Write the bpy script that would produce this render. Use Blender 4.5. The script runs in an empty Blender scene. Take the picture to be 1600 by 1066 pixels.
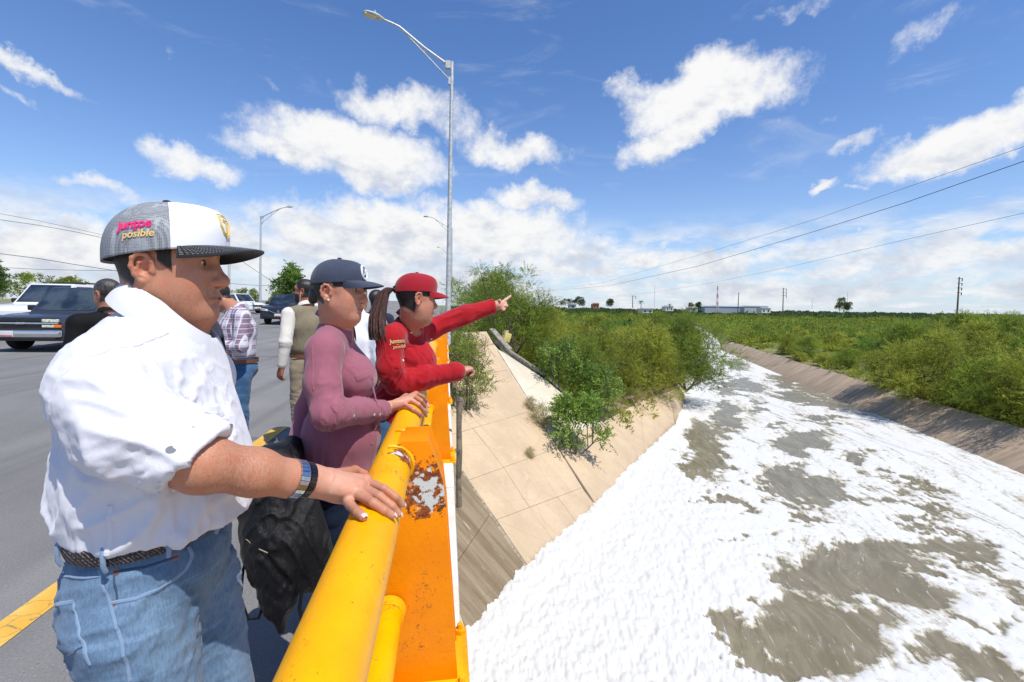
import bpy, math, random
import numpy as np
from mathutils import Vector, Matrix
from mathutils.bvhtree import BVHTree
random.seed(7)
rng = np.random.default_rng(7)
SC = bpy.context.scene
COL = SC.collection
R = math.radians

# ------------------------------------------------------------------ camera
CAM_H, PITCH, ROLL, YAW, F = 1.5, 4.34, 0.9, 8.25, 711.0      # F in pixels of a 1600 px wide picture
cam_d = bpy.data.cameras.new('camera'); cam = bpy.data.objects.new('camera', cam_d); COL.objects.link(cam)
SC.camera = cam
cam_d.sensor_width = 36; cam_d.lens = 36 * F / 1600; cam_d.clip_start = 0.05; cam_d.clip_end = 6000
CM = Matrix.Rotation(R(-YAW), 4, 'Z') @ Matrix.Rotation(R(90 - PITCH), 4, 'X') @ Matrix.Rotation(R(ROLL), 4, 'Z')
CM.translation = (0, 0, CAM_H)
cam.matrix_world = CM
CAMP = Vector((0, 0, CAM_H)); CR = CM.to_3x3()

def ray(px, py):
    return CR @ Vector(((px - 800) / F, (533 - py) / F, -1.0))
def J(px, py, d):                       # point at optical depth d metres
    return CAMP + ray(px, py) * d
def G(px, py, z):                       # point on the level z
    r = ray(px, py)
    return CAMP + r * ((z - CAM_H) / r.z)
def proj(p):
    q = CR.transposed() @ (Vector(p) - CAMP)
    return 800 + F * q.x / -q.z, 533 - F * q.y / -q.z, -q.z

# ------------------------------------------------------------------ light
# direction to the sun: high, behind the photographer and to the right
_s = (Matrix.Rotation(R(-YAW), 3, 'Z') @ Vector((0.72, -0.76, 0))).normalized()
SUN_EL = 62
SUN = Vector((_s.x * math.cos(R(SUN_EL)), _s.y * math.cos(R(SUN_EL)), math.sin(R(SUN_EL))))
sl = bpy.data.lights.new('sun', 'SUN'); sl.energy = 4.6; sl.angle = R(0.53); sl.color = (1.0, 0.955, 0.89)
so = bpy.data.objects.new('sun', sl); COL.objects.link(so)
so.rotation_euler = SUN.to_track_quat('Z', 'Y').to_euler(); so.location = (0, 0, 60)
SC.view_settings.view_transform = 'Standard'; SC.view_settings.look = 'None'
SC.view_settings.exposure = 0.15; SC.view_settings.gamma = 1.0
SC.view_settings.use_curve_mapping = False

world = bpy.data.worlds.new('World'); SC.world = world; world.use_nodes = True
world.cycles.sampling_method = 'MANUAL'; world.cycles.sample_map_resolution = 512
def build_sky():
    nt = world.node_tree; nt.nodes.clear(); L = nt.links.new
    def N(t, **k):
        n = nt.nodes.new(t)
        for a, b in k.items(): setattr(n, a, b)
        return n
    def val(x, s):
        if isinstance(x, (int, float)): s.default_value = x
        elif isinstance(x, (tuple, Vector)): s.default_value = tuple(x)
        else: L(x, s)
    def M(op, a, b=0.0, c=None, clamp=False):
        n = N('ShaderNodeMath', operation=op, use_clamp=clamp)
        val(a, n.inputs[0]); val(b, n.inputs[1])
        if c is not None: val(c, n.inputs[2])
        return n.outputs[0]
    def VM(op, a, b=None, s=None):
        n = N('ShaderNodeVectorMath', operation=op); val(a, n.inputs[0])
        if b is not None: val(b, n.inputs[1])
        if s is not None: val(s, n.inputs['Scale'])
        return n.outputs['Value'] if op in ('DOT_PRODUCT', 'LENGTH') else n.outputs[0]
    def sm(x, a, b):
        n = N('ShaderNodeMapRange', interpolation_type='SMOOTHSTEP')
        val(x, n.inputs[0]); n.inputs[1].default_value = a; n.inputs[2].default_value = b
        return n.outputs[0]
    def noise(v, s, det, ro=0.55, dist=0.0):
        n = N('ShaderNodeTexNoise'); val(v, n.inputs['Vector']); n.inputs['Scale'].default_value = s
        n.inputs['Detail'].default_value = det; n.inputs['Roughness'].default_value = ro; n.inputs['Distortion'].default_value = dist
        return n
    tc = N('ShaderNodeTexCoord'); d = VM('NORMALIZE', tc.outputs['Generated'])
    sky = N('ShaderNodeTexSky'); sky.sky_type = 'NISHITA'; sky.sun_disc = False
    sky.sun_elevation = R(SUN_EL); sky.sun_rotation = math.atan2(SUN.x, SUN.y)
    sky.air_density = 1.0; sky.dust_density = 0.4; sky.ozone_density = 2.2; sky.altitude = 50
    sep = N('ShaderNodeSeparateXYZ'); L(d, sep.inputs[0]); dz = sep.outputs[2]
    # warped direction gives ragged cloud edges
    w1 = noise(d, 7.0, 6, 0.6); wv = VM('SUBTRACT', w1.outputs['Color'], (0.5, 0.5, 0.5))
    dw = VM('ADD', d, VM('SCALE', wv, s=0.13))
    w2 = noise(d, 26.0, 5, 0.62); wv2 = VM('SUBTRACT', w2.outputs['Color'], (0.5, 0.5, 0.5))
    dw = VM('ADD', dw, VM('SCALE', wv2, s=0.035))
    blobs = [  # px, py, rx, ry, strength, tilt degrees
        (560, 238, 130, 48, 1.0, 6), (430, 232, 70, 24, .8, 4), (640, 170, 105, 33, .85, 8), (610, 262, 60, 28, .9, 0),
        (318, 252, 64, 24, .85, 10), (150, 292, 80, 15, .65, 2), (25, 98, 80, 19, .8, 22), (18, 145, 55, 12, .55, 15),
        (800, 233, 84, 28, .85, 8), (828, 314, 66, 20, .85, 4), (1095, 150, 112, 46, 1.0, 0), (1060, 205, 85, 30, .9, -18), (990, 140, 50, 22, .7, -10),
        (1205, 112, 30, 34, .6, 0), (1245, 150, 14, 22, .4, 0), (1500, 222, 130, 42, 1.0, -6), (1570, 185, 90, 34, .9, 0), (1330, 225, 46, 13, .6, -6),
        (1297, 299, 32, 11, .8, 0), (1350, 302, 20, 7, .6, 0), (1440, 35, 62, 26, .55, -30), (1262, 6, 70, 14, .5, 0), (1290, 190, 34, 9, .45, 0),
        (1208, 195, 16, 8, .4, 0), (1008, 398, 32, 12, .9, 0), (1040, 380, 18, 6, .6, 0), (1115, 410, 66, 22, .9, 0), (925, 395, 52, 22, .75, 0),
        (430, 135, 34, 10, .42, 16), (258, 55, 18, 12, .42, 10), (560, 130, 20, 22, .45, 0),
        (600, 372, 190, 50, 1.0, 0), (470, 348, 76, 28, .8, 0), (760, 372, 160, 42, .95, 0), (880, 402, 100, 32, .8, 0), (80, 395, 160, 50, 1.0, 0), (330, 372, 130, 38, .85, 0), (560, 425, 260, 30, .8, 0), (200, 430, 240, 26, .8, 0),
        (1240, 398, 90, 16, .6, 0), (1340, 392, 120, 18, .65, -4), (1560, 395, 75, 26, .8, 0), (1450, 415, 110, 18, .7, 0), (1280, 445, 140, 14, .6, 0), (1540, 440, 140, 16, .65, 0),
    ]
    tot = None; low = None
    for px, py, rx, ry, st, tl in blobs:
        rx, ry = rx * 1.14, ry * 1.18
        c = ray(px, py).normalized()
        tx = ray(px + 1, py).normalized() - c; ty = ray(px, py - 1).normalized() - c
        a = R(tl)
        u = (tx.normalized() * math.cos(a) - ty.normalized() * math.sin(a)) / (rx * tx.length)
        v = (tx.normalized() * math.sin(a) + ty.normalized() * math.cos(a)) / (ry * ty.length)
        du = M('SUBTRACT', VM('DOT_PRODUCT', dw, u), c.dot(u)); dv = M('SUBTRACT', VM('DOT_PRODUCT', dw, v), c.dot(v))
        q = M('MULTIPLY_ADD', du, du, M('MULTIPLY', dv, dv))
        g = M('MULTIPLY', M('SUBTRACT', 1.0, M('MULTIPLY', q, 0.5), clamp=True), st)
        g = M('MULTIPLY', g, M('GREATER_THAN', VM('DOT_PRODUCT', d, c), 0.3))
        lo = M('MULTIPLY', g, dv)
        tot = g if tot is None else M('MAXIMUM', tot, g)
        low = lo if low is None else M('ADD', low, lo)
    # general cumulus field, flattened toward the horizon by a plane projection
    inv = M('DIVIDE', 1.0, M('ADD', M('MAXIMUM', dz, 0.0), 0.07))
    pl = VM('MULTIPLY', VM('SCALE', d, s=inv), (1, 1, 0.0))
    f1 = noise(pl, 0.62, 8, 0.6, 0.3)
    band = M('SUBTRACT', 1.0, sm(dz, 0.02, 0.24))
    fieldv = M('ADD', f1.outputs[0], M('MULTIPLY', band, 0.12))
    fc = sm(fieldv, 0.60, 0.72)
    # puffs close to the horizon
    hv = VM('MULTIPLY', d, (1.0, 1.0, 3.2))
    f2 = noise(hv, 9.0, 8, 0.62, 0.2)
    hb = M('MULTIPLY', sm(dz, -0.02, 0.03), M('SUBTRACT', 1.0, sm(dz, 0.10, 0.20)))
    hc = M('MULTIPLY', sm(f2.outputs[0], 0.37, 0.58), hb)
    fine = noise(d, 34.0, 7, 0.68); vf = noise(d, 12.0, 5, 0.6)
    e = M('ADD', tot, M('MULTIPLY', M('SUBTRACT', fine.outputs[0], 0.5), 0.62))
    e = M('ADD', e, M('MULTIPLY', M('SUBTRACT', vf.outputs[0], 0.5), 0.55))
    bc = sm(e, 0.32, 0.86)
    up = M('SUBTRACT', 1.0, sm(dz, 0.2, 0.5))
    cov = M('MAXIMUM', bc, M('MULTIPLY', fc, M('MULTIPLY', up, 0.85))); cov = M('MAXIMUM', cov, M('MULTIPLY', hc, 0.92))
    # thin veil / wisps
    wisp = noise(VM('MULTIPLY', d, (1.0, 2.2, 5.0)), 3.2, 7, 0.66, 0.8)
    ws = M('MULTIPLY', sm(wisp.outputs[0], 0.54, 0.82), 0.22)
    cov = M('MAXIMUM', cov, ws)
    haze = M('POWER', M('SUBTRACT', 1.0, M('MAXIMUM', dz, 0.0), clamp=True), 6.5)
    # cloud tone: tops white, undersides and thick parts grey
    t = noise(VM('MULTIPLY', d, (1, 1, 1.8)), 16.0, 6, 0.6)
    tone = M('ADD', M('MULTIPLY', low, 0.16), M('MULTIPLY', M('SUBTRACT', t.outputs[0], 0.5), 1.7))
    tone = M('ADD', tone, M('ADD', 0.62, M('MULTIPLY', M('SUBTRACT', M('MULTIPLY', dz, 1.0), 0.12), 0.9)))
    tone = sm(tone, 0.2, 0.85)
    cm = N('ShaderNodeMix', data_type='RGBA'); L(tone, cm.inputs[0])
    cm.inputs[6].default_value = (5.6, 6.0, 6.9, 1); cm.inputs[7].default_value = (8.6, 8.6, 8.6, 1)
    # clear sky tint: pull the physical sky a little toward the photograph's blue, whiten to the horizon
    hs = N('ShaderNodeHueSaturation'); hs.inputs['Saturation'].default_value = 1.05; hs.inputs['Value'].default_value = 1.0
    L(sky.outputs[0], hs.inputs['Color'])
    tint = N('ShaderNodeMix', data_type='RGBA', blend_type='MULTIPLY'); tint.inputs[0].default_value = 1
    L(hs.outputs[0], tint.inputs[6]); tint.inputs[7].default_value = SKYT
    hz = N('ShaderNodeMix', data_type='RGBA'); L(M('MULTIPLY', haze, 0.74), hz.inputs[0]); L(tint.outputs[2], hz.inputs[6])
    hz.inputs[7].default_value = (6.4, 7.3, 8.4, 1)
    mx = N('ShaderNodeMix', data_type='RGBA'); L(cov, mx.inputs[0]); L(hz.outputs[2], mx.inputs[6]); L(cm.outputs[2], mx.inputs[7])
    bg = N('ShaderNodeBackground'); L(mx.outputs[2], bg.inputs[0]); bg.inputs[1].default_value = 0.1
    out = N('ShaderNodeOutputWorld'); L(bg.outputs[0], out.inputs[0])
SKYT = (0.90, 1.15, 1.50, 1)
build_sky()

# ------------------------------------------------------------------ helpers
def tag(o, label=None, cat=None, group=None, kind=None):
    if label: o['label'] = label
    if cat: o['category'] = cat
    if group: o['group'] = group
    if kind: o['kind'] = kind
    return o
def empty(name, loc=(0, 0, 0), label=None, cat=None, group=None, rz=0.0):
    o = bpy.data.objects.new(name, None); COL.objects.link(o); o.location = loc; o.rotation_euler = (0, 0, rz)
    o.empty_display_size = 0.1
    return tag(o, label, cat, group)
def link(name, me, mats=None, parent=None, smooth=False):
    o = bpy.data.objects.new(name, me); COL.objects.link(o)
    if mats is not None:
        for m in (mats if isinstance(mats, (list, tuple)) else [mats]): me.materials.append(m)
    if parent is not None:                       # geometry is given in world coordinates
        o.parent = parent
        w = Matrix.LocRotScale(parent.location, parent.rotation_euler, parent.scale)
        if parent.parent is not None:
            pp = parent.parent
            w = Matrix.LocRotScale(pp.location, pp.rotation_euler, pp.scale) @ parent.matrix_parent_inverse @ w
        o.matrix_parent_inverse = w.inverted()
    if smooth: me.polygons.foreach_set('use_smooth', [True] * len(me.polygons))
    return o
def np_mesh(name, V, Fc, smooth=True):
    """V (n,3) array, Fc (m,k) int array with k = 3 or 4"""
    V = np.asarray(V, np.float32); Fc = np.asarray(Fc, np.int32)
    me = bpy.data.meshes.new(name); k = Fc.shape[1]
    me.vertices.add(len(V)); me.vertices.foreach_set('co', V.ravel())
    me.loops.add(Fc.size); me.loops.foreach_set('vertex_index', Fc.ravel())
    me.polygons.add(len(Fc)); me.polygons.foreach_set('loop_start', np.arange(0, Fc.size, k, dtype=np.int32))
    me.polygons.foreach_set('use_smooth', np.full(len(Fc), smooth))
    me.update(calc_edges=True)
    return me
class MB:
    """collects boxes, tubes and loose faces of one part"""
    def __init__(s): s.v = []; s.f = []; s.m = []; s.mi = 0
    def add(s, vs, fs):
        b = len(s.v); s.v += [tuple(v) for v in vs]; s.f += [tuple(i + b for i in f) for f in fs]; s.m += [s.mi] * len(fs); return s
    def box(s, c, size, rot=None, taper=(1, 1)):
        c = Vector(c); hx, hy, hz = [a / 2 for a in size]; vs = []
        for z in (-1, 1):
            tx, ty = (taper if z > 0 else (1, 1))
            for x, y in ((-1, -1), (1, -1), (1, 1), (-1, 1)):
                v = Vector((x * hx * tx, y * hy * ty, z * hz)); vs.append(c + (rot @ v if rot is not None else v))
        return s.add(vs, [(3, 2, 1, 0), (4, 5, 6, 7), (0, 1, 5, 4), (1, 2, 6, 5), (2, 3, 7, 6), (3, 0, 4, 7)])
    def tube(s, pts, rad, n=10, cap=True, flat=None):
        pts = [Vector(p) for p in pts]; rad = rad if isinstance(rad, (list, tuple)) else [rad] * len(pts); vs = []; fs = []
        t0 = (pts[1] - pts[0]).normalized(); a = t0.orthogonal().normalized()
        if flat is not None: a = Vector(flat[0]); a = (a - t0 * a.dot(t0)).normalized()
        for i, p in enumerate(pts):
            t = (pts[min(i + 1, len(pts) - 1)] - pts[max(i - 1, 0)]).normalized()
            a = (a - t * a.dot(t)).normalized(); b = t.cross(a)
            for k in range(n):
                q = 2 * math.pi * k / n
                vs.append(p + a * (math.cos(q) * rad[i] * (flat[1] if flat is not None else 1)) + b * (math.sin(q) * rad[i]))
        for i in range(len(pts) - 1):
            for k in range(n): fs.append((i * n + k, i * n + (k + 1) % n, (i + 1) * n + (k + 1) % n, (i + 1) * n + k))
        if cap: fs.append(tuple(range(n - 1, -1, -1))); fs.append(tuple((len(pts) - 1) * n + k for k in range(n)))
        return s.add(vs, fs)
    def prism(s, poly, off):
        """extrude a closed polygon (3-D points) by a vector"""
        n = len(poly); off = Vector(off); vs = [Vector(p) for p in poly] + [Vector(p) + off for p in poly]
        return s.add(vs, [tuple(range(n - 1, -1, -1)), tuple(range(n, 2 * n))] + [(i, (i + 1) % n, n + (i + 1) % n, n + i) for i in range(n)])
    def grid(s, fn, nu, nv):
        vs = [fn(i / nu, j / nv) for j in range(nv + 1) for i in range(nu + 1)]; w = nu + 1
        return s.add(vs, [(j * w + i, j * w + i + 1, (j + 1) * w + i + 1, (j + 1) * w + i) for j in range(nv) for i in range(nu)])
    def mesh(s, name, smooth=False, bevel=0.0, angle=40):
        me = bpy.data.meshes.new(name); me.from_pydata([tuple(v) for v in s.v], [], s.f); me.update()
        if any(s.m): me.polygons.foreach_set('material_index', s.m)
        if bevel > 0:
            import bmesh
            bm = bmesh.new(); bm.from_mesh(me); bmesh.ops.recalc_face_normals(bm, faces=bm.faces)
            ed = [e for e in bm.edges if len(e.link_faces) == 2 and e.calc_face_angle(0) > R(28)]
            bmesh.ops.bevel(bm, geom=ed, offset=bevel, segments=2, affect='EDGES', profile=0.6, clamp_overlap=True)
            bm.to_mesh(me); bm.free()
        if smooth or bevel > 0:
            me.polygons.foreach_set('use_smooth', [True] * len(me.polygons)); me.set_sharp_from_angle(angle=R(angle))
        return me
    def build(s, name, mats=None, parent=None, smooth=False, bevel=0.0, angle=40):
        return link(name, s.mesh(name, smooth, bevel, angle), mats, parent)
def dup(o, parent=None):
    c = o.copy(); COL.objects.link(c)
    if parent is not None: c.parent = parent; c.matrix_parent_inverse = o.matrix_parent_inverse.copy()
    for ch in o.children: dup(ch, c)
    return c
def kids(o):
    return [c for c in bpy.data.objects if c.parent == o]

# numpy gradient noise
_P = np.random.default_rng(3).permutation(256).astype(np.int64); _P = np.concatenate([_P, _P, _P])
_Gd = np.random.default_rng(5).normal(size=(256, 3)); _Gd /= np.linalg.norm(_Gd, axis=1)[:, None]
def pnoise(p):
    p = np.asarray(p, float); i = np.floor(p).astype(np.int64); f = p - i; i &= 255
    u = f * f * f * (f * (f * 6 - 15) + 10); r = 0
    for dx in (0, 1):
        for dy in (0, 1):
            for dz in (0, 1):
                h = _P[_P[_P[i[:, 0] + dx] + i[:, 1] + dy] + i[:, 2] + dz]
                g = _Gd[h]; dd = (g * (f - (dx, dy, dz))).sum(1)
                w = (u[:, 0] if dx else 1 - u[:, 0]) * (u[:, 1] if dy else 1 - u[:, 1]) * (u[:, 2] if dz else 1 - u[:, 2])
                r = r + w * dd
    return r * 1.5
def fbm(p, o=4, l=2.0, g=0.5):
    a = 1.0; r = 0; p = np.asarray(p, float).copy()
    for k in range(o): r = r + a * pnoise(p); p = p * l + 17.3; a *= g
    return r
def sstep(x, a, b):
    t = np.clip((x - a) / (b - a), 0, 1); return t * t * (3 - 2 * t)

# ------------------------------------------------------------------ materials
MATS = {}
class NT:
    def __init__(s, name):
        s.m = bpy.data.materials.new(name); s.m.use_nodes = True; s.t = s.m.node_tree; s.b = s.t.nodes['Principled BSDF']
        s.out = s.t.nodes['Material Output']; s.co = None
    def n(s, ty, **k):
        x = s.t.nodes.new(ty)
        for a, b in k.items(): setattr(x, a, b)
        return x
    def l(s, a, b): s.t.links.new(a, b)
    def set(s, sock, v):
        if isinstance(v, bpy.types.NodeSocket): s.l(v, sock)
        elif isinstance(v, (tuple, list)) and len(v) == 3 and sock.type == 'RGBA': sock.default_value = (*v, 1)
        else: sock.default_value = v
    def coord(s, kind='Object'):
        if s.co is None: s.co = s.n('ShaderNodeTexCoord')
        return s.co.outputs[kind]
    def pos(s): return s.n('ShaderNodeNewGeometry').outputs['Position']
    def map(s, v, sc=(1, 1, 1), rot=(0, 0, 0), loc=(0, 0, 0)):
        m = s.n('ShaderNodeMapping'); s.l(v, m.inputs[0]); m.inputs['Scale'].default_value = sc; m.inputs['Rotation'].default_value = rot; m.inputs['Location'].default_value = loc
        return m.outputs[0]
    def noise(s, v, sc, det=4, ro=0.55, dist=0.0, color=False):
        x = s.n('ShaderNodeTexNoise'); s.l(v, x.inputs['Vector']); x.inputs['Scale'].default_value = sc; x.inputs['Detail'].default_value = det
        x.inputs['Roughness'].default_value = ro; x.inputs['Distortion'].default_value = dist
        return x.outputs['Color' if color else 0]
    def vor(s, v, sc, feat='F1', rnd=1.0):
        x = s.n('ShaderNodeTexVoronoi', feature=feat); s.l(v, x.inputs['Vector']); x.inputs['Scale'].default_value = sc; x.inputs['Randomness'].default_value = rnd
        return x.outputs['Distance']
    def math(s, op, a, b=0.0, c=None, clamp=False):
        x = s.n('ShaderNodeMath', operation=op, use_clamp=clamp); s.set(x.inputs[0], a); s.set(x.inputs[1], b)
        if c is not None: s.set(x.inputs[2], c)
        return x.outputs[0]
    def step(s, v, a, b, lo=0.0, hi=1.0):
        x = s.n('ShaderNodeMapRange', interpolation_type='SMOOTHSTEP'); s.set(x.inputs[0], v)
        for i, q in enumerate((a, b, lo, hi)): x.inputs[i + 1].default_value = q
        return x.outputs[0]
    def mix(s, f, a, b, mode='MIX'):
        x = s.n('ShaderNodeMix', data_type='RGBA', blend_type=mode); s.set(x.inputs[0], f); s.set(x.inputs[6], a); s.set(x.inputs[7], b)
        return x.outputs[2]
    def bump(s, h, st=0.3, dist=0.01, nrm=None):
        x = s.n('ShaderNodeBump'); s.set(x.inputs['Height'], h); x.inputs['Strength'].default_value = st; x.inputs['Distance'].default_value = dist
        if nrm is not None: s.l(nrm, x.inputs['Normal'])
        s.l(x.outputs[0], s.b.inputs['Normal']); return x.outputs[0]
    def attr(s, name, out='Fac'): 
        x = s.n('ShaderNodeAttribute', attribute_name=name); return x.outputs[out]
    def done(s, color=None, rough=None, metal=None, spec=None):
        if color is not None: s.set(s.b.inputs['Base Color'], color)
        if rough is not None: s.set(s.b.inputs['Roughness'], rough)
        if metal is not None: s.b.inputs['Metallic'].default_value = metal
        if spec is not None: s.b.inputs['Specular IOR Level'].default_value = spec
        MATS[s.m.name] = s.m; return s.m
def plain(name, c, rough=0.6, metal=0.0, var=0.12, sc=8.0, bump=0.0, spec=None):
    t = NT(name); n = t.noise(t.pos(), sc, 4)
    f = t.step(n, 0.3, 0.7)
    col = t.mix(f, tuple(x * (1 - var) for x in c), tuple(min(1, x * (1 + var)) for x in c))
    if bump: t.bump(t.noise(t.pos(), sc * 12, 3), bump, 0.003)
    return t.done(col, rough, metal, spec)
# ------------------------------------------------------------------ surface materials
def mat_foliage(name, dark, mid, light, tr=0.25, rough=0.55):
    t = NT(name); a = t.attr('tint'); oi = t.n('ShaderNodeObjectInfo')
    v = t.math('ADD', a, t.math('MULTIPLY', t.math('SUBTRACT', oi.outputs['Random'], 0.5), 0.35))
    n = t.noise(t.pos(), 0.35, 3); v = t.math('ADD', v, t.math('MULTIPLY', t.math('SUBTRACT', n, 0.5), 1.1)); n2 = t.noise(t.pos(), 1.1, 3); v = t.math('ADD', v, t.math('MULTIPLY', t.math('SUBTRACT', n2, 0.5), 0.7))
    c = t.mix(t.step(v, 0.0, 0.55), dark, mid); c = t.mix(t.step(v, 0.5, 1.05), c, light)
    t.set(t.b.inputs['Base Color'], c); t.b.inputs['Roughness'].default_value = rough
    t.b.inputs['Specular IOR Level'].default_value = 0.25
    tl = t.n('ShaderNodeBsdfTranslucent'); t.l(t.mix(0.5, c, light), tl.inputs[0])
    ms = t.n('ShaderNodeMixShader'); ms.inputs[0].default_value = tr
    t.l(t.b.outputs[0], ms.inputs[1]); t.l(tl.outputs[0], ms.inputs[2]); t.l(ms.outputs[0], t.out.inputs[0])
    return t.done()
mat_foliage('mesquite_leaf', (0.075, 0.11, 0.022), (0.20, 0.285, 0.038), (0.38, 0.46, 0.07), 0.45)
mat_foliage('broad_leaf', (0.05, 0.10, 0.022), (0.125, 0.225, 0.036), (0.27, 0.40, 0.065), 0.40)
mat_foliage('yellow_leaf', (0.10, 0.12, 0.025), (0.28, 0.33, 0.04), (0.50, 0.50, 0.075), 0.45)
mat_foliage('dark_leaf', (0.03, 0.055, 0.018), (0.07, 0.11, 0.035), (0.13, 0.19, 0.055), 0.3)
mat_foliage('dry_leaf', (0.16, 0.13, 0.05), (0.30, 0.25, 0.10), (0.42, 0.38, 0.16), 0.3)
plain('bark', (0.11, 0.085, 0.06), 0.9, var=0.3, sc=9, bump=0.5)

def m_asphalt():
    t = NT('asphalt'); p = t.pos()
    big = t.noise(p, 0.35, 5, 0.6); fine = t.noise(p, 90, 3, 0.7); grit = t.vor(p, 150)
    lanes = t.noise(t.map(p, (0.9, 0.02, 1)), 2.2, 4)
    c = t.mix(t.step(big, 0.3, 0.7), (0.165, 0.160, 0.154), (0.235, 0.228, 0.218))
    c = t.mix(t.math('MULTIPLY', t.step(lanes, 0.45, 0.7), 0.5), c, (0.105, 0.104, 0.102))
    c = t.mix(t.step(fine, 0.58, 0.72), c, (0.33, 0.32, 0.30)); c = t.mix(t.math('MULTIPLY', t.step(fine, 0.44, 0.30), 0.55), c, (0.05, 0.05, 0.05))
    cr = t.vor(t.mix(0.12, p, t.noise(p, 2.0, 3, color=True)), 0.32, 'DISTANCE_TO_EDGE')
    crk = t.math('MULTIPLY', t.step(cr, 0.012, 0.003), t.step(t.noise(p, 0.5, 2), 0.5, 0.6))
    c = t.mix(t.math('MULTIPLY', crk, 0.75), c, (0.045, 0.044, 0.043))
    t.bump(t.math('ADD', grit, fine), 0.5, 0.004)
    t.done(c, 0.9, spec=0.3)
m_asphalt()
def m_paint():
    t = NT('yellow_road_paint'); p = t.pos()
    w = t.noise(p, 14, 6, 0.7); e = t.vor(t.mix(0.1, p, t.noise(p, 9, 3, color=True)), 11, 'DISTANCE_TO_EDGE')
    c = t.mix(t.step(t.noise(p, 3, 3), 0.35, 0.7), (0.62, 0.34, 0.035), (0.72, 0.44, 0.10))
    c = t.mix(t.step(w, 0.60, 0.68), c, (0.22, 0.19, 0.14)); c = t.mix(t.math('MULTIPLY', t.step(e, 0.03, 0.008), 0.7), c, (0.16, 0.13, 0.09))
    t.done(c, 0.75)
m_paint()
def m_slope(name, base, dark, stain=0.0, brick=0.5):
    t = NT(name); p = t.pos(); uv = t.attr('uvw', 'Vector')
    n1 = t.noise(p, 0.6, 5, 0.6); n2 = t.noise(t.map(uv, (3.2, 26, 1)), 1.0, 5, 0.65); n3 = t.noise(p, 28, 4, 0.65)
    c = t.mix(t.step(n1, 0.3, 0.72), base, tuple(x * 0.84 for x in base))
    c = t.mix(t.math('MULTIPLY', t.step(n2, 0.52, 0.64), brick), c, (base[0] * .93, base[1] * .72, base[2] * .60))
    c = t.mix(t.math('MULTIPLY', t.step(n3, 0.55, 0.75), 0.30), c, dark)
    cr = t.vor(t.mix(0.15, p, t.noise(p, 1.5, 3, color=True)), 0.5, 'DISTANCE_TO_EDGE')
    c = t.mix(t.math('MULTIPLY', t.step(cr, 0.014, 0.003), 0.22), c, tuple(x * .62 for x in base))
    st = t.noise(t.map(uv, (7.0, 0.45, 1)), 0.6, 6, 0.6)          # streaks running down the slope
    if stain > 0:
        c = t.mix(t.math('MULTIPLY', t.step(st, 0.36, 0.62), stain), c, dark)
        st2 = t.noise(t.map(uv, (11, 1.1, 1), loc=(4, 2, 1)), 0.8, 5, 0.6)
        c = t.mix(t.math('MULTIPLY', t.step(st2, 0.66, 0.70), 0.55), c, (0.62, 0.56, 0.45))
    else:
        c = t.mix(t.math('MULTIPLY', t.step(st, 0.48, 0.72), 0.42), c, dark)
        sy = t.n('ShaderNodeSeparateXYZ'); t.l(uv, sy.inputs[0]); wl = t.math('ADD', sy.outputs[1], t.math('MULTIPLY', t.math('SUBTRACT', t.noise(p, 2.5, 5, .7), .5), .8))
        c = t.mix(t.math('MULTIPLY', t.step(wl, .42, .02), .75), c, (0.17, 0.12, 0.07)); c = t.mix(t.math('MULTIPLY', t.step(wl, 1.1, .4), .25), c, dark)
    gr = t.noise(p, 1.1, 6, .7); c = t.mix(t.math('MULTIPLY', t.step(gr, .50, .64), .42), c, tuple(x * .78 for x in base)); c = t.mix(t.math('MULTIPLY', t.step(t.noise(p, 2.3, 6, .7), .60, .68), .35), c, tuple(min(.8, x * 1.16) for x in base))
    t.bump(t.math('ADD', n3, t.math('MULTIPLY', n2, 0.6)), 0.45, 0.02)
    t.done(c, 0.92, spec=0.2)
m_slope('tan_concrete', (0.56, 0.43, 0.285), (0.40, 0.32, 0.22))
m_slope('pale_concrete', (0.64, 0.57, 0.44), (0.46, 0.40, 0.30), brick=0.15)
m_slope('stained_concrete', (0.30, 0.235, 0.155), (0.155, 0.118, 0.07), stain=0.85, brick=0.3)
m_slope('bank_concrete', (0.52, 0.40, 0.28), (0.19, 0.145, 0.10), stain=0.5, brick=0.5)
plain('joint_mortar', (0.56, 0.49, 0.38), 0.95, var=0.2, sc=3)
plain('old_concrete', (0.34, 0.30, 0.23), 0.95, var=0.35, sc=5, bump=0.5)
plain('weathered_grey', (0.24, 0.215, 0.17), 0.95, var=0.45, sc=7, bump=0.6)
plain('soil', (0.20, 0.14, 0.085), 0.95, var=0.35, sc=1.5, bump=0.5)

# ------------------------------------------------------------------ channel geometry
WZ = -6.0
T = [G(725, 1020, WZ), G(830, 895, WZ), G(935, 800, WZ), G(1000, 728, WZ), G(1050, 672, WZ), G(1067, 640, WZ)]
P1 = J(760, 518, 25.0)
nA = (T[2] - T[1]).cross(P1 - T[1]).normalized();  nA = nA if nA.z > 0 else -nA
def on_plane(px, py, o, n):
    r = ray(px, py); return CAMP + r * ((o - CAMP).dot(n) / r.dot(n))
def PA(px, py): return on_plane(px, py, T[1], nA)
L0 = PA(714, 721)
left_edge = [Vector((-16, -14, WZ)), Vector((-1.2, 7.0, WZ))] + T + [G(1075, 612, WZ), G(1093, 570, WZ), G(1098, 545, WZ), G(1086, 521, WZ), G(1058, 506, WZ), G(1020, 497, WZ)]
_re = [G(1120, 545, WZ), G(1600, 745, WZ)]; _d = (_re[1] - _re[0]).normalized()
right_edge = [_re[1] + _d * 55, _re[1], _re[0], G(1116, 528, WZ), G(1092, 513, WZ), G(1063, 503.5, WZ), G(1018, 494.5, WZ)]
poly = left_edge + right_edge[::-1]
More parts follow.
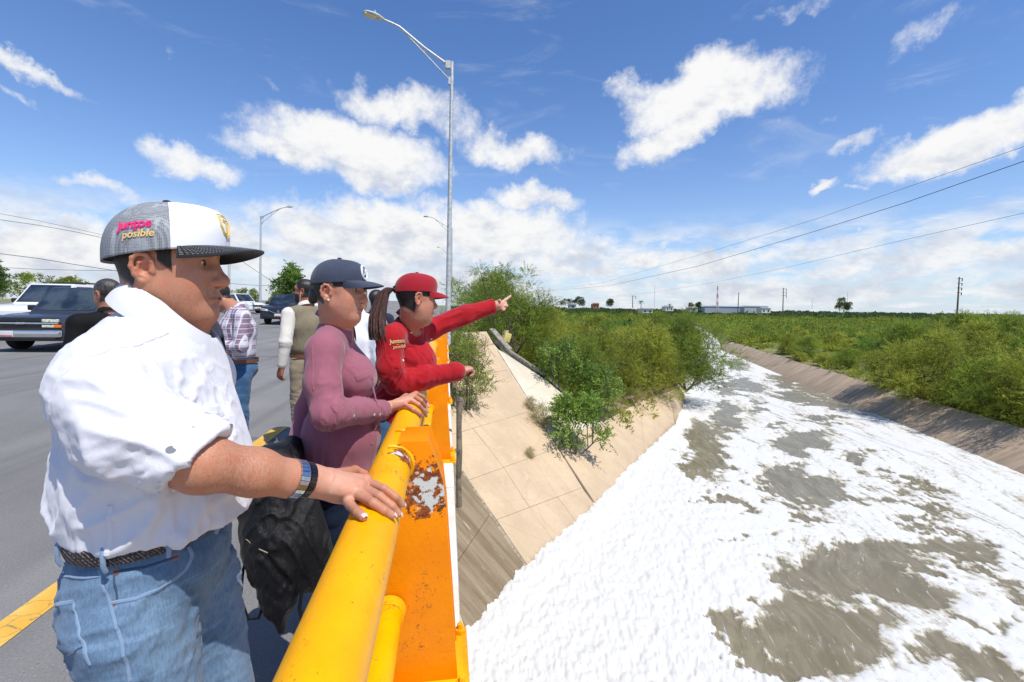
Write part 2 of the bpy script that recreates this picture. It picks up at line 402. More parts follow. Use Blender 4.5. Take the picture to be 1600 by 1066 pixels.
PXY = np.array([(p.x, p.y) for p in poly])
def chan(x, y):
    """distance to the channel outline, negative inside; and side (-1 left bank, 1 right bank)"""
    x = np.asarray(x, float); y = np.asarray(y, float)
    a = PXY; b = np.roll(PXY, -1, 0); ins = np.zeros(x.shape, bool); best = np.full(x.shape, 1e9); side = np.zeros(x.shape)
    nl = len(left_edge)
    for i in range(len(a)):
        ax, ay = a[i]; bx, by = b[i]; dx, dy = bx - ax, by - ay
        t = np.clip(((x - ax) * dx + (y - ay) * dy) / (dx * dx + dy * dy), 0, 1)
        d = np.hypot(x - ax - t * dx, y - ay - t * dy); m = d < best
        best = np.where(m, d, best); side = np.where(m, -1 if i < nl else 1, side)
        cond = ((ay > y) != (by > y)) & (x < (bx - ax) * (y - ay) / (by - ay + 1e-12) + ax)
        ins ^= cond
    return np.where(ins, -best, best), side
def road_z(x, y):
    x = np.asarray(x, float); y = np.asarray(y, float)
    return np.maximum(0, -x - 4) * 0.006 + np.maximum(0, y - 16) * 0.013 * sstep(-x, 4, 12)
def ground_z(x, y):
    x = np.asarray(x, float); y = np.asarray(y, float); d, s = chan(x, y)
    p = np.stack([x * 0.09, y * 0.09, x * 0], 1)
    flood = -4.55 + 0.35 * fbm(p, 4) * sstep(d, 3, 12)
    flood = flood + 0.9 * sstep(s * d, 3, 9) * sstep(x + y, 40, 60) * (1 - sstep(x + y * .6, 70, 130))       # a low spoil bank behind the right lining
    z = np.where(d < 0, -7.2, np.minimum(-6 + (d - 0.75) / 1.38, flood))
    zA = T[1].z - (nA.x * (x - T[1].x) + nA.y * (y - T[1].y)) / nA.z - 0.35
    zE = -2.45 - (x - 5.0) * 0.81
    emb = np.minimum(np.minimum(-0.2, zA), zE)
    z = np.maximum(z, np.where(y > 8, emb, -9))
    z = np.where((x < 0.2) & (y > 24), np.maximum(z, -0.25), z)
    z = np.where(x < -14.5, -0.12 + np.minimum(road_z(x, y), 1.0) - 0.15, z)
    return z
# ground sheet: polar, denser near the camera, out to the horizon
def polar(a0, a1, na, r0, r1, nr):
    az = np.radians(np.linspace(a0, a1, na)); rr = r0 * (r1 / r0) ** np.linspace(0, 1, nr)
    A, Rr = np.meshgrid(az, rr); x = (Rr * np.sin(A)).ravel(); y = (Rr * np.cos(A)).ravel()
    i, j = np.meshgrid(np.arange(na - 1), np.arange(nr - 1)); b = (j * na + i).ravel()
    return x, y, np.stack([b, b + na, b + na + 1, b + 1], 1)[:, ::-1]
x, y, fc = polar(-100, 100, 420, 1.5, 4500, 420)
z = ground_z(x, y)
def m_ground():
    t = NT('scrub_ground'); p = t.pos()
    n = t.noise(p, 0.12, 5); n2 = t.noise(p, 1.3, 5, 0.65); n3 = t.noise(p, 14, 4, 0.7)
    c = t.mix(t.step(n2, 0.35, 0.68), (0.30, 0.24, 0.13), (0.20, 0.23, 0.06))
    c = t.mix(t.step(n, 0.42, 0.6), c, (0.13, 0.18, 0.04)); c = t.mix(t.math('MULTIPLY', t.step(n3, 0.5, 0.75), 0.5), c, (0.30, 0.26, 0.16))
    t.bump(t.math('ADD', n2, n3), 0.8, 0.12); t.done(c, 0.95, spec=0.1)
m_ground()
tag(link('ground', np_mesh('ground', np.stack([x, y, z], 1), fc), MATS['scrub_ground']), kind='structure')

# ------------------------------------------------------------------ river with foam
def m_river():
    t = NT('foamy_river'); p = t.pos(); f = t.attr('foam'); lump = t.attr('lump')
    n1 = t.noise(p, 5.5, 5, 0.7); n2 = t.noise(t.map(p, (1, 1, 1)), 18, 4, 0.7)
    fl = t.attr('flow', 'Vector')
    st = t.noise(t.map(fl, (0.35, 2.6, 1)), 1.0, 6, 0.7, 0.6)
    m = t.math('ADD', f, t.math('MULTIPLY', t.math('SUBTRACT', n1, 0.5), 0.75)); m = t.math('ADD', m, t.math('MULTIPLY', t.math('SUBTRACT', st, 0.5), 1.15))
    m = t.math('ADD', m, t.math('MULTIPLY', t.math('SUBTRACT', n2, 0.5), 0.22))
    mask = t.step(m, 0.36, 0.54)
    water = t.mix(t.step(t.noise(t.map(fl, (0.5, 1.6, 1)), 1.6, 6, .65, .8), 0.3, 0.75), (0.165, 0.140, 0.086), (0.255, 0.222, 0.145))
    thin = t.mix(t.step(m, 0.50, 0.66), (0.43, 0.395, 0.31), (0.605, 0.60, 0.575))
    c = t.mix(mask, water, thin)
    pit = t.math('MULTIPLY', t.step(t.noise(p, 3.4, 5, .75), .60, .70), t.step(t.math('ADD', lump, t.math('MULTIPLY', t.noise(p, 9, 3), .4)), .78, .52))
    c = t.mix(t.math('MULTIPLY', pit, .55), c, (0.30, 0.30, 0.275))
    # fine white threads on the open water
    th = t.noise(t.map(fl, (0.8, 6.5, 1)), 1.4, 6, 0.75, 0.8)
    c = t.mix(t.math('MULTIPLY', t.step(th, 0.60, 0.68), 0.55), c, (0.82, 0.82, 0.80))
    t.set(t.b.inputs['Roughness'], t.math('MULTIPLY_ADD', mask, 0.72, 0.2))
    t.b.inputs['Specular IOR Level'].default_value = 0.22
    h = t.math('ADD', t.math('MULTIPLY', n2, 0.35), t.math('MULTIPLY', n1, 0.5)); h = t.math('MULTIPLY_ADD', mask, 0.6, h)
    t.bump(h, 0.34, 0.05); t.done(c)
m_river()
x, y, fc = polar(-22, 66, 640, 7.5, 480, 620)
pts = np.stack([x, y, np.full_like(x, WZ)], 1)
q = (pts - np.array(CAMP)) @ np.array(CR); px = 800 + F * q[:, 0] / -q[:, 2]; py = 533 - F * q[:, 1] / -q[:, 2]
fd = np.array([_d.x, _d.y]); u = x * fd[0] + y * fd[1]; v = -x * fd[1] + y * fd[0]
w3 = np.stack([x * .5, y * .5, x * 0], 1)
wx = fbm(w3, 5, g=.7); wy = fbm(w3 + 31.7, 5, g=.7)
sxw = np.clip(px + wx * 44 * np.clip((py - 470) / 400, .12, 1), -500, 2500); syw = py + wy * 26 * np.clip((py - 470) / 400, .08, 1)
foam = np.full(x.shape, 0.86)
patches = [(1100, 712, 36, 50, .2, 1), (1135, 652, 18, 20, 0, .95), (1162, 602, 30, 9, .1, .9), (1250, 603, 46, 8, .25, .95), (1290, 628, 84, 8, .12, 1),
    (1255, 693, 40, 13, -.1, .95), (1212, 668, 8, 6, 0, .8), (1205, 738, 34, 7, -.1, .9), (1262, 757, 52, 21, .25, 1), (1190, 760, 20, 9, 0, .9), (1222, 788, 28, 8, .2, .9),
    (1130, 790, 46, 8, .3, .9), (1266, 812, 26, 8, 0, .95), (1350, 905, 125, 34, .12, 1.1), (1400, 862, 120, 15, -.05, .78), (1240, 910, 38, 12, .2, .95),
    (1155, 992, 36, 38, 0, 1.1), (1278, 996, 92, 46, .1, 1.12), (1172, 1036, 26, 22, .3, 1), (1228, 1050, 46, 24, 0, .85), (1505, 872, 50, 12, .1, .8), (1495, 1040, 80, 18, .25, .75),
    (1530, 965, 60, 9, .2, .7), (1340, 715, 30, 8, .2, .6), (1330, 780, 34, 8, .1, .7), (1150, 570, 22, 6, .2, .8), (1190, 560, 26, 4, .2, .6), (1180, 640, 9, 9, 0, .8), (1440, 800, 80, 7, .3, .6),
    (1420, 760, 60, 6, .3, .55), (1290, 660, 40, 5, .2, .6), (1480, 830, 60, 7, .3, .6), (1560, 905, 50, 8, .3, .6), (1170, 850, 20, 5, 0, .5), (1130, 610, 10, 10, 0, .7)]
for (cx, cy, rx, ry, sl_, st_) in patches:
    dx = sxw - cx; dy = syw - cy - sl_ * dx; e = np.sqrt((dx / rx) ** 2 + (dy / ry) ** 2)
    foam = np.minimum(foam, 0.86 - st_ * 0.86 * (1 - sstep(e, 0.30, 1.55)))
right_side = sstep(px + (py - 700) * -0.35, 1040, 1180)                 # streaky current on the far side, dense froth on the near side
foam = foam - 0.17 * right_side * sstep(py, 540, 600) + 0.15 * fbm(np.stack([u * .25, v * 1.1, u * 0], 1), 4) * right_side
foam = np.clip(foam + (1 - right_side) * 0.25 * (foam > .6), 0, 1.3)
dch, sd = chan(x, y)
near = 1 - sstep(np.hypot(x, y), 22, 60)
l1 = fbm(np.stack([x * 5.5, y * 5.5, x * 0], 1), 3, g=.7); l2 = np.abs(pnoise(np.stack([x * 1.3 + 9, y * 1.3, x * 0], 1)))
lump = (0.5 + l1 * .8) * (1 - right_side * .75)
fk = sstep(foam, .3, .75)
z = WZ + fk * (0.05 + lump * 0.045 * near + 0.07 * l2 * near * (1 - right_side * .5)) + (1 - fk) * 0.015 * pnoise(np.stack([u * 1.2, v * 4, u * 0], 1))
# froth piles against the left slope
z = z + 0.10 * fk * (1 - sstep(-dch, 0.0, 0.9)) * (sd < 0) * near * (0.4 + 0.6 * np.clip(pnoise(np.stack([x * 1.8, y * 1.8, x * 0 + 3], 1)) + .5, 0, 1))
me = np_mesh('river', np.stack([x, y, z], 1), fc)
for nm, arr in (('foam', foam), ('lump', lump)):
    a = me.attributes.new(nm, 'FLOAT', 'POINT'); a.data.foreach_set('value', arr.astype(np.float32))
swirl = fbm(np.stack([x * .12, y * .12, x * 0 + 5], 1), 3) * 1.2
a = me.attributes.new('flow', 'FLOAT_VECTOR', 'POINT'); a.data.foreach_set('vector', np.stack([u, v + swirl, u * 0], 1).astype(np.float32).ravel())
tag(link('river', me, MATS['foamy_river']), kind='structure')

# ------------------------------------------------------------------ concrete slope paving, slab by slab
def slab(parent, pts, mats, lift=0.0, gap=0.006, th=0.14, org=None, ua=None, va=None, jit=0.006, name='slab'):
    """a slab with its own edges, bevelled, lying on the polygon pts (3 or 4+ points, anticlockwise from above)"""
    c = sum(pts, Vector()) / len(pts); n = Vector((0, 0, 0))
    for i in range(len(pts)): n += (pts[i] - c).cross(pts[(i + 1) % len(pts)] - c)
    n.normalize(); n = n if n.z > 0 else -n
    pp = [p + (c - p).normalized() * gap for p in pts]
    off = n * (lift + random.uniform(-jit, jit)); m = MB()
    m.prism([p + off - n * th for p in pp], n * th)
    me = m.mesh('slab', bevel=0.006)
    uv = [((v.co - org).dot(ua), (v.co - org).dot(va), 0) for v in me.vertices]
    a = me.attributes.new('uvw', 'FLOAT_VECTOR', 'POINT'); a.data.foreach_set('vector', np.array(uv, np.float32).ravel())
    return link(name, me, mats, parent)
def lerp(a, b, t): return a + (b - a) * t
def strip(parent, A, B, n, mats, **k):
    """n slabs between the polylines A (lower) and B (upper) given as functions of t"""
    for i in range(n):
        t0, t1 = i / n, (i + 1) / n
        slab(parent, [A(t0), A(t1), B(t1), B(t0)], mats, **k)
ut = (T[2] - T[1]).normalized(); vt = nA.cross(ut); vt = vt if vt.z > 0 else -vt
pav = empty('slope_paving', T[1]); tag(pav, kind='structure')
ut = ut
K = dict(org=T[1], ua=ut, va=vt)
mb = MB(); under = [T[1] - ut * .3, T[2], P1, PA(690, 518), PA(640, 560), PA(650, 640)]
mb.prism([p - nA * 0.22 for p in under], nA * 0.17); mb.build('mortar_bed', MATS['joint_mortar'], pav)
def seg(a, b): return lambda t: lerp(a, b, t)
dn = -vt * 0.35
rows = [(T[1] + dn, T[2] + dn), (PA(776, 812), PA(909, 762)), (PA(733, 750), PA(871, 700)), (PA(676, 688), PA(834, 641)), (PA(660, 600), PA(795, 578)), (PA(690, 520), P1)]
for (a0, a1), (b0, b1), n in zip(rows[:-1], rows[1:], (3, 3, 3, 2, 2)): strip(pav, seg(a0, a1), seg(b0, b1), n, MATS['tan_concrete'], **K)
# stained face under the deck edge
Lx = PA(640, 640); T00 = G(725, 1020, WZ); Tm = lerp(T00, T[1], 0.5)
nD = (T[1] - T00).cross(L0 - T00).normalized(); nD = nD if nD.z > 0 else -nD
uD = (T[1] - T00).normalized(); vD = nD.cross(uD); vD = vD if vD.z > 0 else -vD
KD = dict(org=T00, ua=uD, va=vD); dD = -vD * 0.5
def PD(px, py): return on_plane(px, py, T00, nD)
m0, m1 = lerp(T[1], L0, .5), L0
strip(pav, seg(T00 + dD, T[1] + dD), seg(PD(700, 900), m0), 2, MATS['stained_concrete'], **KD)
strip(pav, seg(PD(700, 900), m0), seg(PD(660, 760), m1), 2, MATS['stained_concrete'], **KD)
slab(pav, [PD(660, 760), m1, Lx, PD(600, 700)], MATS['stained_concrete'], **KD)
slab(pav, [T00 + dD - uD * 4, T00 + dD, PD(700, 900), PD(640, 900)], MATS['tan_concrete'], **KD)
# pale broken rim along the edge between the two faces
mb = MB(); rng2 = random.Random(4)
for i in range(26):
    t0 = i / 26; a = lerp(L0, T[1], t0); b = lerp(L0, T[1], t0 + 1 / 26 * rng2.uniform(.6, 1.0))
    w = rng2.uniform(.05, .16); s = -ut
    mb.prism([a + s * .02 + nA * .02, b + s * .02 + nA * .02, b + s * w * .9 + nA * .0, a + s * w + nA * .0], -nA * .06)
o = mb.build('rim', MATS['pale_concrete'], pav); tag(o, kind='stuff')
# face B (pale) and face C (down to the bend), with the rounded end
Rb = PA(866, 689); cu1 = PA(781, 552) + Vector((.25, .1, 0)); cu2 = G(850, 592, -2.2); cu3 = G(905, 638, -3.8); Cx = G(942, 660, -4.5); C2 = G(1000, 627, -4.5); C3 = G(1045, 612, -4.5)
ub = (cu3 - cu1).normalized(); nB = (cu2 - Rb).cross(cu1 - Rb).normalized(); vb = nB.cross(ub)
KB = dict(org=Rb, ua=ub, va=vb, lift=0.01)
rid = lambda t: lerp(Rb, P1, t)
slab(pav, [rid(0), Cx, cu3], MATS['pale_concrete'], **KB)
slab(pav, [rid(0), cu3, cu2, rid(.38)], MATS['pale_concrete'], **KB)
slab(pav, [rid(.38), cu2, cu1, rid(.8)], MATS['pale_concrete'], **KB)
mb = MB(); mb.add([Rb - Vector((0, 0, .2)), Cx - Vector((0, 0, .2)), cu3 - Vector((0, 0, .2)), cu2 - Vector((0, 0, .2)), cu1 - Vector((0, 0, .2)), P1 - Vector((0, 0, .2))], [(0, 1, 2), (0, 2, 3), (0, 3, 4), (0, 4, 5)])
mb.build('mortar_bed', MATS['joint_mortar'], pav)
uC = (T[4] - T[2]).normalized(); nC = (T[4] - T[2]).cross(C2 - T[2]).normalized(); nC = nC if nC.z > 0 else -nC; vC = nC.cross(uC); vC = vC if vC.z > 0 else -vC
KC = dict(org=T[2], ua=uC, va=vC); dC = -vC * .35
top = [Rb, Cx, C2, C3]; low_ = [T[2] + dC, lerp(T[2], T[3], .5) + dC, T[3] + dC, T[4] + dC]
for i in range(3):
    n = (2, 3, 6)[i]
    strip(pav, seg(low_[i], low_[i + 1]), seg(top[i], top[i + 1]), n, MATS['tan_concrete'], **KC)
# rounded nose
cen = C3 + Vector((1.2, 1.6, 0)); e0 = T[4] + dC
prevt, prevl = C3, e0; nose_l = [e0, G(1064, 655, WZ - .25), G(1071, 640, WZ - .25), G(1073, 622, WZ - .25), G(1068, 606, WZ - .25)]
nose_t = [C3, G(1052, 609, -4.4), G(1057, 606, -4.4), G(1058, 601, -4.4), G(1054, 596, -4.4)]
for i in range(4):
    slab(pav, [nose_l[i], nose_l[i + 1], nose_t[i + 1], nose_t[i]], MATS['tan_concrete'], **KC)
mb = MB(); bl = low_ + nose_l[1:]; tl = top + nose_t[1:]
for i in range(len(bl) - 1): mb.add([bl[i] - Vector((0, 0, .45)), bl[i + 1] - Vector((0, 0, .45)), tl[i + 1] - Vector((0, 0, .45)), tl[i] - Vector((0, 0, .45))], [(0, 1, 2, 3)])
mb.build('mortar_bed', MATS['old_concrete'], pav)
# berm of soil behind face C and the weathered drain kerb down the embankment
mb = MB(); b2 = [C2 + Vector((-.6, 2.2, .1)), C3 + Vector((.5, 3, .1)), nose_t[4] + Vector((0, 1.2, .0))]
mb.add([Cx, C2, C3, nose_t[2], nose_t[4], b2[2], b2[0], cu3 + Vector((1.2, 1.4, -.1)), cu3], [(8, 0, 1, 2, 3, 4, 5, 6, 7)])
tag(mb.build('berm', MATS['soil']), kind='structure')
mb = MB(); kp = [P1 + Vector((.15, .1, .02)), cu1 + Vector((.15, .1, .05)), cu2 + Vector((.1, .1, .05)), cu3 + Vector((.05, .1, .05)), Cx + Vector((.2, .6, .1))]
dk = empty('drain_kerb', kp[0], 'long weathered grey kerb running down the embankment beside the pale paving', 'kerb')
for a, b in zip(kp[:-1], kp[1:]):
    n = max(1, int((b - a).length / 1.6))
    for i in range(n):
        p, q_ = lerp(a, b, (i + .02) / n), lerp(a, b, (i + .98) / n); s = (q_ - p).cross(Vector((0, 0, 1))).normalized() * -.36
        m = MB(); m.prism([p, q_, q_ + s * 1.0, p + s * 1.0], (0, 0, .16)); m.build('kerb_stone', MATS['weathered_grey'], dk, bevel=.015)
# right bank lining
rb = empty('bank_lining', right_edge[1]); tag(rb, kind='structure')
a0 = right_edge[1] + _d * 14; a1 = right_edge[2]; up = Vector((-_d.y, _d.x, 0)); up = up if up.x > 0 else -up
Lb = (a1 - a0).length; nb = 46; KR = dict(org=a0, ua=-_d, va=(up * 1.38 + Vector((0, 0, 1))).normalized(), jit=.012)
for i in range(nb):
    t0, t1 = (i / nb), ((i + 1) / nb)
    p, q_ = lerp(a0, a1, t0), lerp(a0, a1, t1); lo = -up * .5 + Vector((0, 0, -.36))
    hi = lambda s: up * (2.15 + .1 * math.sin(s * 40)) + Vector((0, 0, 1.56 + .05 * math.sin(s * 31)))
    slab(rb, [p + lo, p + hi(t0), q_ + hi(t1), q_ + lo], MATS['bank_concrete'], **KR)
mb = MB(); dz_ = Vector((0, 0, -.1)); mb.prism([a0 + lo + dz_, a0 + hi(0) + dz_, a1 + hi(0) + dz_, a1 + lo + dz_], (0, 0, -.12)); mb.build('mortar_bed', MATS['joint_mortar'], rb)

# ------------------------------------------------------------------ road, bridge deck, kerb
mb = MB()
xs = [-.52, -2, -4, -7, -10, -14.5, -20, -28, -60]; ys = [-12, -4, 0, 4, 8, 12, 16, 20, 26, 34, 44, 60, 90, 150, 300]
vs = [(x_, y_, float(road_z([x_], [y_])[0])) for y_ in ys for x_ in xs]; w = len(xs)
mb.add(vs, [(j * w + i, (j + 1) * w + i, (j + 1) * w + i + 1, j * w + i + 1)[::-1] for j in range(len(ys) - 1) for i in range(w - 1)])
me = mb.mesh('road'); tag(link('road', me, MATS['asphalt']), kind='structure')
mb = MB()
for (xa, xb) in ((-1.895, -2.045),):
    mb.add([(xa, -12, .004), (xa, 5.75, .004), (xb, 5.70, .004), (xb, -12, .004)], [(0, 1, 2, 3)])
tag(mb.build('yellow_line', MATS['yellow_road_paint']), kind='structure')
def m_whitec():
    t = NT('whitewashed_concrete'); p = t.pos(); n = t.noise(p, 22, 6, 0.7); n2 = t.noise(p, 5, 4)
    c = t.mix(t.step(n2, .4, .7), (0.72, 0.68, 0.60), (0.60, 0.52, 0.42)); c = t.mix(t.step(n, .58, .66), c, (0.40, 0.30, 0.19))
    t.bump(n, .6, .006); t.done(c, .9)
m_whitec()
KZ = 0.28
mb = MB(); mb.box((-7.3, 6, -.45), (14.72, 36, .85)); tag(mb.build('bridge_deck', MATS['old_concrete'], bevel=.01), kind='structure')
deck_k = empty('deck_kerb', (-.25, 0, 0)); tag(deck_k, kind='structure')
yy = -12.0
while yy < 24:
    m = MB(); m.box((-.237, yy + 1.5, KZ / 2 - .02), (.594, 2.985, KZ + .05)); m.build('kerb_block', MATS['whitewashed_concrete'], deck_k, bevel=.018); yy += 3.0
# ------------------------------------------------------------------ orange bridge railing
def m_orange(name, c1, c2, rust=0.0, scuff=0.3, rr=.17):
    t = NT(name); p = t.pos()
    n = t.noise(p, 6, 5, 0.6); g = t.noise(t.map(p, (60, 4, 60)), 1, 4, 0.6); f = t.noise(p, 70, 4, 0.7)
    c = t.mix(t.step(n, .3, .7), c1, c2)
    c = t.mix(t.math('MULTIPLY', t.step(f, .60, .72), .35), c, (0.35, 0.12, 0.01))
    sc = t.math('MULTIPLY', t.step(t.noise(p, 38, 5, .75), .60, .68), t.step(t.noise(p, 4, 3), .46, .62))
    c = t.mix(t.math('MULTIPLY', sc, scuff), c, (0.16, 0.10, 0.03))
    ru = t.noise(t.map(p, (22, 1.2, 22)), 1, 6, .7); c = t.mix(t.math('MULTIPLY', t.step(ru, .60, .75), .32), c, (0.42, 0.13, 0.01)); ch = t.noise(p, 120, 3, .7); c = t.mix(t.math('MULTIPLY', t.step(t.math('MULTIPLY', ch, t.noise(p, 9, 4, .6)), .375, .40), .65), c, (0.12, 0.06, 0.025))
    rough = 0.38
    if rust:
        d = t.n('ShaderNodeVectorMath', operation='DISTANCE'); t.l(p, d.inputs[0]); d.inputs[1].default_value = rust
        fall = t.step(d.outputs['Value'], rr, rr * .18); rn = t.noise(p, 34, 6, .72)
        k = t.math('ADD', t.math('MULTIPLY', fall, .80), t.math('MULTIPLY', t.math('SUBTRACT', rn, .5), 2.6))
        rustc = t.mix(t.step(t.noise(p, 90, 4, .7), .4, .6), (0.13, 0.035, 0.012), (0.30, 0.09, 0.025))
        c = t.mix(t.step(k, .42, .50), c, rustc); c = t.mix(t.step(t.math('ADD', t.math('MULTIPLY', fall, .9), t.math('MULTIPLY', t.math('SUBTRACT', t.noise(p, 30, 6, .7), .5), 3.2)), .86, .93), c, (0.52, 0.53, 0.50))
        rough = t.math('MULTIPLY_ADD', t.step(k, .42, .5), .5, .36)
        t.bump(t.math('ADD', rn, t.math('MULTIPLY', f, .4)), .5, .004)
    else: t.bump(t.math('ADD', t.math('MULTIPLY', g, .7), f), .22, .003)
    t.done(c, rough, spec=.16)
PX, PZ, PR = -0.1597, 1.010, 0.057
m_orange('pipe_paint', (0.88, 0.415, 0.0), (0.84, 0.35, 0.0), scuff=.7, rust=(-0.118, 1.36, 1.055), rr=.085)
m_orange('plate_paint', (0.86, 0.26, 0.0), (0.80, 0.225, 0.0))
m_orange('rusty_plate_paint', (0.85, 0.255, 0.0), (0.79, 0.22, 0.0), rust=(-0.055, 1.40, 0.93), rr=.15)
m_orange('weld_paint', (0.85, 0.40, 0.005), (0.78, 0.33, 0.004), scuff=.9)
plain('galvanised', (0.46, 0.47, 0.46), 0.5, 0.35, var=.2, sc=14)
rail = empty('bridge_railing', (PX, 0, KZ), 'orange painted pipe and plate railing along the edge of the bridge', 'railing')
PROF = [(-.205, KZ + .012), (-.178, .70), (-.172, .95), (-.135, 1.083), (-.052, 1.083), (-.008, .955), (.004, .85), (.042, KZ + .012)]
def plate(y, th=.009): 
    m = MB(); m.prism([Vector((a, y, b)) for a, b in PROF], (0, th, 0)); return m
def make_post(y, first=False):
    m = MB(); o = PROF[4:]
    for (a, b), (c, d) in zip(PROF[3:-1], PROF[4:]):
        dx, dz = c - a, d - b; L_ = math.hypot(dx, dz); nx, nz = dz / L_ * -.008, dx / L_ * -.008
        nx, nz = (-nx if nx > 0 else nx), 0
        m.prism([Vector((a - .004, y, b - .012)), Vector((c - .004, y, d - .002)), Vector((c - .014, y, d - .002)), Vector((a - .014, y, b - .012))], (0, .158, 0))
    post = m.build('post', MATS['plate_paint'], rail, bevel=.002)
    for k, yy in enumerate((y - .009, y + .158)):
        plate(yy).build('side_plate', MATS['rusty_plate_paint' if first and k == 0 else 'plate_paint'], post, bevel=.003)
    m = MB(); m.box((-.07, y + .08, KZ + .008), (.30, .30, .014)); m.build('base_plate', MATS['weld_paint'], post, bevel=.003)
    for sx in (-.19, .055):
        for sy in (-.04, .2):
            m = MB(); m.tube([(sx, y + sy, KZ + .014), (sx, y + sy, KZ + .05)], .011, 6); m.tube([(sx, y + sy, KZ + .016), (sx, y + sy, KZ + .032)], .019, 6); m.build('bolt', MATS['weld_paint'], post, bevel=.001)
    # weld beads where the plates meet the pipe
    for yy in (y - .012, y + .17):
        m = MB()
        pts = [(PX + (PR + .003) * math.cos(a), yy + random.uniform(-.003, .003), PZ + (PR + .003) * math.sin(a)) for a in np.linspace(R(100), R(-60), 14)]
        m.tube(pts, [random.uniform(.004, .0085) for _ in pts], 6); m.build('weld_bead', MATS['weld_paint'], post, smooth=True)
    return post
PY0, PSP = 1.405, 2.13
for k in range(-1, 11): make_post(PY0 + PSP * k, k == 0)
m = MB(); ys_ = np.arange(-1.6, 24.6, .35)
m.tube([(PX + .0015 * math.sin(y_ * 3), y_, PZ + .0012 * math.sin(y_ * 2 + 1)) for y_ in ys_], PR, 40); m.build('top_rail', MATS['pipe_paint'], rail, smooth=True)
for k in range(-1, 10):
    y0, y1 = PY0 + PSP * k + .16, PY0 + PSP * (k + 1) - .012
    lx, lz, lr = (-.172, .545, .043) if k < 0 else (-.126, .70, .03)
    m = MB(); m.tube([(lx, y0, lz), (lx, y1 - .12, lz), (lx, y1, lz)], lr, 24); o = m.build('lower_rail', MATS['pipe_paint'], rail, smooth=True)
    m = MB(); m.tube([(lx, y1 - .035, lz), (lx, y1 - .002, lz)], [lr + .004, lr + .010], 24); m.build('collar', MATS['weld_paint'], o, smooth=True)

# old drain tube hanging outside the deck edge
m_ = plain('old_tube', (0.17, 0.14, 0.10), .9, var=.5, sc=18, bump=.7)
m = MB(); m.tube([(.128, 4.3, .60), (.124, 4.29, .35), (.130, 4.28, .1), (.124, 4.26, -.15), (.130, 4.25, -.42)], [.030, .026, .029, .025, .028], 9); m.tube([(.128, 4.3, .60), (.128, 4.3, .63)], [.036, .031], 9)
m.box((.09, 4.28, .12), (.09, .03, .03))
tag(m.build('drain_tube', m_, smooth=True, angle=50), 'weathered grey brown tube standing outside the bridge edge below the railing', 'drain tube')

# ------------------------------------------------------------------ lamps and poles
def lamp_post(base, top, arm, label, scale=1.0, rad=.085, group='tall galvanised street lamps'):
    """arm: list of points from the pole top outwards, last two points are the lamp head"""
    L = empty('street_lamp', base, label, 'street lamp', group)
    base, top = Vector(base), Vector(top)
    m = MB(); m.tube([base, lerp(base, top, .03), lerp(base, top, .031), top], [rad * 1.25, rad * 1.2, rad, rad * .62], 16); m.build('pole', MATS['galvanised'], L, smooth=True, angle=50)
    h0, h1 = arm[-2], arm[-1]; pts = arm[:-1]
    m = MB(); m.tube(pts, [.04, .038, .034] + [.03] * (len(pts) - 3), 10)
    lowp = top + Vector((0, 0, -.62 * scale)); mid = arm[2]
    m.tube([lowp, mid], .02, 8)
    for t in (.1, .52): a = lerp(arm[0], mid, t + .04); b = lerp(lowp, mid, t); m.tube([a, b], .015, 6)
    for q in (arm[0], lowp): m.box(lerp(q, mid, .02), (.16, .14, .22))
    m.build('arm', MATS['galvanised'], L, smooth=True, angle=50)
    ax = (h1 - h0); ln = ax.length; ax.normalize(); s = ax.cross(Vector((0, 0, 1))).normalized(); u = s.cross(ax)
    m = MB()
    secs = [(0, .045, .04), (.12, .07, .06), (.3, .13, .085), (.55, .15, .09), (.85, .13, .07), (1.0, .07, .035)]
    vs = []; n = 12
    for t, w, h in secs:
        for k in range(n):
            q = 2 * math.pi * k / n; zz = math.sin(q); vs.append(h0 + ax * ln * t + s * (math.cos(q) * w) + u * (h * (zz if zz > 0 else zz * .45)))
    fs = [(i * n + k, i * n + (k + 1) % n, (i + 1) * n + (k + 1) % n, (i + 1) * n + k) for i in range(len(secs) - 1) for k in range(n)]
    m.add(vs, fs + [tuple(range(n - 1, -1, -1)), tuple((len(secs) - 1) * n + k for k in range(n))])
    hd = m.build('lamp_head', MATS['lamp_grey'], L, smooth=True, angle=60)
    m = MB(); c = h0 + ax * ln * .68 - u * .045; m.box(c, (.2, .34, .03), Matrix((s, ax, u)).transposed()); m.build('lens', MATS['lens'], hd, bevel=.01)
    m = MB(); c = h0 + ax * ln * .45 + u * .1; m.tube([c, c + u * .07], .03, 8); m.build('photocell', MATS['photocell'], hd)
    return L
plain('lamp_grey', (0.45, 0.44, 0.38), .5, var=.15); plain('lens', (0.55, 0.52, 0.38), .25, var=.1); plain('photocell', (0.15, 0.45, 0.6), .4)
b = J(699.5, 476, 14.3); b.z = KZ; b.x = max(min(b.x, .05), -.05)
lamp_post(b, J(706.5, 97, 14.3), [J(p[0], p[1], p[2]) for p in ((702, 103, 14.25), (662, 74, 14), (624, 42, 13.75), (612, 36, 13.7), (600, 31, 13.6), (567.5, 19, 13.3))],
    'nearest tall galvanised street lamp with its arm over the road, rising behind the red cap')
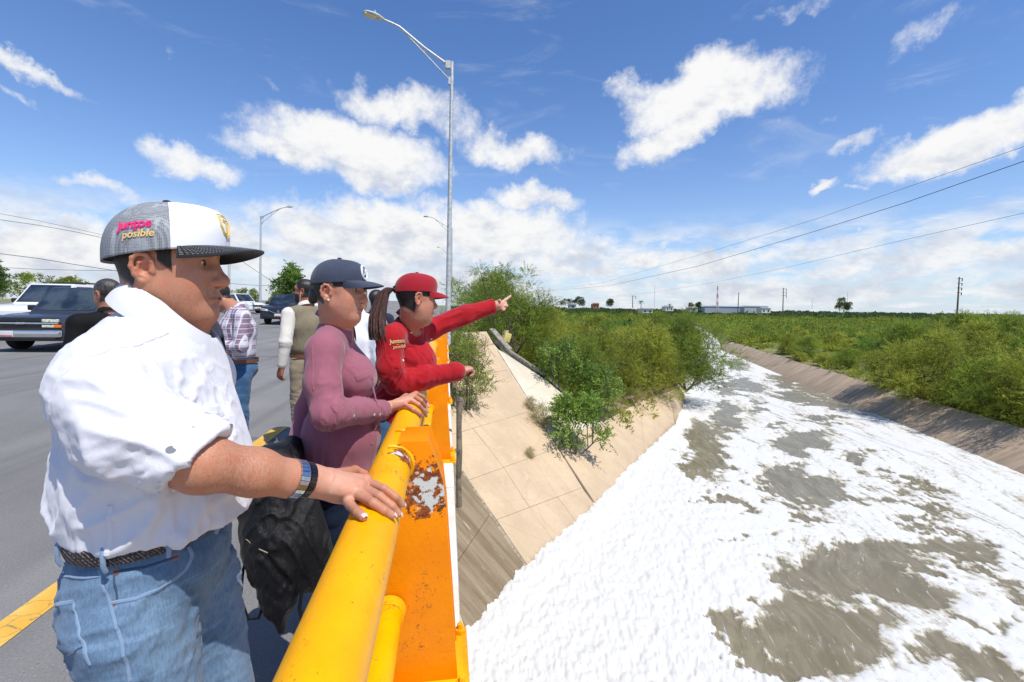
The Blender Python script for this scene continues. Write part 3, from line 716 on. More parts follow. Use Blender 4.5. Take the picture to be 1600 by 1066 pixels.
def far_lamp(px, ytop, ybase, d, pa, label, gz=None):
    base = J(px - 1, ybase, d); top = J(px, ytop, d)
    lamp_post(base, top, [J(px + (1 if pa[0] > px else -1) * .5, ytop + 2, d)] + [J(*q, d) for q in ((lerp(px, pa[0], .35), lerp(ytop, pa[1], .42)), (lerp(px, pa[0], .62), lerp(ytop, pa[1], .82)))] +
        [J(lerp(px, pa[0], .75), pa[1] + 1.4, d), J(lerp(px, pa[0], .8), pa[1] + 1, d), J(pa[0], pa[1], d)], label, rad=.1)
far_lamp(706, 357, 474, 42, (662, 338), 'second galvanised street lamp, thin pole just right of the nearest lamp pole')
far_lamp(703.5, 398, 475, 72, (683, 386), 'farthest galvanised street lamp showing only its small arm left of the nearest pole')
far_lamp(407.5, 338, 471, 40, (457, 323), 'street lamp with its arm pointing right, standing by the white pickup across the road')
plain('concrete_pole', (0.50, 0.47, 0.42), .9, var=.15); plain('wood_pole', (0.10, 0.085, 0.07), .9, var=.3); plain('wire', (0.045, 0.045, 0.05), .6)
plain('red_mast', (0.45, 0.12, 0.09), .7); plain('white_mast', (0.7, 0.7, 0.7), .7)
def upole(px, yt, yb, d, w, mat, label, arms=0, name='utility_pole', cat='pole', lean=0, group='distant poles on the horizon'):
    a, b = J(px, yb, d), J(px + lean, yt, d); P = empty(name, a, label, cat, group)
    m = MB(); m.tube([a, b], [w, w * .6], 8); m.build('shaft', MATS[mat], P, smooth=True, angle=50)
    s = (CR @ Vector((1, 0, 0)))
    for k in range(arms):
        c = lerp(b, a, .04 + .13 * k); m = MB(); m.tube([c - s * d * .0035, c + s * d * .0075], w * .35, 6); m.build('crossarm', MATS[mat], P)
        m = MB(); q = c + s * d * .0068; m.tube([q, q + Vector((0, 0, -d * .006))], w * .5, 6); m.build('insulator', MATS['wire'], P)
    return P
upole(358, 366, 470, 42, .14, 'concrete_pole', 'pale concrete utility pole behind the white cap brim', group=None)
upole(1495.5, 433, 490, 95, .17, 'wood_pole', 'tall dark power pole above the bushes at the right, slightly leaning', 4, lean=3.5)
upole(1223, 450, 489, 190, .22, 'wood_pole', 'dark power pole with crossarms left of the round dark tree', 3, lean=1.3)
upole(1152.8, 457, 489, 180, .2, 'wood_pole', 'thin pole in front of the grey blue warehouse', 0, lean=1.6)
upole(1023, 446, 484, 230, .2, 'white_mast', 'thin pale pole over the distant village rooftops', 0)
upole(988.5, 462, 481, 220, .24, 'wood_pole', 'short dark pole left of the tall palm on the horizon', 1)
upole(1324, 456, 480, 300, .2, 'white_mast', 'faint thin pole right of the round dark tree', 0, lean=.6)
upole(1269, 466, 483, 300, .2, 'white_mast', 'faint short pole between the power pole and the round dark tree', 0, lean=.4)
upole(782, 421, 450, 36, .05, 'wood_pole', 'short dark post sticking up out of the tall mesquite crowns', 0, lean=1.5, group=None)
# red and white mast
a, b = J(1120.5, 484, 420), J(1121.5, 447, 420); M_ = empty('radio_mast', a, 'red and white lattice radio mast on the horizon', 'radio mast')
for k in range(6):
    m = MB(); p, q = lerp(a, b, k / 6), lerp(a, b, (k + 1) / 6); w0, w1 = 1.5 * (1 - k / 6) + .25, 1.5 * (1 - (k + 1) / 6) + .25
    for sx, sy in ((-1, -1), (1, -1), (1, 1), (-1, 1)): m.tube([p + Vector((sx * w0 / 2, sy * w0 / 2, 0)), q + Vector((sx * w1 / 2, sy * w1 / 2, 0))], .17, 5)
    for z_ in (0, .5): c = lerp(p, q, z_); w = lerp(w0, w1, z_); m.tube([c + Vector((-w / 2, 0, 0)), lerp(p, q, z_ + .5) + Vector((w / 2, 0, 0))], .12, 4); m.tube([c + Vector((w / 2, 0, 0)), lerp(p, q, z_ + .5) + Vector((-w / 2, 0, 0))], .12, 4)
    m.build('mast_section', MATS['red_mast' if k % 2 else 'white_mast'], M_)
def wire(pts, d0, d1, rad, label, ext=0, group='power lines'):
    """pts in picture order; depth follows a straight line in space"""
    x0, x1 = pts[0][0], pts[-1][0]; P = []
    for (x_, y_) in pts:
        t = (x_ - x0) / (x1 - x0); P.append(J(x_, y_, 1 / ((1 - t) / d0 + t / d1)))
    if ext: P.append(P[-1] + (P[-1] - P[-2]).normalized() * ext)
    out = []
    for a, b in zip(P[:-1], P[1:]):
        for k in range(4): out.append(lerp(a, b, k / 4))
    out.append(P[-1]); m = MB(); m.tube(out, rad, 6); tag(m.build('power_line', MATS['wire'], smooth=True), label, 'power line', group)
wire([(860, 453), (943, 441.6), (1119, 390.7), (1276, 342), (1415, 293.6), (1600, 229)], 150, 24, .012, 'uppermost power line crossing the sky at the right', 8)
wire([(860, 454.5), (952, 446.5), (1091, 416), (1276, 360.8), (1415, 316.7), (1600, 252)], 150, 24, .019, 'thick power line just under the uppermost one at the right', 8)
wire([(930, 466), (1022, 457), (1110, 442.5), (1230, 418), (1415, 374.5), (1600, 333)], 220, 34, .014, 'lowest of the three power lines at the right', 8)
wire([(-60, 322), (0, 334), (60, 345), (120, 358), (190, 374), (357, 402)], 30, 42, .012, 'uppermost wire left of the white cap')
wire([(-60, 331), (0, 343.5), (60, 352), (120, 363), (190, 378), (357, 408)], 30, 42, .016, 'second wire left of the white cap, just under the uppermost')
wire([(-60, 385), (0, 396.5), (60, 404), (120, 414), (185, 424), (357, 440)], 30, 42, .02, 'thick sagging wire left of the man\'s ear')
wire([(-60, 416), (0, 418), (60, 421), (120, 422.5), (185, 423), (357, 436)], 30, 42, .014, 'level wire just above the left treeline')
wire([(358, 396), (385, 413), (410, 430), (440, 449), (560, 470)], 42, 90, .018, 'wire sloping down from the concrete pole to the right')
wire([(358, 443), (400, 446), (440, 447), (560, 452)], 42, 90, .018, 'level wire between the concrete pole and the round tree')
# ------------------------------------------------------------------ plants
def leaves_mesh(name, O, D, ln, wd, tint, up=None, r=None):
    """rhombic leaves at O pointing along D"""
    r = r or np.random.default_rng(1); n = len(O); D = D / (np.linalg.norm(D, axis=1)[:, None] + 1e-9)
    rnd = r.normal(size=(n, 3)); S = np.cross(D, rnd); S /= np.linalg.norm(S, axis=1)[:, None] + 1e-9
    L_ = (ln * r.uniform(.7, 1.3, n))[:, None]; W_ = (wd * r.uniform(.7, 1.3, n))[:, None]
    V = np.stack([O, O + D * L_ * .45 + S * W_ / 2, O + D * L_, O + D * L_ * .55 - S * W_ / 2], 1).reshape(-1, 3)
    F_ = np.arange(4 * n).reshape(-1, 4); me = np_mesh(name, V, F_, smooth=False)
    a = me.attributes.new('tint', 'FLOAT', 'POINT'); a.data.foreach_set('value', np.repeat(tint, 4).astype(np.float32))
    return me
def spray_points(r, clumps, crad, n, slen, m, droop=.25, outward=1.0, flat=1.0):
    """sprays of leaflets starting inside the clumps and growing outwards and upwards"""
    k = r.integers(0, len(clumps), n); c = clumps[k]; cr = crad[k]
    dv = r.normal(size=(n, 3)); dv[:, 2] = dv[:, 2] * flat + .25; dv /= np.linalg.norm(dv, axis=1)[:, None]
    o = c + dv * (cr * r.uniform(.25, .95, n) ** .6)[:, None]
    d = dv * outward + r.normal(size=(n, 3)) * .45 + np.array([0, 0, .35]); d /= np.linalg.norm(d, axis=1)[:, None]
    L_ = slen * r.uniform(.5, 1.4, n); t = np.linspace(.08, 1, m)
    P = o[:, None, :] + d[:, None, :] * (L_[:, None] * t[None])[:, :, None]; P[:, :, 2] -= droop * (L_[:, None] * t[None] ** 2)
    side = np.cross(d, r.normal(size=(n, 3))); side /= np.linalg.norm(side, axis=1)[:, None]
    sg = np.where(np.arange(m) % 2, 1., -1.)[None, :, None]
    D = side[:, None, :] * sg * .9 + d[:, None, :] * .75 + r.normal(size=(n, m, 3)) * .25
    tint = (r.normal(size=n) * .14 + .5 + (r.normal(size=len(clumps)) * .24)[k])[:, None] + r.normal(size=(n, m)) * .08
    return P.reshape(-1, 3), D.reshape(-1, 3), tint.ravel(), (o, o + d * L_[:, None])
def make_plant(seed, H, Rx, nclump=26, nspray=1500, slen=.55, m=16, ln=.09, wd=.022, low=.12, mat='mesquite_leaf', trunks=4, name='mesquite_tree', top=.8, twig=True):
    """builds crown and trunk meshes of one plant, origin at the foot"""
    r = np.random.default_rng(seed); rn = random.Random(seed)
    cl = []; cr = []
    for i in range(nclump):
        a = r.uniform(0, 2 * math.pi); h = r.uniform(low, top) ** .9; w = math.sin(min(1, (h + .12)) * math.pi * .93) ** .7
        rr = Rx * w * math.sqrt(r.uniform(.12, 1)) * r.uniform(.75, 1.15)
        cl.append((rr * math.cos(a), rr * math.sin(a), H * h)); cr.append(r.uniform(.09, .17) * (Rx + H * .4))
    for i in range(max(3, nclump // 6)):                       # a few leaders break the outline
        a = r.uniform(0, 6.28); rr = Rx * r.uniform(0, .7); cl.append((rr * math.cos(a), rr * math.sin(a), H * r.uniform(.8, .98))); cr.append(r.uniform(.05, .1) * H)
    cl = np.array(cl); cr = np.array(cr)
    O, D, tint, (s0, s1) = spray_points(r, cl, cr, nspray, slen, m)
    O[:, 2] = np.maximum(O[:, 2], .02)
    crown = leaves_mesh('crown', O, D, ln, wd, tint, r=r)
    mb = MB(); base = Vector((0, 0, -.3))
    for k in range(trunks):
        a = 6.28 * k / trunks + rn.uniform(-.4, .4); tgt = [i for i in range(len(cl)) if math.cos(math.atan2(cl[i][1], cl[i][0]) - a) > .2] or list(range(len(cl)))
        p = base; pts = [p]; e = Vector(cl[rn.choice(tgt)])
        for q in range(1, 5): pts.append(lerp(base, e, q / 4) + Vector((rn.uniform(-.1, .1), rn.uniform(-.1, .1), rn.uniform(-.05, .1))) * H * .12)
        mb.tube(pts, [H * .018, H * .015, H * .011, H * .008, H * .004], 7)
        for j in rn.sample(tgt, min(4, len(tgt))):
            s = pts[rn.choice((1, 2, 3))]; e2 = Vector(cl[j]); mid = lerp(s, e2, .5) + Vector((0, 0, .06 * H)); mb.tube([s, mid, e2], [H * .009, H * .006, H * .003], 5, cap=False)
    if twig:
        idx = r.choice(len(s0), min(len(s0), 160), replace=False)
        for i in idx: mb.tube([s0[i], s1[i]], [.008, .003], 3, cap=False)
    trunk = mb.mesh('trunk', smooth=True)
    return crown, trunk, mat
def plant(proto, loc, rz, sc, name, label, cat='bush', group=None, lean=0):
    crown, trunk, mat = proto
    e = empty(name, loc, label, cat, group); e.rotation_euler = (lean, 0, rz); e.scale = (sc if isinstance(sc, tuple) else (sc,) * 3)
    for nm, me, mt in (('crown', crown, MATS[mat]), ('trunk', trunk, MATS['bark'])):
        if not me.materials: me.materials.append(mt)
        o = bpy.data.objects.new(nm, me); COL.objects.link(o); o.parent = e
    return e
def gz(p): return float(ground_z([p.x], [p.y])[0])
MQ = [make_plant(11 + i, 6.0, 2.9, 56, 3300, .62, 18, .10, .026, name='m', mat=('mesquite_leaf', 'mesquite_leaf', 'yellow_leaf')[i]) for i in range(3)]
MQL = [make_plant(21 + i, 4.2, 3.0, 58, 3100, .55, 18, .095, .026, low=.05, name='m', mat=('yellow_leaf', 'mesquite_leaf', 'yellow_leaf')[i]) for i in range(3)]
def at(px, d, z=None):
    p = J(px, 500, d); p.z = 0; p.z = gz(p) if z is None else z; return p
left_trees = [  # px, depth, height scale, proto, label
    (738, 33, 1.22, MQ[0], 'tall mesquite directly right of the street lamp pole'),
    (790, 29, 1.20, MQ[1], 'tall mesquite with a feathery top behind the pointing hand'),
    (850, 31, 1.08, MQ[2], 'mesquite sloping down at the right end of the tall clump'),
    (770, 40, 1.42, MQ[2], 'mesquite at the back of the tall clump near the lamp pole'),
    (890, 27, .92, MQL[1], 'full mesquite above the bush on the pale slope'),
    (945, 29.5, 1.0, MQL[0], 'broad mesquite in the middle of the left bank thicket'),
    (1003, 31.5, 1.12, MQL[2], 'mesquite above the low wall on the berm'),
    (900, 35, 1.08, MQL[2], 'mesquite behind the front row, left of the middle'),
    (965, 38, 1.02, MQL[1], 'yellow green mesquite behind the front row'),
    (1055, 36, .98, MQ[0], 'mesquite behind the overhanging tree at the river bend')]
for i, (px_, d_, s_, pr_, lb) in enumerate(left_trees):
    p = at(px_, d_); p.z = max(p.z, -4.6)
    if i < 4:                                         # height measured in the picture
        topz = {0: 3.6, 1: 3.9, 2: 1.9, 3: 4.2}[i]; p.z = min(p.z, -2.2); s_ = (topz - p.z) / 6.2
    plant(pr_, p, i * 1.3, (s_, s_, s_), 'mesquite_tree', lb, 'tree', 'mesquites on the left bank')
p = G(1052, 604, -4.4)
plant(MQL[1], p + Vector((1.3, .4, -.1)), 2.2, (1.3, 1.3, 1.15), 'mesquite_tree', 'mesquite leaning over the river above the rounded end of the paving', 'tree', 'mesquites on the left bank', lean=0.0)
# broad leaved bush with its trunk on the pale slope
BB = make_plant(41, 2.3, 1.15, 20, 560, .42, 11, .13, .05, mat='broad_leaf', trunks=3)
plant(BB, PA(898, 706) + Vector((.15, .1, 0)), .4, 1.1, 'slope_bush', 'bright green broad leaved bush growing out of the pale slope and shading it', 'bush')
B2 = make_plant(42, 1.5, .8, 12, 260, .35, 10, .11, .04, mat='broad_leaf', trunks=2)
plant(B2, G(872, 612, -2.9), 1.4, 1.7, 'kerb_bush', 'small bush hanging over the grey kerb', 'bush')
plant(B2, G(935, 660, -4.5), 2.4, 1.8, 'berm_bush', 'small green bush at the corner of the berm', 'bush')
# wispy weeds beside the railing at the top of the slope
WD = make_plant(43, 2.5, .85, 18, 420, .5, 15, .10, .028, mat='mesquite_leaf', trunks=3, low=.05)
WY = make_plant(44, 1.5, .7, 14, 260, .5, 12, .09, .02, mat='dry_leaf', trunks=3, low=.05)
plant(WD, PA(728, 640) + Vector((0, 0, .0)), .3, (1, 1, 1.05), 'wispy_weed', 'wispy green weed on the slope beside the red cuff', 'weed')
plant(WD, PA(722, 570), 1.3, .9, 'wispy_weed', 'tall wispy weed nearer the top of the slope behind the outstretched arm', 'weed')
plant(WY, PA(741, 596), 2.0, 1.1, 'dry_weed', 'dry yellow weed behind the wispy green one', 'weed')
TF = make_plant(45, .55, .3, 10, 190, .3, 8, .10, .012, mat='dry_leaf', trunks=1, low=.02, twig=False)
for (q, s_, lb) in ((PA(846, 664), 1.3, 'tall dry grass tuft on the ridge of the slope'), (PA(830, 640), .8, 'smaller dry tuft higher on the same ridge'), (PA(829, 715), .55, 'little dry tuft in a joint of the slope')):
    plant(TF, q, 0, s_, 'grass_tuft', lb, 'grass tuft')
# dark litter and a yellow box under the trees, low wall on the berm
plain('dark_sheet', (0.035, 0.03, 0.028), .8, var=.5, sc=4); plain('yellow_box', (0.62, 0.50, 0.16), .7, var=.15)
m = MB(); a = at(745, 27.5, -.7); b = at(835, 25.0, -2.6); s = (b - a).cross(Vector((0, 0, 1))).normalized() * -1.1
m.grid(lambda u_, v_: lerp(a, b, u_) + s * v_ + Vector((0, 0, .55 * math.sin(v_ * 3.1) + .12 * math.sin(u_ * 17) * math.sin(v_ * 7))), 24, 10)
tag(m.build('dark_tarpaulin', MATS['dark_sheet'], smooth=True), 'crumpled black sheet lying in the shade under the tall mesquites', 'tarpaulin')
m = MB(); c = J(791, 527, 25.3); m.box(c, (.42, .3, .5), Matrix.Rotation(.5, 3, 'Z') @ Matrix.Rotation(.35, 3, 'Y')); bx_ = m.build('yellow_box', MATS['yellow_box'], bevel=.01)
tag(bx_, 'small yellow box on the dark sheet under the trees', 'box')
m = MB(); c = J(791, 519, 25.25); m.box(c, (.30, .06, .2), Matrix.Rotation(.5, 3, 'Z')); m.build('box_flap', MATS['old_concrete'], bx_)
lw = empty('low_wall', G(950, 640, -4.5), 'low grey block wall on the berm under the mesquites', 'wall')
a, b = G(946, 634, -4.5), G(1004, 622, -4.5)
for i in range(7):
    for j in range(2):
        m = MB(); p = lerp(a, b, (i + .5 + .25 * (j % 2)) / 7.3); m.box(p + Vector((0, .3, .17 + j * .3)), ((b - a).length / 7.5, .22, .285), Matrix.Rotation(math.atan2((b - a).y, (b - a).x), 3, 'Z'))
        m.build('block', MATS['weathered_grey'], lw, bevel=.015)

# ---- the scrub on both banks: 300 shrubs one by one, everything beyond as one mass
SH = [make_plant(50, 2.6, 2.0, 22, 620, .5, 11, .17, .055, low=.05, mat='yellow_leaf', trunks=3, twig=False),
      make_plant(51, 2.3, 2.1, 22, 620, .5, 11, .17, .055, low=.05, mat='mesquite_leaf', trunks=3, twig=False),
      make_plant(52, 2.8, 1.9, 24, 620, .5, 11, .17, .055, low=.04, mat='yellow_leaf', trunks=3, twig=False),
      make_plant(53, 2.0, 2.0, 20, 560, .5, 11, .17, .055, low=.04, mat='broad_leaf', trunks=3, twig=False)]
SHF = [make_plant(60, 3.6, 2.7, 46, 2600, .6, 16, .11, .03, low=.04, mat='yellow_leaf', trunks=5),
       make_plant(61, 3.2, 2.6, 46, 2400, .6, 16, .11, .03, low=.04, mat='mesquite_leaf', trunks=5)]
front = [  # px, depth, scale, proto, label : the large feathery shrubs along the right lining
    (1470, 31, 1.2, SHF[0], 'large yellow green feathery shrub above the right lining'),
    (1560, 27.5, 1.0, SHF[1], 'dark green shrub spilling over the right lining at the frame edge'),
    (1535, 33, 1.2, SHF[0], 'big shrub behind the one spilling over the lining'),
    (1610, 31, 1.2, SHF[1], 'tall shrub cut by the right frame edge'),
    (1400, 36, .85, SHF[0], 'yellowish shrub left of the large feathery one'),
    (1430, 46, 1.25, SHF[1], 'round shrub behind the yellowish one'),
    (1330, 47, .62, SHF[1], 'low dark shrub on the bare patch above the lining'),
    (1265, 57, .8, SHF[1], 'dark shrub over the middle of the right lining'),
    (1235, 62, .70, SHF[0], 'shrub left of the dark one over the middle of the lining'),
    (1500, 50, 1.55, SHF[1], 'tall green shrub right of the leaning power pole'),
    (1575, 46, 1.55, SHF[1], 'tall dark shrub near the right horizon'),
    (1650, 24, 1.1, SHF[0], 'shrub just past the right frame edge shading the water'),
    (1700, 27, 1.3, SHF[1], 'tall shrub past the right frame edge shading the water')]
for i, (px_, d_, s_, pr_, lb) in enumerate(front):
    p = at(px_, d_); dc, sd_ = chan([p.x], [p.y])
    if dc[0] < 2.3: p += up * (2.5 - float(dc[0])); p.z = gz(p)
    plant(pr_, p, i * 2.1, s_, 'scrub_bush', lb, 'shrub', 'scrub along the right bank')
r = np.random.default_rng(9); placed = 0; tries = 0; pts_ = [(at(f_[0], f_[1]).x, at(f_[0], f_[1]).y) for f_ in front]
GR = 'low scrub of the flood plain'
while placed < 275 and tries < 40000:
    tries += 1
    px_ = r.uniform(700, 1680); d_ = 26 * (150 / 26) ** (r.uniform() ** .8)
    p = at(px_, d_, 0); dc, sd_ = chan([p.x], [p.y]); dc, sd_ = float(dc[0]), float(sd_[0])
    if dc < (2.6 if sd_ > 0 else 1.5) or p.x < 9 and d_ < 40 or p.x < 5.0: continue
    if sd_ < 0 and d_ < 36: continue
    bare = fbm(np.array([[p.x * .06, p.y * .06, 2.0]]), 3)[0]
    if sd_ > 0 and dc < 10 and 38 < d_ < 78 and r.uniform() < .85: continue
    sp = 1.25 + d_ * .012
    if any((p.x - a_) ** 2 + (p.y - b_) ** 2 < sp ** 2 for a_, b_ in pts_): continue
    pts_.append((p.x, p.y)); p.z = gz(p)
    h_ = r.uniform(.45, .95) * (1 if sd_ > 0 else 1.5) * (1.2 if bare > .1 else .85)
    if d_ < 45 and sd_ > 0: h_ *= .75
    plant(SH[r.integers(0, 4)], p, r.uniform(0, 6.28), (h_ * r.uniform(.9, 1.3), h_ * r.uniform(.9, 1.3), h_ * r.uniform(.75, 1.1)), 'scrub_bush',
          'small yellow green or green scrub bush in the thicket covering the flood plain', 'shrub', GR)
    placed += 1
def mass(name, n, d0, d1, hmin, hmax, per, ln, wd, seed, mat, lo=690, hi=1700, dens=None, kind='stuff'):
    """one mesh of many overlapping shrubs"""
    r = np.random.default_rng(seed); C = []; Rr = []
    pxs = r.uniform(lo, hi, n * 3); ds = d0 * (d1 / d0) ** r.uniform(0, 1, n * 3)
    P = np.array([J(a, 490, b)[:] for a, b in zip(pxs, ds)]); dc, sd_ = chan(P[:, 0], P[:, 1])
    ok = (dc > np.where(sd_ > 0, 2.6, 1.5)) & ~((sd_ > 0) & (dc < 8.5) & (ds > 40) & (ds < 80) & (r.uniform(size=len(dc)) < .85)) & (P[:, 0] > 6) & ~((P[:, 0] < 9) & (ds < 40)); P = P[ok][:n]; ds = ds[ok][:n]
    P[:, 2] = ground_z(P[:, 0], P[:, 1]); n = len(P); H = r.uniform(hmin, hmax, n) * (1 + .5 * fbm(np.stack([P[:, 0] * .03, P[:, 1] * .03, P[:, 0] * 0], 1), 3))
    k = np.repeat(np.arange(n), per); v = r.normal(size=(n * per, 3)); v /= np.linalg.norm(v, axis=1)[:, None]
    rad = (r.uniform(.3, 1, n * per) ** .5)[:, None] * np.stack([H[k] * .9, H[k] * .9, H[k] * .55], 1)
    O = P[k] + v * rad; O[:, 2] += H[k] * .42; O[:, 2] = np.maximum(O[:, 2], P[k][:, 2])
    D = v + r.normal(size=v.shape) * .6 + np.array([0, 0, .5]); sc = (ds[k] / d0) ** .75
    me = leaves_mesh(name, O, D, ln * sc, wd * sc, .5 + r.normal(size=n)[k] * .16 + r.normal(size=len(k)) * .1, r=r)
    return tag(link(name, me, MATS[mat]), kind=kind)
mass('undergrowth', 1500, 23, 90, .35, .8, 90, .24, .07, 5, 'yellow_leaf')
mass('far_scrub', 1500, 80, 420, 1.5, 2.8, 120, .42, .18, 6, 'mesquite_leaf')
mass('far_yellow_scrub', 900, 80, 300, 1.3, 2.3, 110, .42, .18, 8, 'yellow_leaf')
mass('horizon_woods', 900, 300, 1400, 3.0, 5.0, 90, 1.2, .6, 7, 'dark_leaf', lo=600)
def far_tree(px, yt, yb, d, wpx, label, mat='dark_leaf', seed=1, name='distant_tree'):
    H = (yb - yt) * d / F; Rx = wpx * d / F / 2
    pr_ = make_plant(seed, H, Rx, 22, 900, H * .15, 9, H * .055, H * .030, low=.12, mat=mat, trunks=2, twig=False)
    plant(pr_, J(px, yb, d), 0, 1, name, label, 'tree')
far_tree(1318, 467, 486, 240, 20, 'round dark tree alone on the right horizon', seed=71)
far_tree(905, 464, 478, 300, 18, 'darkest tree of the village treeline above the thicket', seed=72)
far_tree(885, 467, 478, 300, 22, 'tree at the left end of the village treeline', seed=73)
far_tree(953, 467, 479, 290, 10, 'narrow dark tree right of the orange roof', seed=74)
far_tree(1080, 474, 484, 330, 9, 'reddish tree by the warehouse end', seed=75, mat='dry_leaf')
far_tree(1091, 472, 484, 330, 10, 'dark green tree by the warehouse end', seed=76)
far_tree(453, 416, 478, 44, 44, 'round green tree behind the dark blue car', mat='broad_leaf', seed=77)
far_tree(437, 455, 480, 52, 30, 'light green shrub left of the round tree', mat='mesquite_leaf', seed=78)
far_tree(385, 452, 474, 50, 40, 'green shrub between the concrete pole and the street lamp', mat='mesquite_leaf', seed=79)
far_tree(495, 458, 478, 60, 40, 'low green tree behind the vest man', mat='mesquite_leaf', seed=80)
far_tree(30, 428, 466, 34, 90, 'green treetop above the white vehicle at the left edge', mat='mesquite_leaf', seed=81)
far_tree(110, 434, 466, 40, 60, 'yellow green treetop behind the roof rack', mat='yellow_leaf', seed=82)
far_tree(-20, 395, 462, 32, 40, 'green foliage cut by the left frame edge', mat='broad_leaf', seed=83)
def palm(px, yt, yb, d, label, seed, nf=14):
    H = (yb - yt) * d / F; b = J(px, yb, d); P = empty('palm_tree', b, label, 'palm tree'); rn = random.Random(seed)
    m = MB(); top = b + Vector((0, 0, H * .72)); m.tube([b, top], [H * .03, H * .022], 7); m.build('trunk', MATS['bark'], P)
    m = MB()
    for i in range(nf):
        a = 6.28 * i / nf; e = rn.uniform(-.3, .9); pts = []
        for k in range(6): t = k / 5; pts.append(top + Vector((math.cos(a) * math.cos(e), math.sin(a) * math.cos(e), math.sin(e))) * H * .3 * t - Vector((0, 0, H * .16 * t * t)))
        s = Vector((-math.sin(a), math.cos(a), 0))
        for k in range(5):
            w = H * .035
            for sg in (-1, 1): m.add([pts[k], pts[k + 1], lerp(pts[k], pts[k + 1], .8) + s * sg * w * 1.6 - Vector((0, 0, w))], [(0, 1, 2)])
    me = m.mesh('fronds'); at_ = me.attributes.new('tint', 'FLOAT', 'POINT'); at_.data.foreach_set('value', np.full(len(me.vertices), .4, np.float32)); link('fronds', me, MATS['dark_leaf'], P)
palm(1001.5, 466, 484, 230, 'single tall palm on the horizon right of the short pole', 1); palm(1046, 472, 485, 260, 'small palm left of the pale rooftops', 2)
# ---- buildings on the horizon
plain('blue_wall', (0.26, 0.30, 0.36), .8, var=.08); plain('pale_wall', (0.34, 0.37, 0.40), .8); plain('white_wall', (0.55, 0.54, 0.50), .8); plain('orange_wall', (0.36, 0.14, 0.08), .8); plain('dark_glass', (0.03, 0.035, 0.04), .15)
def bld(px0, px1, yt, yb, d, mat, label, bays=4, roof='pale_wall', name='warehouse', cat='building'):
    a = J(px0, yb, d); b = J(px1, yb, d); b.z = a.z = min(a.z, b.z); H = (yb - yt) * d / F; v = (b - a); L_ = v.length; n_ = Vector((-v.y, v.x, 0)).normalized() * max(8, L_ * .3); an = math.atan2(v.y, v.x)
    E = empty(name, a, label, cat); m = MB(); m.prism([a, b, b + n_, a + n_], (0, 0, H)); m.build('wall', MATS[mat], E)
    m = MB(); o = n_.normalized() * .5; m.prism([a - o + Vector((0, 0, H + .01)), b - o + Vector((0, 0, H + .01)), b + n_ * .5 + Vector((0, 0, H * 1.15)), a + n_ * .5 + Vector((0, 0, H * 1.15))], (0, 0, .3)); m.build('roof', MATS[roof], E)
    for i in range(bays):
        c = lerp(a, b, (i + .5) / bays) + Vector((0, 0, H * .45)) - n_.normalized() * .05; m = MB(); m.box(c, (L_ / bays * .35, .2, H * .35), Matrix.Rotation(an, 3, 'Z')); m.build('window', MATS['dark_glass'], E)
bld(1101, 1162, 479, 489, 420, 'blue_wall', 'long grey blue warehouse on the horizon', 0)
bld(1163, 1200, 479, 489, 400, 'pale_wall', 'paler building adjoining the grey blue warehouse at its right', 0)
bld(1190, 1204, 482, 489, 360, 'white_wall', 'small white shed in front of the paler building', 2, name='shed')
bld(1004, 1020, 483, 489, 210, 'white_wall', 'small white house with dark openings in the scrub', 2, name='house', cat='house')
bld(927, 936, 475, 482, 260, 'orange_wall', 'orange red house in the village treeline', 2, name='house', cat='house', roof='orange_wall')
bld(890, 900, 476, 482, 260, 'pale_wall', 'pale grey house left of the orange red one', 1, name='house', cat='house')
bld(1040, 1052, 479, 486, 300, 'white_wall', 'white house below the small palm', 2, name='house', cat='house')
bld(1078, 1090, 481, 487, 300, 'pale_wall', 'pale house at the left end of the warehouse', 1, name='house', cat='house')
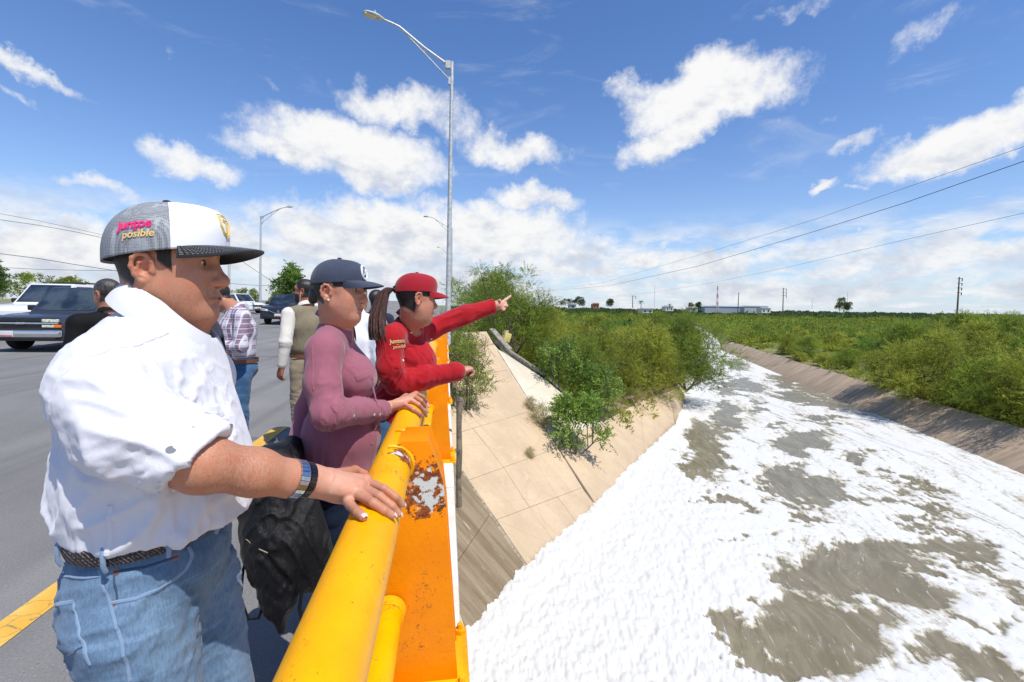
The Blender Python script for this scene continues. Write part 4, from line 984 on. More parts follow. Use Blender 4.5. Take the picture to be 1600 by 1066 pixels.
# ------------------------------------------------------------------ signed-distance modelling (smooth one-piece bodies and clothes)
YM = Matrix.Rotation(R(-YAW), 3, 'Z')
def hv(az, z=0.0):                      # horizontal heading: 0 = right in the picture, 90 = away from the camera
    v = YM @ Vector((math.cos(R(az)), math.sin(R(az)), 0)); return Vector((v.x, v.y, z))
def A3(v): return np.array([v[0], v[1], v[2]], float)
class S:
    def __init__(s): s.ops = []
    def cone(s, a, b, ra, rb, k=.02, op='u', flat=None):
        a, b = A3(a), A3(b)
        if flat is not None: ax = A3(flat[0]); ax /= np.linalg.norm(ax); fl = flat[1]
        def fn(P):
            ba = b - a; q = P - a
            if flat is not None:
                q = q + (q @ ax)[:, None] * ax * (1 / fl - 1); ba = ba + ba.dot(ax) * ax * (1 / fl - 1)
            t = np.clip(q @ ba / max(ba.dot(ba), 1e-12), 0, 1); r = ra + (rb - ra) * t
            d = q - t[:, None] * ba; d = np.sqrt((d * d).sum(1)) - r
            return d * (min(1, fl) ** .5 if flat is not None else 1)
        s.ops.append((op, k, fn)); return s
    def ball(s, c, r, k=.02, op='u'): return s.cone(c, A3(c) + 1e-6, r, r, k, op)
    def chain(s, pts, rad, k=.02, op='u', flat=None):
        for i in range(len(pts) - 1): s.cone(pts[i], pts[i + 1], rad[i], rad[i + 1], k, op, flat)
        return s
    def ell(s, c, rad, M=None, k=.03, op='u'):
        c = A3(c); rad = np.array(rad, float); Mt = np.array(M if M is not None else Matrix.Identity(3))
        def fn(P):
            q = ((P - c) @ Mt) / rad; k0 = np.sqrt((q * q).sum(1)) + 1e-9; k1 = np.sqrt(((q / rad) ** 2).sum(1)) + 1e-9
            return k0 * (k0 - 1) / k1
        s.ops.append((op, k, fn)); return s
    def plane(s, o, n, k=.004, op='i'):      # keeps the side the normal points away from
        o, n = A3(o), A3(n); n = n / np.linalg.norm(n)
        s.ops.append((op, k, lambda P: (P - o) @ n)); return s
    def other(s, o2, k=.02, op='u', grow=0.0):
        s.ops.append((op, k, lambda P: o2(P) - grow)); return s
    def __call__(s, P):
        d = None
        for op, k, fn in s.ops:
            e = fn(P)
            if d is None: d = e; continue
            if op == 'u': h = np.maximum(k - np.abs(d - e), 0) / max(k, 1e-6); d = np.minimum(d, e) - h * h * k * .25
            elif op == 's': e = -e; h = np.maximum(k - np.abs(d - e), 0) / max(k, 1e-6); d = np.maximum(d, e) + h * h * k * .25
            elif op == 'i': h = np.maximum(k - np.abs(d - e), 0) / max(k, 1e-6); d = np.maximum(d, e) + h * h * k * .25
        return d
OFF8 = np.array([[i, j, k] for i in (0, 1) for j in (0, 1) for k in (0, 1)])
def surf(f, lo, hi, vox, levels=4):
    """sparse surface nets; returns vertices, quads, normals"""
    lo, hi = np.array(lo, float), np.array(hi, float); st = 2 ** levels; n = np.ceil((hi - lo) / (vox * st)).astype(int)
    C = np.stack(np.meshgrid(*[np.arange(m) for m in n], indexing='ij'), -1).reshape(-1, 3) * st
    for l in range(levels, -1, -1):
        st = 2 ** l; d = f(lo + (C + st / 2) * vox); C = C[np.abs(d) < st * vox * (1.25 if l else 1.5) + (.012 if l > 1 else .0)]
        if l: C = (C[:, None, :] + OFF8[None] * (st // 2)).reshape(-1, 3)
    dim = (n * 2 ** levels + 3).astype(np.int64)
    def key(a): return (a[..., 0] * dim[1] + a[..., 1]) * dim[2] + a[..., 2]
    K8 = key(C[:, None, :] + OFF8[None]); uk, inv = np.unique(K8, return_inverse=True); inv = inv.reshape(K8.shape)
    cz = uk % dim[2]; cy = (uk // dim[2]) % dim[1]; cx = uk // (dim[1] * dim[2])
    val = f(lo + np.stack([cx, cy, cz], 1) * vox)[inv]
    neg = val < 0; act = neg.any(1) & ~neg.all(1); C = C[act]; val = val[act]
    ck = key(C); o = np.argsort(ck); C = C[o]; val = val[o]; ck = ck[o]
    E = [(0, 1), (2, 3), (4, 5), (6, 7), (0, 2), (1, 3), (4, 6), (5, 7), (0, 4), (1, 5), (2, 6), (3, 7)]
    sm = np.zeros((len(C), 3)); ct = np.zeros(len(C))
    for a, b in E:
        va, vb = val[:, a], val[:, b]; m = (va < 0) != (vb < 0); t = np.where(m, va / np.where(m, va - vb, 1), 0)
        sm += np.where(m[:, None], OFF8[a] + t[:, None] * (OFF8[b] - OFF8[a]), 0); ct += m
    V = lo + (C + sm / ct[:, None]) * vox; Q = []
    for ax in range(3):
        u, w = [(1, 2), (2, 0), (0, 1)][ax]; e = np.zeros(3, int); e[ax] = 1; du = np.zeros(3, int); du[u] = 1; dw = np.zeros(3, int); dw[w] = 1
        ia = 0; ib = {0: 4, 1: 2, 2: 1}[ax]; va, vb = val[:, ia], val[:, ib]; m = np.where((va < 0) != (vb < 0))[0]
        base = C[m]; ids = []; ok = np.ones(len(m), bool)
        for off in (0, -du, -du - dw, -dw):
            kk = key(base + off); p = np.searchsorted(ck, kk); p = np.minimum(p, len(ck) - 1); ok &= ck[p] == kk; ids.append(p)
        q = np.stack(ids, 1)[ok]; fl = (va[m] < 0)[ok]; q = np.where(fl[:, None], q, q[:, ::-1]); Q.append(q)
    Q = np.concatenate(Q)
    for _ in range(2):
        g, d = grad(f, V, vox * .3); V = V - g * np.clip(d, -vox, vox)[:, None]
    g, d = grad(f, V, vox * .5)
    return V, Q, g
def grad(f, V, e):
    d = f(V); g = np.stack([f(V + np.eye(3)[i] * e) - d for i in range(3)], 1); return g / (np.linalg.norm(g, axis=1)[:, None] + 1e-12), d
def relax(V, Q, it=1, lam=.5):
    n = len(V); e = np.concatenate([Q[:, [0, 1]], Q[:, [1, 2]], Q[:, [2, 3]], Q[:, [3, 0]]]); e = np.concatenate([e, e[:, ::-1]])
    cnt = np.bincount(e[:, 0], minlength=n)[:, None] + 1e-9
    for _ in range(it):
        s = np.stack([np.bincount(e[:, 0], V[e[:, 1], i], minlength=n) for i in range(3)], 1); V = V + lam * (s / cnt - V)
    return V
FOLD = 1.05
def folds(V, N, specs, seed=0.0):
    """cloth folds: specs = (centre, radius, direction along the fold, wavelength, stretch, amplitude)"""
    d = np.zeros(len(V))
    for (c, r, ax, wl, stretch, amp) in specs:
        ax = A3(ax); ax /= np.linalg.norm(ax); w = np.exp(-((V - A3(c)) ** 2).sum(1) / (r * r)); m = w > .02
        if not m.any(): continue
        P = V[m] / wl; P = P + (P @ ax)[:, None] * ax * (1 / (stretch * 1.7) - 1)
        P = P + np.stack([pnoise(P * .5 + 7 + seed), pnoise(P * .5 + 19 + seed), pnoise(P * .5 + 31 + seed)], 1) * .5
        rdg = 1 - np.abs(pnoise(P + seed)) * 3.2; r2 = 1 - np.abs(pnoise(P * 2.1 + 5 + seed)) * 3.0; d[m] += w[m] * amp * FOLD * (np.clip(rdg, 0, 1) ** 1.6 * 1.25 + .12 * np.clip(r2, 0, 1) + pnoise(P * .5 + seed) * .9)
    return V + N * d[:, None]
def bb(pts, pad):
    P = np.array([A3(p) for p in pts]); return P.min(0) - pad, P.max(0) + pad
def sdf_obj(name, f, lo, hi, vox, mats, parent, fold=None, sm=0, seed=0.0, paint=None, hair=None, extra=None):
    V, Q, N = surf(f, lo, hi, vox)
    if sm: V = relax(V, Q, sm)
    if fold: V = folds(V, N, fold, seed); V = relax(V, Q, 1, .5)
    if extra is not None: V = extra(V, N)
    me = np_mesh(name, V, Q[:, ::-1])
    if paint is not None: paint_mesh(me, V, paint, hair)
    return link(name, me, mats, parent)
def paint_mesh(me, V, paint, hair=None):
    base, spots = paint; c = np.tile(np.array(base, float), (len(V), 1))
    for (p, r, col, st) in spots:
        if isinstance(r, (tuple, list)): M, rr = r; q = ((V - A3(p)) @ np.array(M)) / np.array(rr)
        else: q = (V - A3(p)) / r
        w = (st * np.exp(-(q ** 2).sum(1) * 1.2))[:, None]; w = np.clip(w, 0, 1); c = c * (1 - w) + np.array(col) * w
    a = me.attributes.new('skin', 'FLOAT_COLOR', 'POINT'); a.data.foreach_set('color', np.concatenate([c, np.ones((len(V), 1))], 1).astype(np.float32).ravel())
    h = np.zeros(len(V)) if hair is None else np.clip(hair(V), 0, 1)
    a = me.attributes.new('hair', 'FLOAT', 'POINT'); a.data.foreach_set('value', h.astype(np.float32))
def skin_mat(name, haircol=(0.018, 0.012, 0.009)):
    t = NT(name); c = t.attr('skin', 'Color'); p = t.coord('Object')
    n = t.noise(p, 45, 4, .6); f = t.noise(p, 420, 2, .6)
    c = t.mix(t.math('MULTIPLY', t.step(n, .4, .68), .42), c, t.mix(1.0, c, (1.0, .66, .58), 'MULTIPLY'))
    c = t.mix(t.math('MULTIPLY', t.step(f, .52, .7), .30), c, t.mix(1.0, c, (.62, .5, .45), 'MULTIPLY'))
    hm = t.attr('hair'); hn = t.noise(t.map(p, (300, 300, 90)), 1, 2, .6)
    k = t.math('MULTIPLY', hm, t.step(t.math('ADD', hm, t.math('MULTIPLY', hn, .9)), .55, .95))
    c = t.mix(k, c, haircol)
    t.b.inputs['Subsurface Weight'].default_value = .12; t.b.inputs['Subsurface Radius'].default_value = (1, .35, .18); t.b.inputs['Subsurface Scale'].default_value = .012
    t.bump(t.math('ADD', f, t.math('MULTIPLY', hn, t.math('MULTIPLY', hm, 2.0))), .4, .0016)
    return t.done(c, t.math('MULTIPLY_ADD', n, .25, .38), spec=.4)
skin_mat('skin'); 
def cloth_mat(name, c, rough=.85, weave=900, var=.10, sheen=.2, wr=.35, wsc=14, pattern=None, spec=.15):
    t = NT(name); p = t.coord('Object'); n = t.noise(p, 6, 4, .6); w = t.noise(t.map(p, (1, 1, .6)), wsc, 5, .62, .6); f = t.noise(p, weave, 2, .6)
    col = t.mix(t.step(n, .3, .7), tuple(x * (1 - var) for x in c), tuple(min(1, x * (1 + var * .5)) for x in c))
    if pattern: col = pattern(t, col)
    t.bump(t.math('ADD', t.math('MULTIPLY', w, 1.0), t.math('MULTIPLY', f, .10)), wr, .012)
    t.b.inputs['Sheen Weight'].default_value = sheen
    return t.done(col, rough, spec=spec)
cloth_mat('white_shirt', (0.66, 0.655, 0.69), wsc=11, wr=.28, var=.02)
cloth_mat('mauve_shirt', (0.29, 0.10, 0.135), wsc=13, wr=.25)
cloth_mat('red_shirt', (0.37, 0.008, 0.014), wsc=15, wr=.25)
cloth_mat('black_cloth', (0.008, 0.008, 0.009), wsc=12, wr=.5, rough=.8, spec=.15, sheen=0)
cloth_mat('black_nylon', (0.005, 0.005, 0.006), wsc=20, wr=.9, rough=.42, spec=.3, sheen=0)
cloth_mat('olive_vest', (0.215, 0.18, 0.115)); cloth_mat('cream_sleeve', (0.68, 0.64, 0.56)); cloth_mat('khaki', (0.30, 0.24, 0.16)); cloth_mat('navy_cloth', (0.02, 0.025, 0.045))
def jeans_pattern(light):
    def f(t, col):
        p = t.coord('Object'); a = t.noise(t.map(p, (260, 260, 60)), 1, 3, .7); b = t.noise(p, 7, 4, .6); cr = t.noise(t.map(p, (5, 5, 42), rot=(.35, .2, 0)), 1, 5, .6, .5)
        c = t.mix(t.step(b, .3, .7), col, light); c = t.mix(t.math('MULTIPLY', t.step(cr, .54, .66), .55), c, tuple(min(1, x * 1.25) for x in light))
        return t.mix(t.math('MULTIPLY', t.step(a, .42, .62), .4), c, tuple(x * .45 for x in light))
    return f
cloth_mat('light_denim', (0.075, 0.14, 0.235), pattern=jeans_pattern((0.155, 0.25, 0.365)), wsc=18, wr=.4, sheen=.1)
cloth_mat('dark_denim', (0.008, 0.014, 0.032), pattern=jeans_pattern((0.014, 0.026, 0.055)), wsc=18, wr=.4, sheen=0)
cloth_mat('blue_denim', (0.03, 0.085, 0.18), pattern=jeans_pattern((0.06, 0.14, 0.26)), wsc=18, wr=.4)
cloth_mat('stitch_orange', (0.20, 0.13, 0.08)); cloth_mat('seam_light', (0.20, 0.29, 0.42)); cloth_mat('seam_dark', (0.05, 0.09, 0.16))
plain('metal_button', (0.30, 0.31, 0.30), .3, .8); plain('copper', (0.38, 0.12, 0.05), .4, .7); plain('steel', (0.45, 0.5, 0.58), .18, .95, var=.2, sc=90); plain('black_glossy', (0.01, 0.01, 0.012), .2); plain('leather', (0.16, 0.055, 0.025), .5)
plain('eye_white', (0.62, 0.58, 0.54), .25); plain('iris', (0.03, 0.014, 0.008), .12); plain('nail', (0.78, 0.56, 0.47), .3, var=.04); plain('pearl', (0.75, 0.72, 0.66), .2)

def frame(f, up=(0, 0, 1), tilt=0.0, roll=0.0):
    """columns: forward, left, up.  tilt > 0 looks down"""
    f = Vector(f).normalized(); u = Vector(up); l = u.cross(f).normalized(); u = f.cross(l)
    M = Matrix((f, l, u)).transposed(); return M @ Matrix.Rotation(R(tilt), 3, 'Y') @ Matrix.Rotation(R(roll), 3, 'X')
class Head:
    """head in its own frame: x forward, y left, z up, origin midway between the ears"""
    def __init__(s, c, M, sc=1.0, fat=0.0, fem=False, neck=None, neck_r=.06, skin=(.42, .19, .11), hair=None, stubble=0.0, lips=(.30, .09, .07), beard=0.0):
        s.c = Vector(c); s.M = M; s.sc = sc; s.fat = fat; s.fem = fem; s.skin = skin; s.lips = lips; s.stub = stubble; s.hairf = hair; s.beard = beard
        s.neck = neck; s.nr = neck_r
    def w(s, x, y, z): return s.c + s.M @ (Vector((x, y, z)) * s.sc)
    def loc(s, V): return ((V - A3(s.c)) @ np.array(s.M)) / s.sc
    def sdf(s, d=None):
        d = d or S(); w = s.w; k = s.sc; M = s.M; f = s.fat
        E = lambda c, r, kk=.02, op='u': d.ell(w(*c), [a * k for a in r], M, kk * k, op)
        C = lambda a, b, ra, rb, kk=.015, op='u': d.cone(w(*a), w(*b), ra * k, rb * k, kk * k, op)
        E((-.010, 0, .038), (.098, .077, .088)); E((.028, 0, -.005), (.062, .060 + f * .006, .082), .03)
        for y in (-1, 1):
            C((-.012, y * .048, -.040), (.052, y * .022, -.086), .024 + f * .012, .020 + f * .006, .03)
            E((.046, y * .036, -.018), (.030, .026, .032), .02)                      # cheek bone
            if f: E((.036, y * .040, -.052), (.036, .024, .036), .03)
            C((.080, y * .010, .041), (.062, y * .047, .040), .0105 if not s.fem else .008, .010, .015)
            C((.074, y * .018, .0385), (.068, y * .040, .040), .004, .004, .006)
        C((.066, -.008, -.090), (.066, .008, -.090), .019, .019, .03)
        E((.068, 0, -.052), (.026, .030, .024), .02)
        C((.0795, 0, .034), (.1035, 0, -.012), .0075, .0105, .014)
        C((.104, 0, -.0155), (.106, 0, -.0175), .0125, .0125, .010)
        for y in (-1, 1): C((.092, y * .013, -.022), (.099, y * .010, -.021), .0085, .008, .007)
        C((.0965, -.001, -.027), (.091, 0, -.035), .0065, .007, .006)
        for y in (-1, 1): C((.098, y * .0065, -.030), (.093, y * .008, -.030), .0036, .003, .003, 's')
        for y in (-1, 1):
            d.ell(w(.092, y * .031, .021), [.018 * k, .021 * k, .0125 * k], M, .012 * k, 's')
            E((.0635, y * .031, .0205), (.0165, .0165, .0150), .003); d.ell(w(.0815, y * .0325, .0195), [.0075 * k, .0120 * k, .0042 * k], M, .0015 * k, 's')   # lids with the opening cut
            C((.0785, y * .020, .0165), (.0755, y * .042, .0175), .0022, .0022, .003)
        # mouth
        C((.0905, -.012, -.0505), (.0905, .012, -.0505), .0056, .0056, .007); C((.0905, 0, -.0500), (.081, -.023, -.056), .0052, .003, .005); C((.0905, 0, -.0500), (.081, .023, -.056), .0052, .003, .005)
        C((.0885, -.012, -.0615), (.0885, .012, -.0615), .0068 if s.fem else .0062, .0068, .007)
        for y in (-1, 1): C((.0975, 0, -.0562), (.085, y * .024, -.0572), .0016, .0014, .0022, 's')
        E((.094, 0, -.072), (.010, .022, .005), .008, 's')
        # ears
        for y in (-1, 1):
            e = lambda x, yy, z: (x * 1 - .014, y * (.0745 + yy), z)
            d.ell(w(*e(.0, .004, .004)), [.017 * k, .0045 * k, .029 * k], M, .010 * k)
            ring = [(.016, .004, -.006), (.015, .007, .016), (.007, .012, .029), (-.006, .0145, .031), (-.016, .015, .021), (-.019, .0145, .004), (-.015, .011, -.012), (-.006, .007, -.023)]
            for a, b in zip(ring[:-1], ring[1:]): C(e(*a), e(*b), .0042, .0042, .004)
            C(e(-.002, .007, -.026), e(.004, .004, -.022), .0075, .006, .006)
            ah = [(.006, .008, .020), (-.006, .011, .012), (-.010, .0105, -.002), (-.005, .009, -.014), (.004, .007, -.017)]
            for a, b in zip(ah[:-1], ah[1:]): C(e(*a), e(*b), .0032, .0032, .003)
            d.ball(w(*e(.004, .011, -.002)), .0085 * k, .004 * k, 's')
            C(e(.013, .006, -.004), e(.014, .005, .003), .0042, .003, .004)
        if s.neck is not None:
            d.cone(w(-.028, 0, -.045), s.neck, s.nr * .93, s.nr * 1.05, .03)
            d.cone(w(-.012, 0, -.07), Vector(s.neck) + s.M @ Vector((.02, 0, 0)), s.nr * .80, s.nr * .9, .035)
            if f: d.ell(w(.022, 0, -.098), [.045 * k, .046 * k, .028 * k], M, .04 * k)
        return d
    def paint(s):
        w = s.w; k = s.sc; sp = []
        red = tuple(min(1, a * b) for a, b in zip(s.skin, (1.12, .72, .66)))
        dk = tuple(a * .55 for a in s.skin); M = s.M
        for y in (-1, 1):
            sp += [(w(.06, y * .045, -.02), .028 * k, red, .45), (w(-.016, y * .086, .008), .022 * k, red, .55), (w(.076, y * .031, .020), (M, (.02 * k, .017 * k, .008 * k)), dk, .5)]
        sp += [(w(.106, 0, -.018), .016 * k, red, .5)]
        sp += [(w(.090, y, -.0545), (M, (.010 * k, .016 * k, .0075 * k)), s.lips, .95) for y in (-.008, .008)]
        sp += [(w(.090, 0, -.0565), (M, (.016 * k, .026 * k, .0019 * k)), (.05, .015, .012), .95)]
        for y in (-1, 1): sp += [(w(.086, y * .032, -.038), (M, (.012 * k, .0035 * k, .016 * k)), dk, .35), (w(.074, y * .033, .008), (M, (.014 * k, .014 * k, .003 * k)), dk, .3)]
        return (s.skin, sp)
    def hair(s, V):
        q = s.loc(V); x, y, z = q[:, 0], np.abs(q[:, 1]), q[:, 2]; h = np.zeros(len(V))
        if s.hairf: h = np.maximum(h, s.hairf(x, y, z))
        # brows
        by = np.exp(-((y - .031) / .015) ** 4) * np.exp(-((z - .039 + (y - .03) * .10) / .0052) ** 2) * (x > .05); h = np.maximum(h, by * (.75 if s.fem else .95))
        if s.stub: h = np.maximum(h, s.stub * sstep(x, .0, .03) * sstep(-z, .028, .055) * (z > -.13) * (1 - .0))
        if s.beard: h = np.maximum(h, s.beard * sstep(x, .015, .03) * sstep(-z, .012 - .0, .03) * (z > -.12))
        return h
    def eyes(s, parent):
        for y in (-1, 1):
            m = MB(); c = s.w(.0662, y * .031, .0205); r = .0143 * s.sc
            m.grid(lambda u, v: c + s.M @ Vector((math.cos(math.pi * (v - .5)) * math.cos(2 * math.pi * u), math.cos(math.pi * (v - .5)) * math.sin(2 * math.pi * u), math.sin(math.pi * (v - .5)))) * r, 20, 12)
            eb = m.build('eye', MATS['eye_white'], parent, smooth=True)
            m = MB(); ax = s.M @ Vector((1, 0, -.12)).normalized(); m.tube([c + ax * r * .86, c + ax * r * 1.02], [.0062 * s.sc, .0048 * s.sc], 14); m.build('iris', MATS['iris'], eb, smooth=True)
        # upper lashes line
        m = MB()
        for y in (-1, 1):
            pts = [s.w(.0795 - .010 * abs(t) ** 2 * 1.0, y * (.031 + .0125 * t), .0262 - .004 * t * t) for t in np.linspace(-1, 1, 7)]; m.tube(pts, [.0006, .0013, .0017, .0018, .0018, .0015, .0008], 5)
        m.build('eyelashes', MATS['black_glossy'], parent)
def fingers(d, wrist, f, n, t, L=.18, curl=.5, k=.006, spread=.10, thumb=True, thumb_out=.6, r=1.0):
    """hand added to d: f = finger direction, n = back-of-hand normal, t = thumb side"""
    f, n, t = [Vector(a).normalized() for a in (f, n, t)]; wrist = Vector(wrist); s = L / .18
    tips = []
    for i, (off, ln, ra) in enumerate(((.030, .072, .0088), (.010, .079, .0090), (-.010, .074, .0086), (-.029, .058, .0076))):
        mc = wrist + f * (.088 - .004 * abs(i - 1)) * s + t * off * s + n * .004 * s
        d.cone(wrist + t * off * .5 * s, mc, .019 * s, .0125 * s, .012)
        dr = (f + t * (off / .03) * spread).normalized(); p = mc; a = 0; seg = (.45, .30, .25)
        for j in range(3):
            a += curl * (.55, .85, .6)[j]; dd = dr * math.cos(a) - n * math.sin(a); q = p + dd * ln * seg[j] * s
            d.cone(p, q, ra * r * s * (1, .93, .86)[j], ra * r * s * (.93, .86, .74)[j], k * .6); p = q
        tips.append((p, n))
    if thumb:
        b = wrist + f * .028 * s + t * .026 * s; m1 = b + (f * .6 + t * thumb_out - n * .15).normalized() * .036 * s; m2 = m1 + (f * .85 + t * thumb_out * .55 - n * .2 * curl).normalized() * .033 * s; m3 = m2 + (f * 1 + t * .1 - n * .3 * curl).normalized() * .027 * s
        d.cone(b, m1, .017 * s, .0125 * s, .014); d.cone(m1, m2, .0118 * s, .0105 * s, .005); d.cone(m2, m3, .0105 * s, .0085 * s, .004)
    return tips

# ---- caps
def cap_part(H, parent, mats, rad=(.106, .088), rim=.052, top=.145, front_h=0.0, back_drop=.016, brim_mat=None, brim_len=.072, brim_w=.078, curve=.022, droop=.012, button=None, split=None, name='cap', seams=True, vent=True):
    """mats = (front, back) crown materials; returns the crown object and a surface function"""
    N1, N2 = 144, 36
    def pt(a, v, off=0.0):                 # a: angle, 0 = front; v: 0 rim .. 1 button
        ca, sa = math.cos(a), math.sin(a); rz = rim - back_drop * (.5 - .5 * ca)
        e = 1 - v; fr = max(0, ca) ** 2
        prof = (1 - v ** (2.3 + 1.1 * fr)) ** (1 / (2.0 + .9 * fr))
        bl = 1 + .012 * math.sin(v * 3.1)
        z = rz + (top - rz + front_h * fr * math.sin(min(1, v * 1.0) * math.pi) * .5) * v ** (.92 - .10 * fr)
        gro = 1.0
        if seams:
            for kk in range(6):
                da = (a - (math.pi / 3 * kk) + math.pi) % (2 * math.pi) - math.pi; gro -= .010 * math.exp(-(da / .035) ** 2)
        x = (rad[0] * prof * bl * gro + off) * ca - .006; y = (rad[1] * prof * bl * gro + off) * sa
        return H.w(x, y, z + off * .3)
    V = [pt(2 * math.pi * i / N1, (j / N2)) for j in range(N2 + 1) for i in range(N1)]
    # inner turned-in band
    V += [H.w(*( (lambda q: (q.x * .97, q.y * .97, q.z + .006))((H.M.transposed() @ (V[i] - H.c)) / H.sc) )) for i in range(N1)]
    Fq = [(j * N1 + i, j * N1 + (i + 1) % N1, (j + 1) * N1 + (i + 1) % N1, (j + 1) * N1 + i) for j in range(N2) for i in range(N1)]
    b0 = (N2 + 1) * N1; Fq += [(b0 + i, b0 + (i + 1) % N1, (i + 1) % N1, i) for i in range(N1)]
    me = np_mesh(name, np.array([v[:] for v in V]), np.array(Fq)); o = link(name, me, list(mats), parent)
    if split is not None:
        mi = []
        for f in Fq:
            i = f[0] % N1; j = f[0] // N1; a = 2 * math.pi * (i + .5) / N1; a = min(a, 2 * math.pi - a)
            mi.append(0 if a < split(min(j / N2, 1)) else 1)
        me.polygons.foreach_set('material_index', mi)
    # brim: top and underside
    nb, nl = 36, 12; A0 = R(62)
    def br(u, v, z0):
        a = (u * 2 - 1) * A0; p = (H.M.transposed() @ (pt(a, .0) - H.c)) / H.sc
        ext = brim_len * (math.cos(a / A0 * math.pi / 2) ** .55) * v
        y = p.y * (1 + (brim_w / .078 - 1) * v) * (1 + .10 * v * 0); x = p.x + ext
        z = p.z - droop * v * v - curve * (abs(y) / .075) ** 2 * (.35 + .65 * v) + curve * (abs(p.y) / .075) ** 2 * .35 + .004
        return H.w(x, y, z + z0)
    m = MB(); m.grid(lambda u, v: br(u, v, .0016), nb, nl); m.grid(lambda u, v: br(1 - u, v, -.0016), nb, nl)
    m.grid(lambda u, v: br(u, 1, .0016 - .0032 * v), nb, 1)
    bo = m.build('brim', brim_mat or mats[0], o, smooth=True, angle=60)
    # stitching rows on the brim, close up only
    if button: 
        m = MB(); c = H.w(-.006, 0, top); u = H.M @ Vector((0, 0, 1)); m.tube([c - u * .002, c + u * .003, c + u * .0055], [.009, .0085, .004], 16); m.build('button', button, o, smooth=True)
    return o, pt, br
def shrink(me, bvh, origin, du, dv, dn, off, size, flip=False):
    """lays a flat mesh (x, y in metres) onto a surface: origin + x*du + y*dv, shot along -dn"""
    for v in me.vertices:
        p = Vector(origin) + du * v.co.x + dv * v.co.y + dn * .12; h, n, i, d = bvh.ray_cast(p, -dn, .4)
        z = v.co.z
        if h is None: h = Vector(origin) + du * v.co.x + dv * v.co.y; n = dn
        if n.dot(dn) < 0: n = -n
        v.co = h + n * (off + z)
    return me
def bvh_of(objs):
    vs = []; fs = []
    for o in objs:
        b = len(vs); vs += [v.co.copy() for v in o.data.vertices]; fs += [tuple(i + b for i in p.vertices) for p in o.data.polygons]
    return BVHTree.FromPolygons(vs, fs)
def text_mesh(s, size, extrude=.0006, shear=0.0, bold=0.0, sub=3, space=1.0):
    cu = bpy.data.curves.new('t', 'FONT'); cu.body = s; cu.size = size; cu.extrude = extrude; cu.offset = bold; cu.shear = shear; cu.align_x = 'CENTER'; cu.align_y = 'CENTER'; cu.resolution_u = 3; cu.space_character = space
    o = bpy.data.objects.new('t', cu); COL.objects.link(o); dg = bpy.context.evaluated_depsgraph_get(); me = bpy.data.meshes.new_from_object(o.evaluated_get(dg))
    bpy.data.objects.remove(o); bpy.data.curves.remove(cu); me.materials.clear(); return me
def lettering(s, size, bvh, origin, du, dv, dn, mat, parent, off=.001, name='lettering', **k):
    me = text_mesh(s, size, **k); shrink(me, bvh, origin, du, dv, dn, off, size); return link(name, me, MATS[mat], parent)
def ribbon(bvh, pts, w, th, mat, parent, name, dn, n=24, off=.0, sm=True):
    """a strip of cloth following a surface along the world points pts, cast along -dn"""
    pts = [Vector(p) for p in pts]; L = [0]
    for a, b in zip(pts[:-1], pts[1:]): L.append(L[-1] + (b - a).length)
    Pn = []
    for i in range(n + 1):
        s = L[-1] * i / n; j = max(q for q in range(len(L) - 1) if L[q] <= s + 1e-9); Pn.append(lerp(pts[j], pts[j + 1], (s - L[j]) / max(L[j + 1] - L[j], 1e-9)))
    m = MB(); rows = []
    for i, p in enumerate(Pn):
        t = (Pn[min(i + 1, n)] - Pn[max(i - 1, 0)]).normalized(); h0, n0, _, _ = bvh.find_nearest(p)
        if n0.dot(h0 - CAMP) > 0: n0 = -n0
        sd = t.cross(n0).normalized(); row = []
        for s_ in (-1, -.5, 0, .5, 1):
            h, nn, _, _ = bvh.find_nearest(p + sd * (w / 2 * s_))
            if nn.dot(n0) < 0: nn = -nn
            nn = (nn + n0).normalized()
            row.append((h + nn * (off - .001), h + nn * (off + th * (1 if abs(s_) < 1 else .3))))
        rows.append(row)
    for i in range(n):
        for s_ in range(4): m.add([rows[i][s_][1], rows[i][s_ + 1][1], rows[i + 1][s_ + 1][1], rows[i + 1][s_][1]], [(0, 1, 2, 3)])
        for s_ in (0, 4): m.add([rows[i][s_][0], rows[i][s_][1], rows[i + 1][s_][1], rows[i + 1][s_][0]], [(0, 1, 2, 3)])
    return m.build(name, MATS[mat] if isinstance(mat, str) else mat, parent, smooth=sm, angle=70)
def stud(p, n, r, mat, parent, name='button', h=.003):
    n = Vector(n).normalized(); m = MB(); m.tube([Vector(p) - n * .002, Vector(p) + n * h, Vector(p) + n * h * 1.25], [r, r, r * .55], 14); return m.build(name, MATS[mat], parent, smooth=True, angle=40)
def collar(neck, M, rx, ry, h, mat, parent, th=.003, open_=.5, tips=.05, lean=.25, low=0.0, back=1.0):
    """shirt collar: a stand and a turned-down fall around the neck, open in front"""
    n = 40; m = MB(); 
    def P(u, v, o=0):
        a = open_ + (2 * math.pi - 2 * open_) * u; fr = max(0, math.cos(a)); bk = max(0, -math.cos(a))
        x, y = math.cos(a), math.sin(a)
        if v < .5: t = v / .5; hh = h * (.15 + .85 * t) * (1 - .25 * fr); rr = 1 + .02 * t
        else: t = (v - .5) / .5; hh = h * (1 - .25 * fr) - t * (h * .95 + tips * fr ** 3); rr = 1.02 + (lean + .15 * fr) * t + .05 * math.sin(t * 3.14)
        return Vector(neck) + M @ Vector((x * (rx * rr + o) , y * (ry * rr + o), hh - .03 * fr + bk * .012 * back))
    m.grid(lambda u, v: P(u, v), n, 16); m.grid(lambda u, v: P(1 - u, v, -th), n, 16)
    m.grid(lambda u, v: P(u, 1, -th * v), n, 1)
    return m.build('collar', MATS[mat], parent, smooth=True, angle=70)
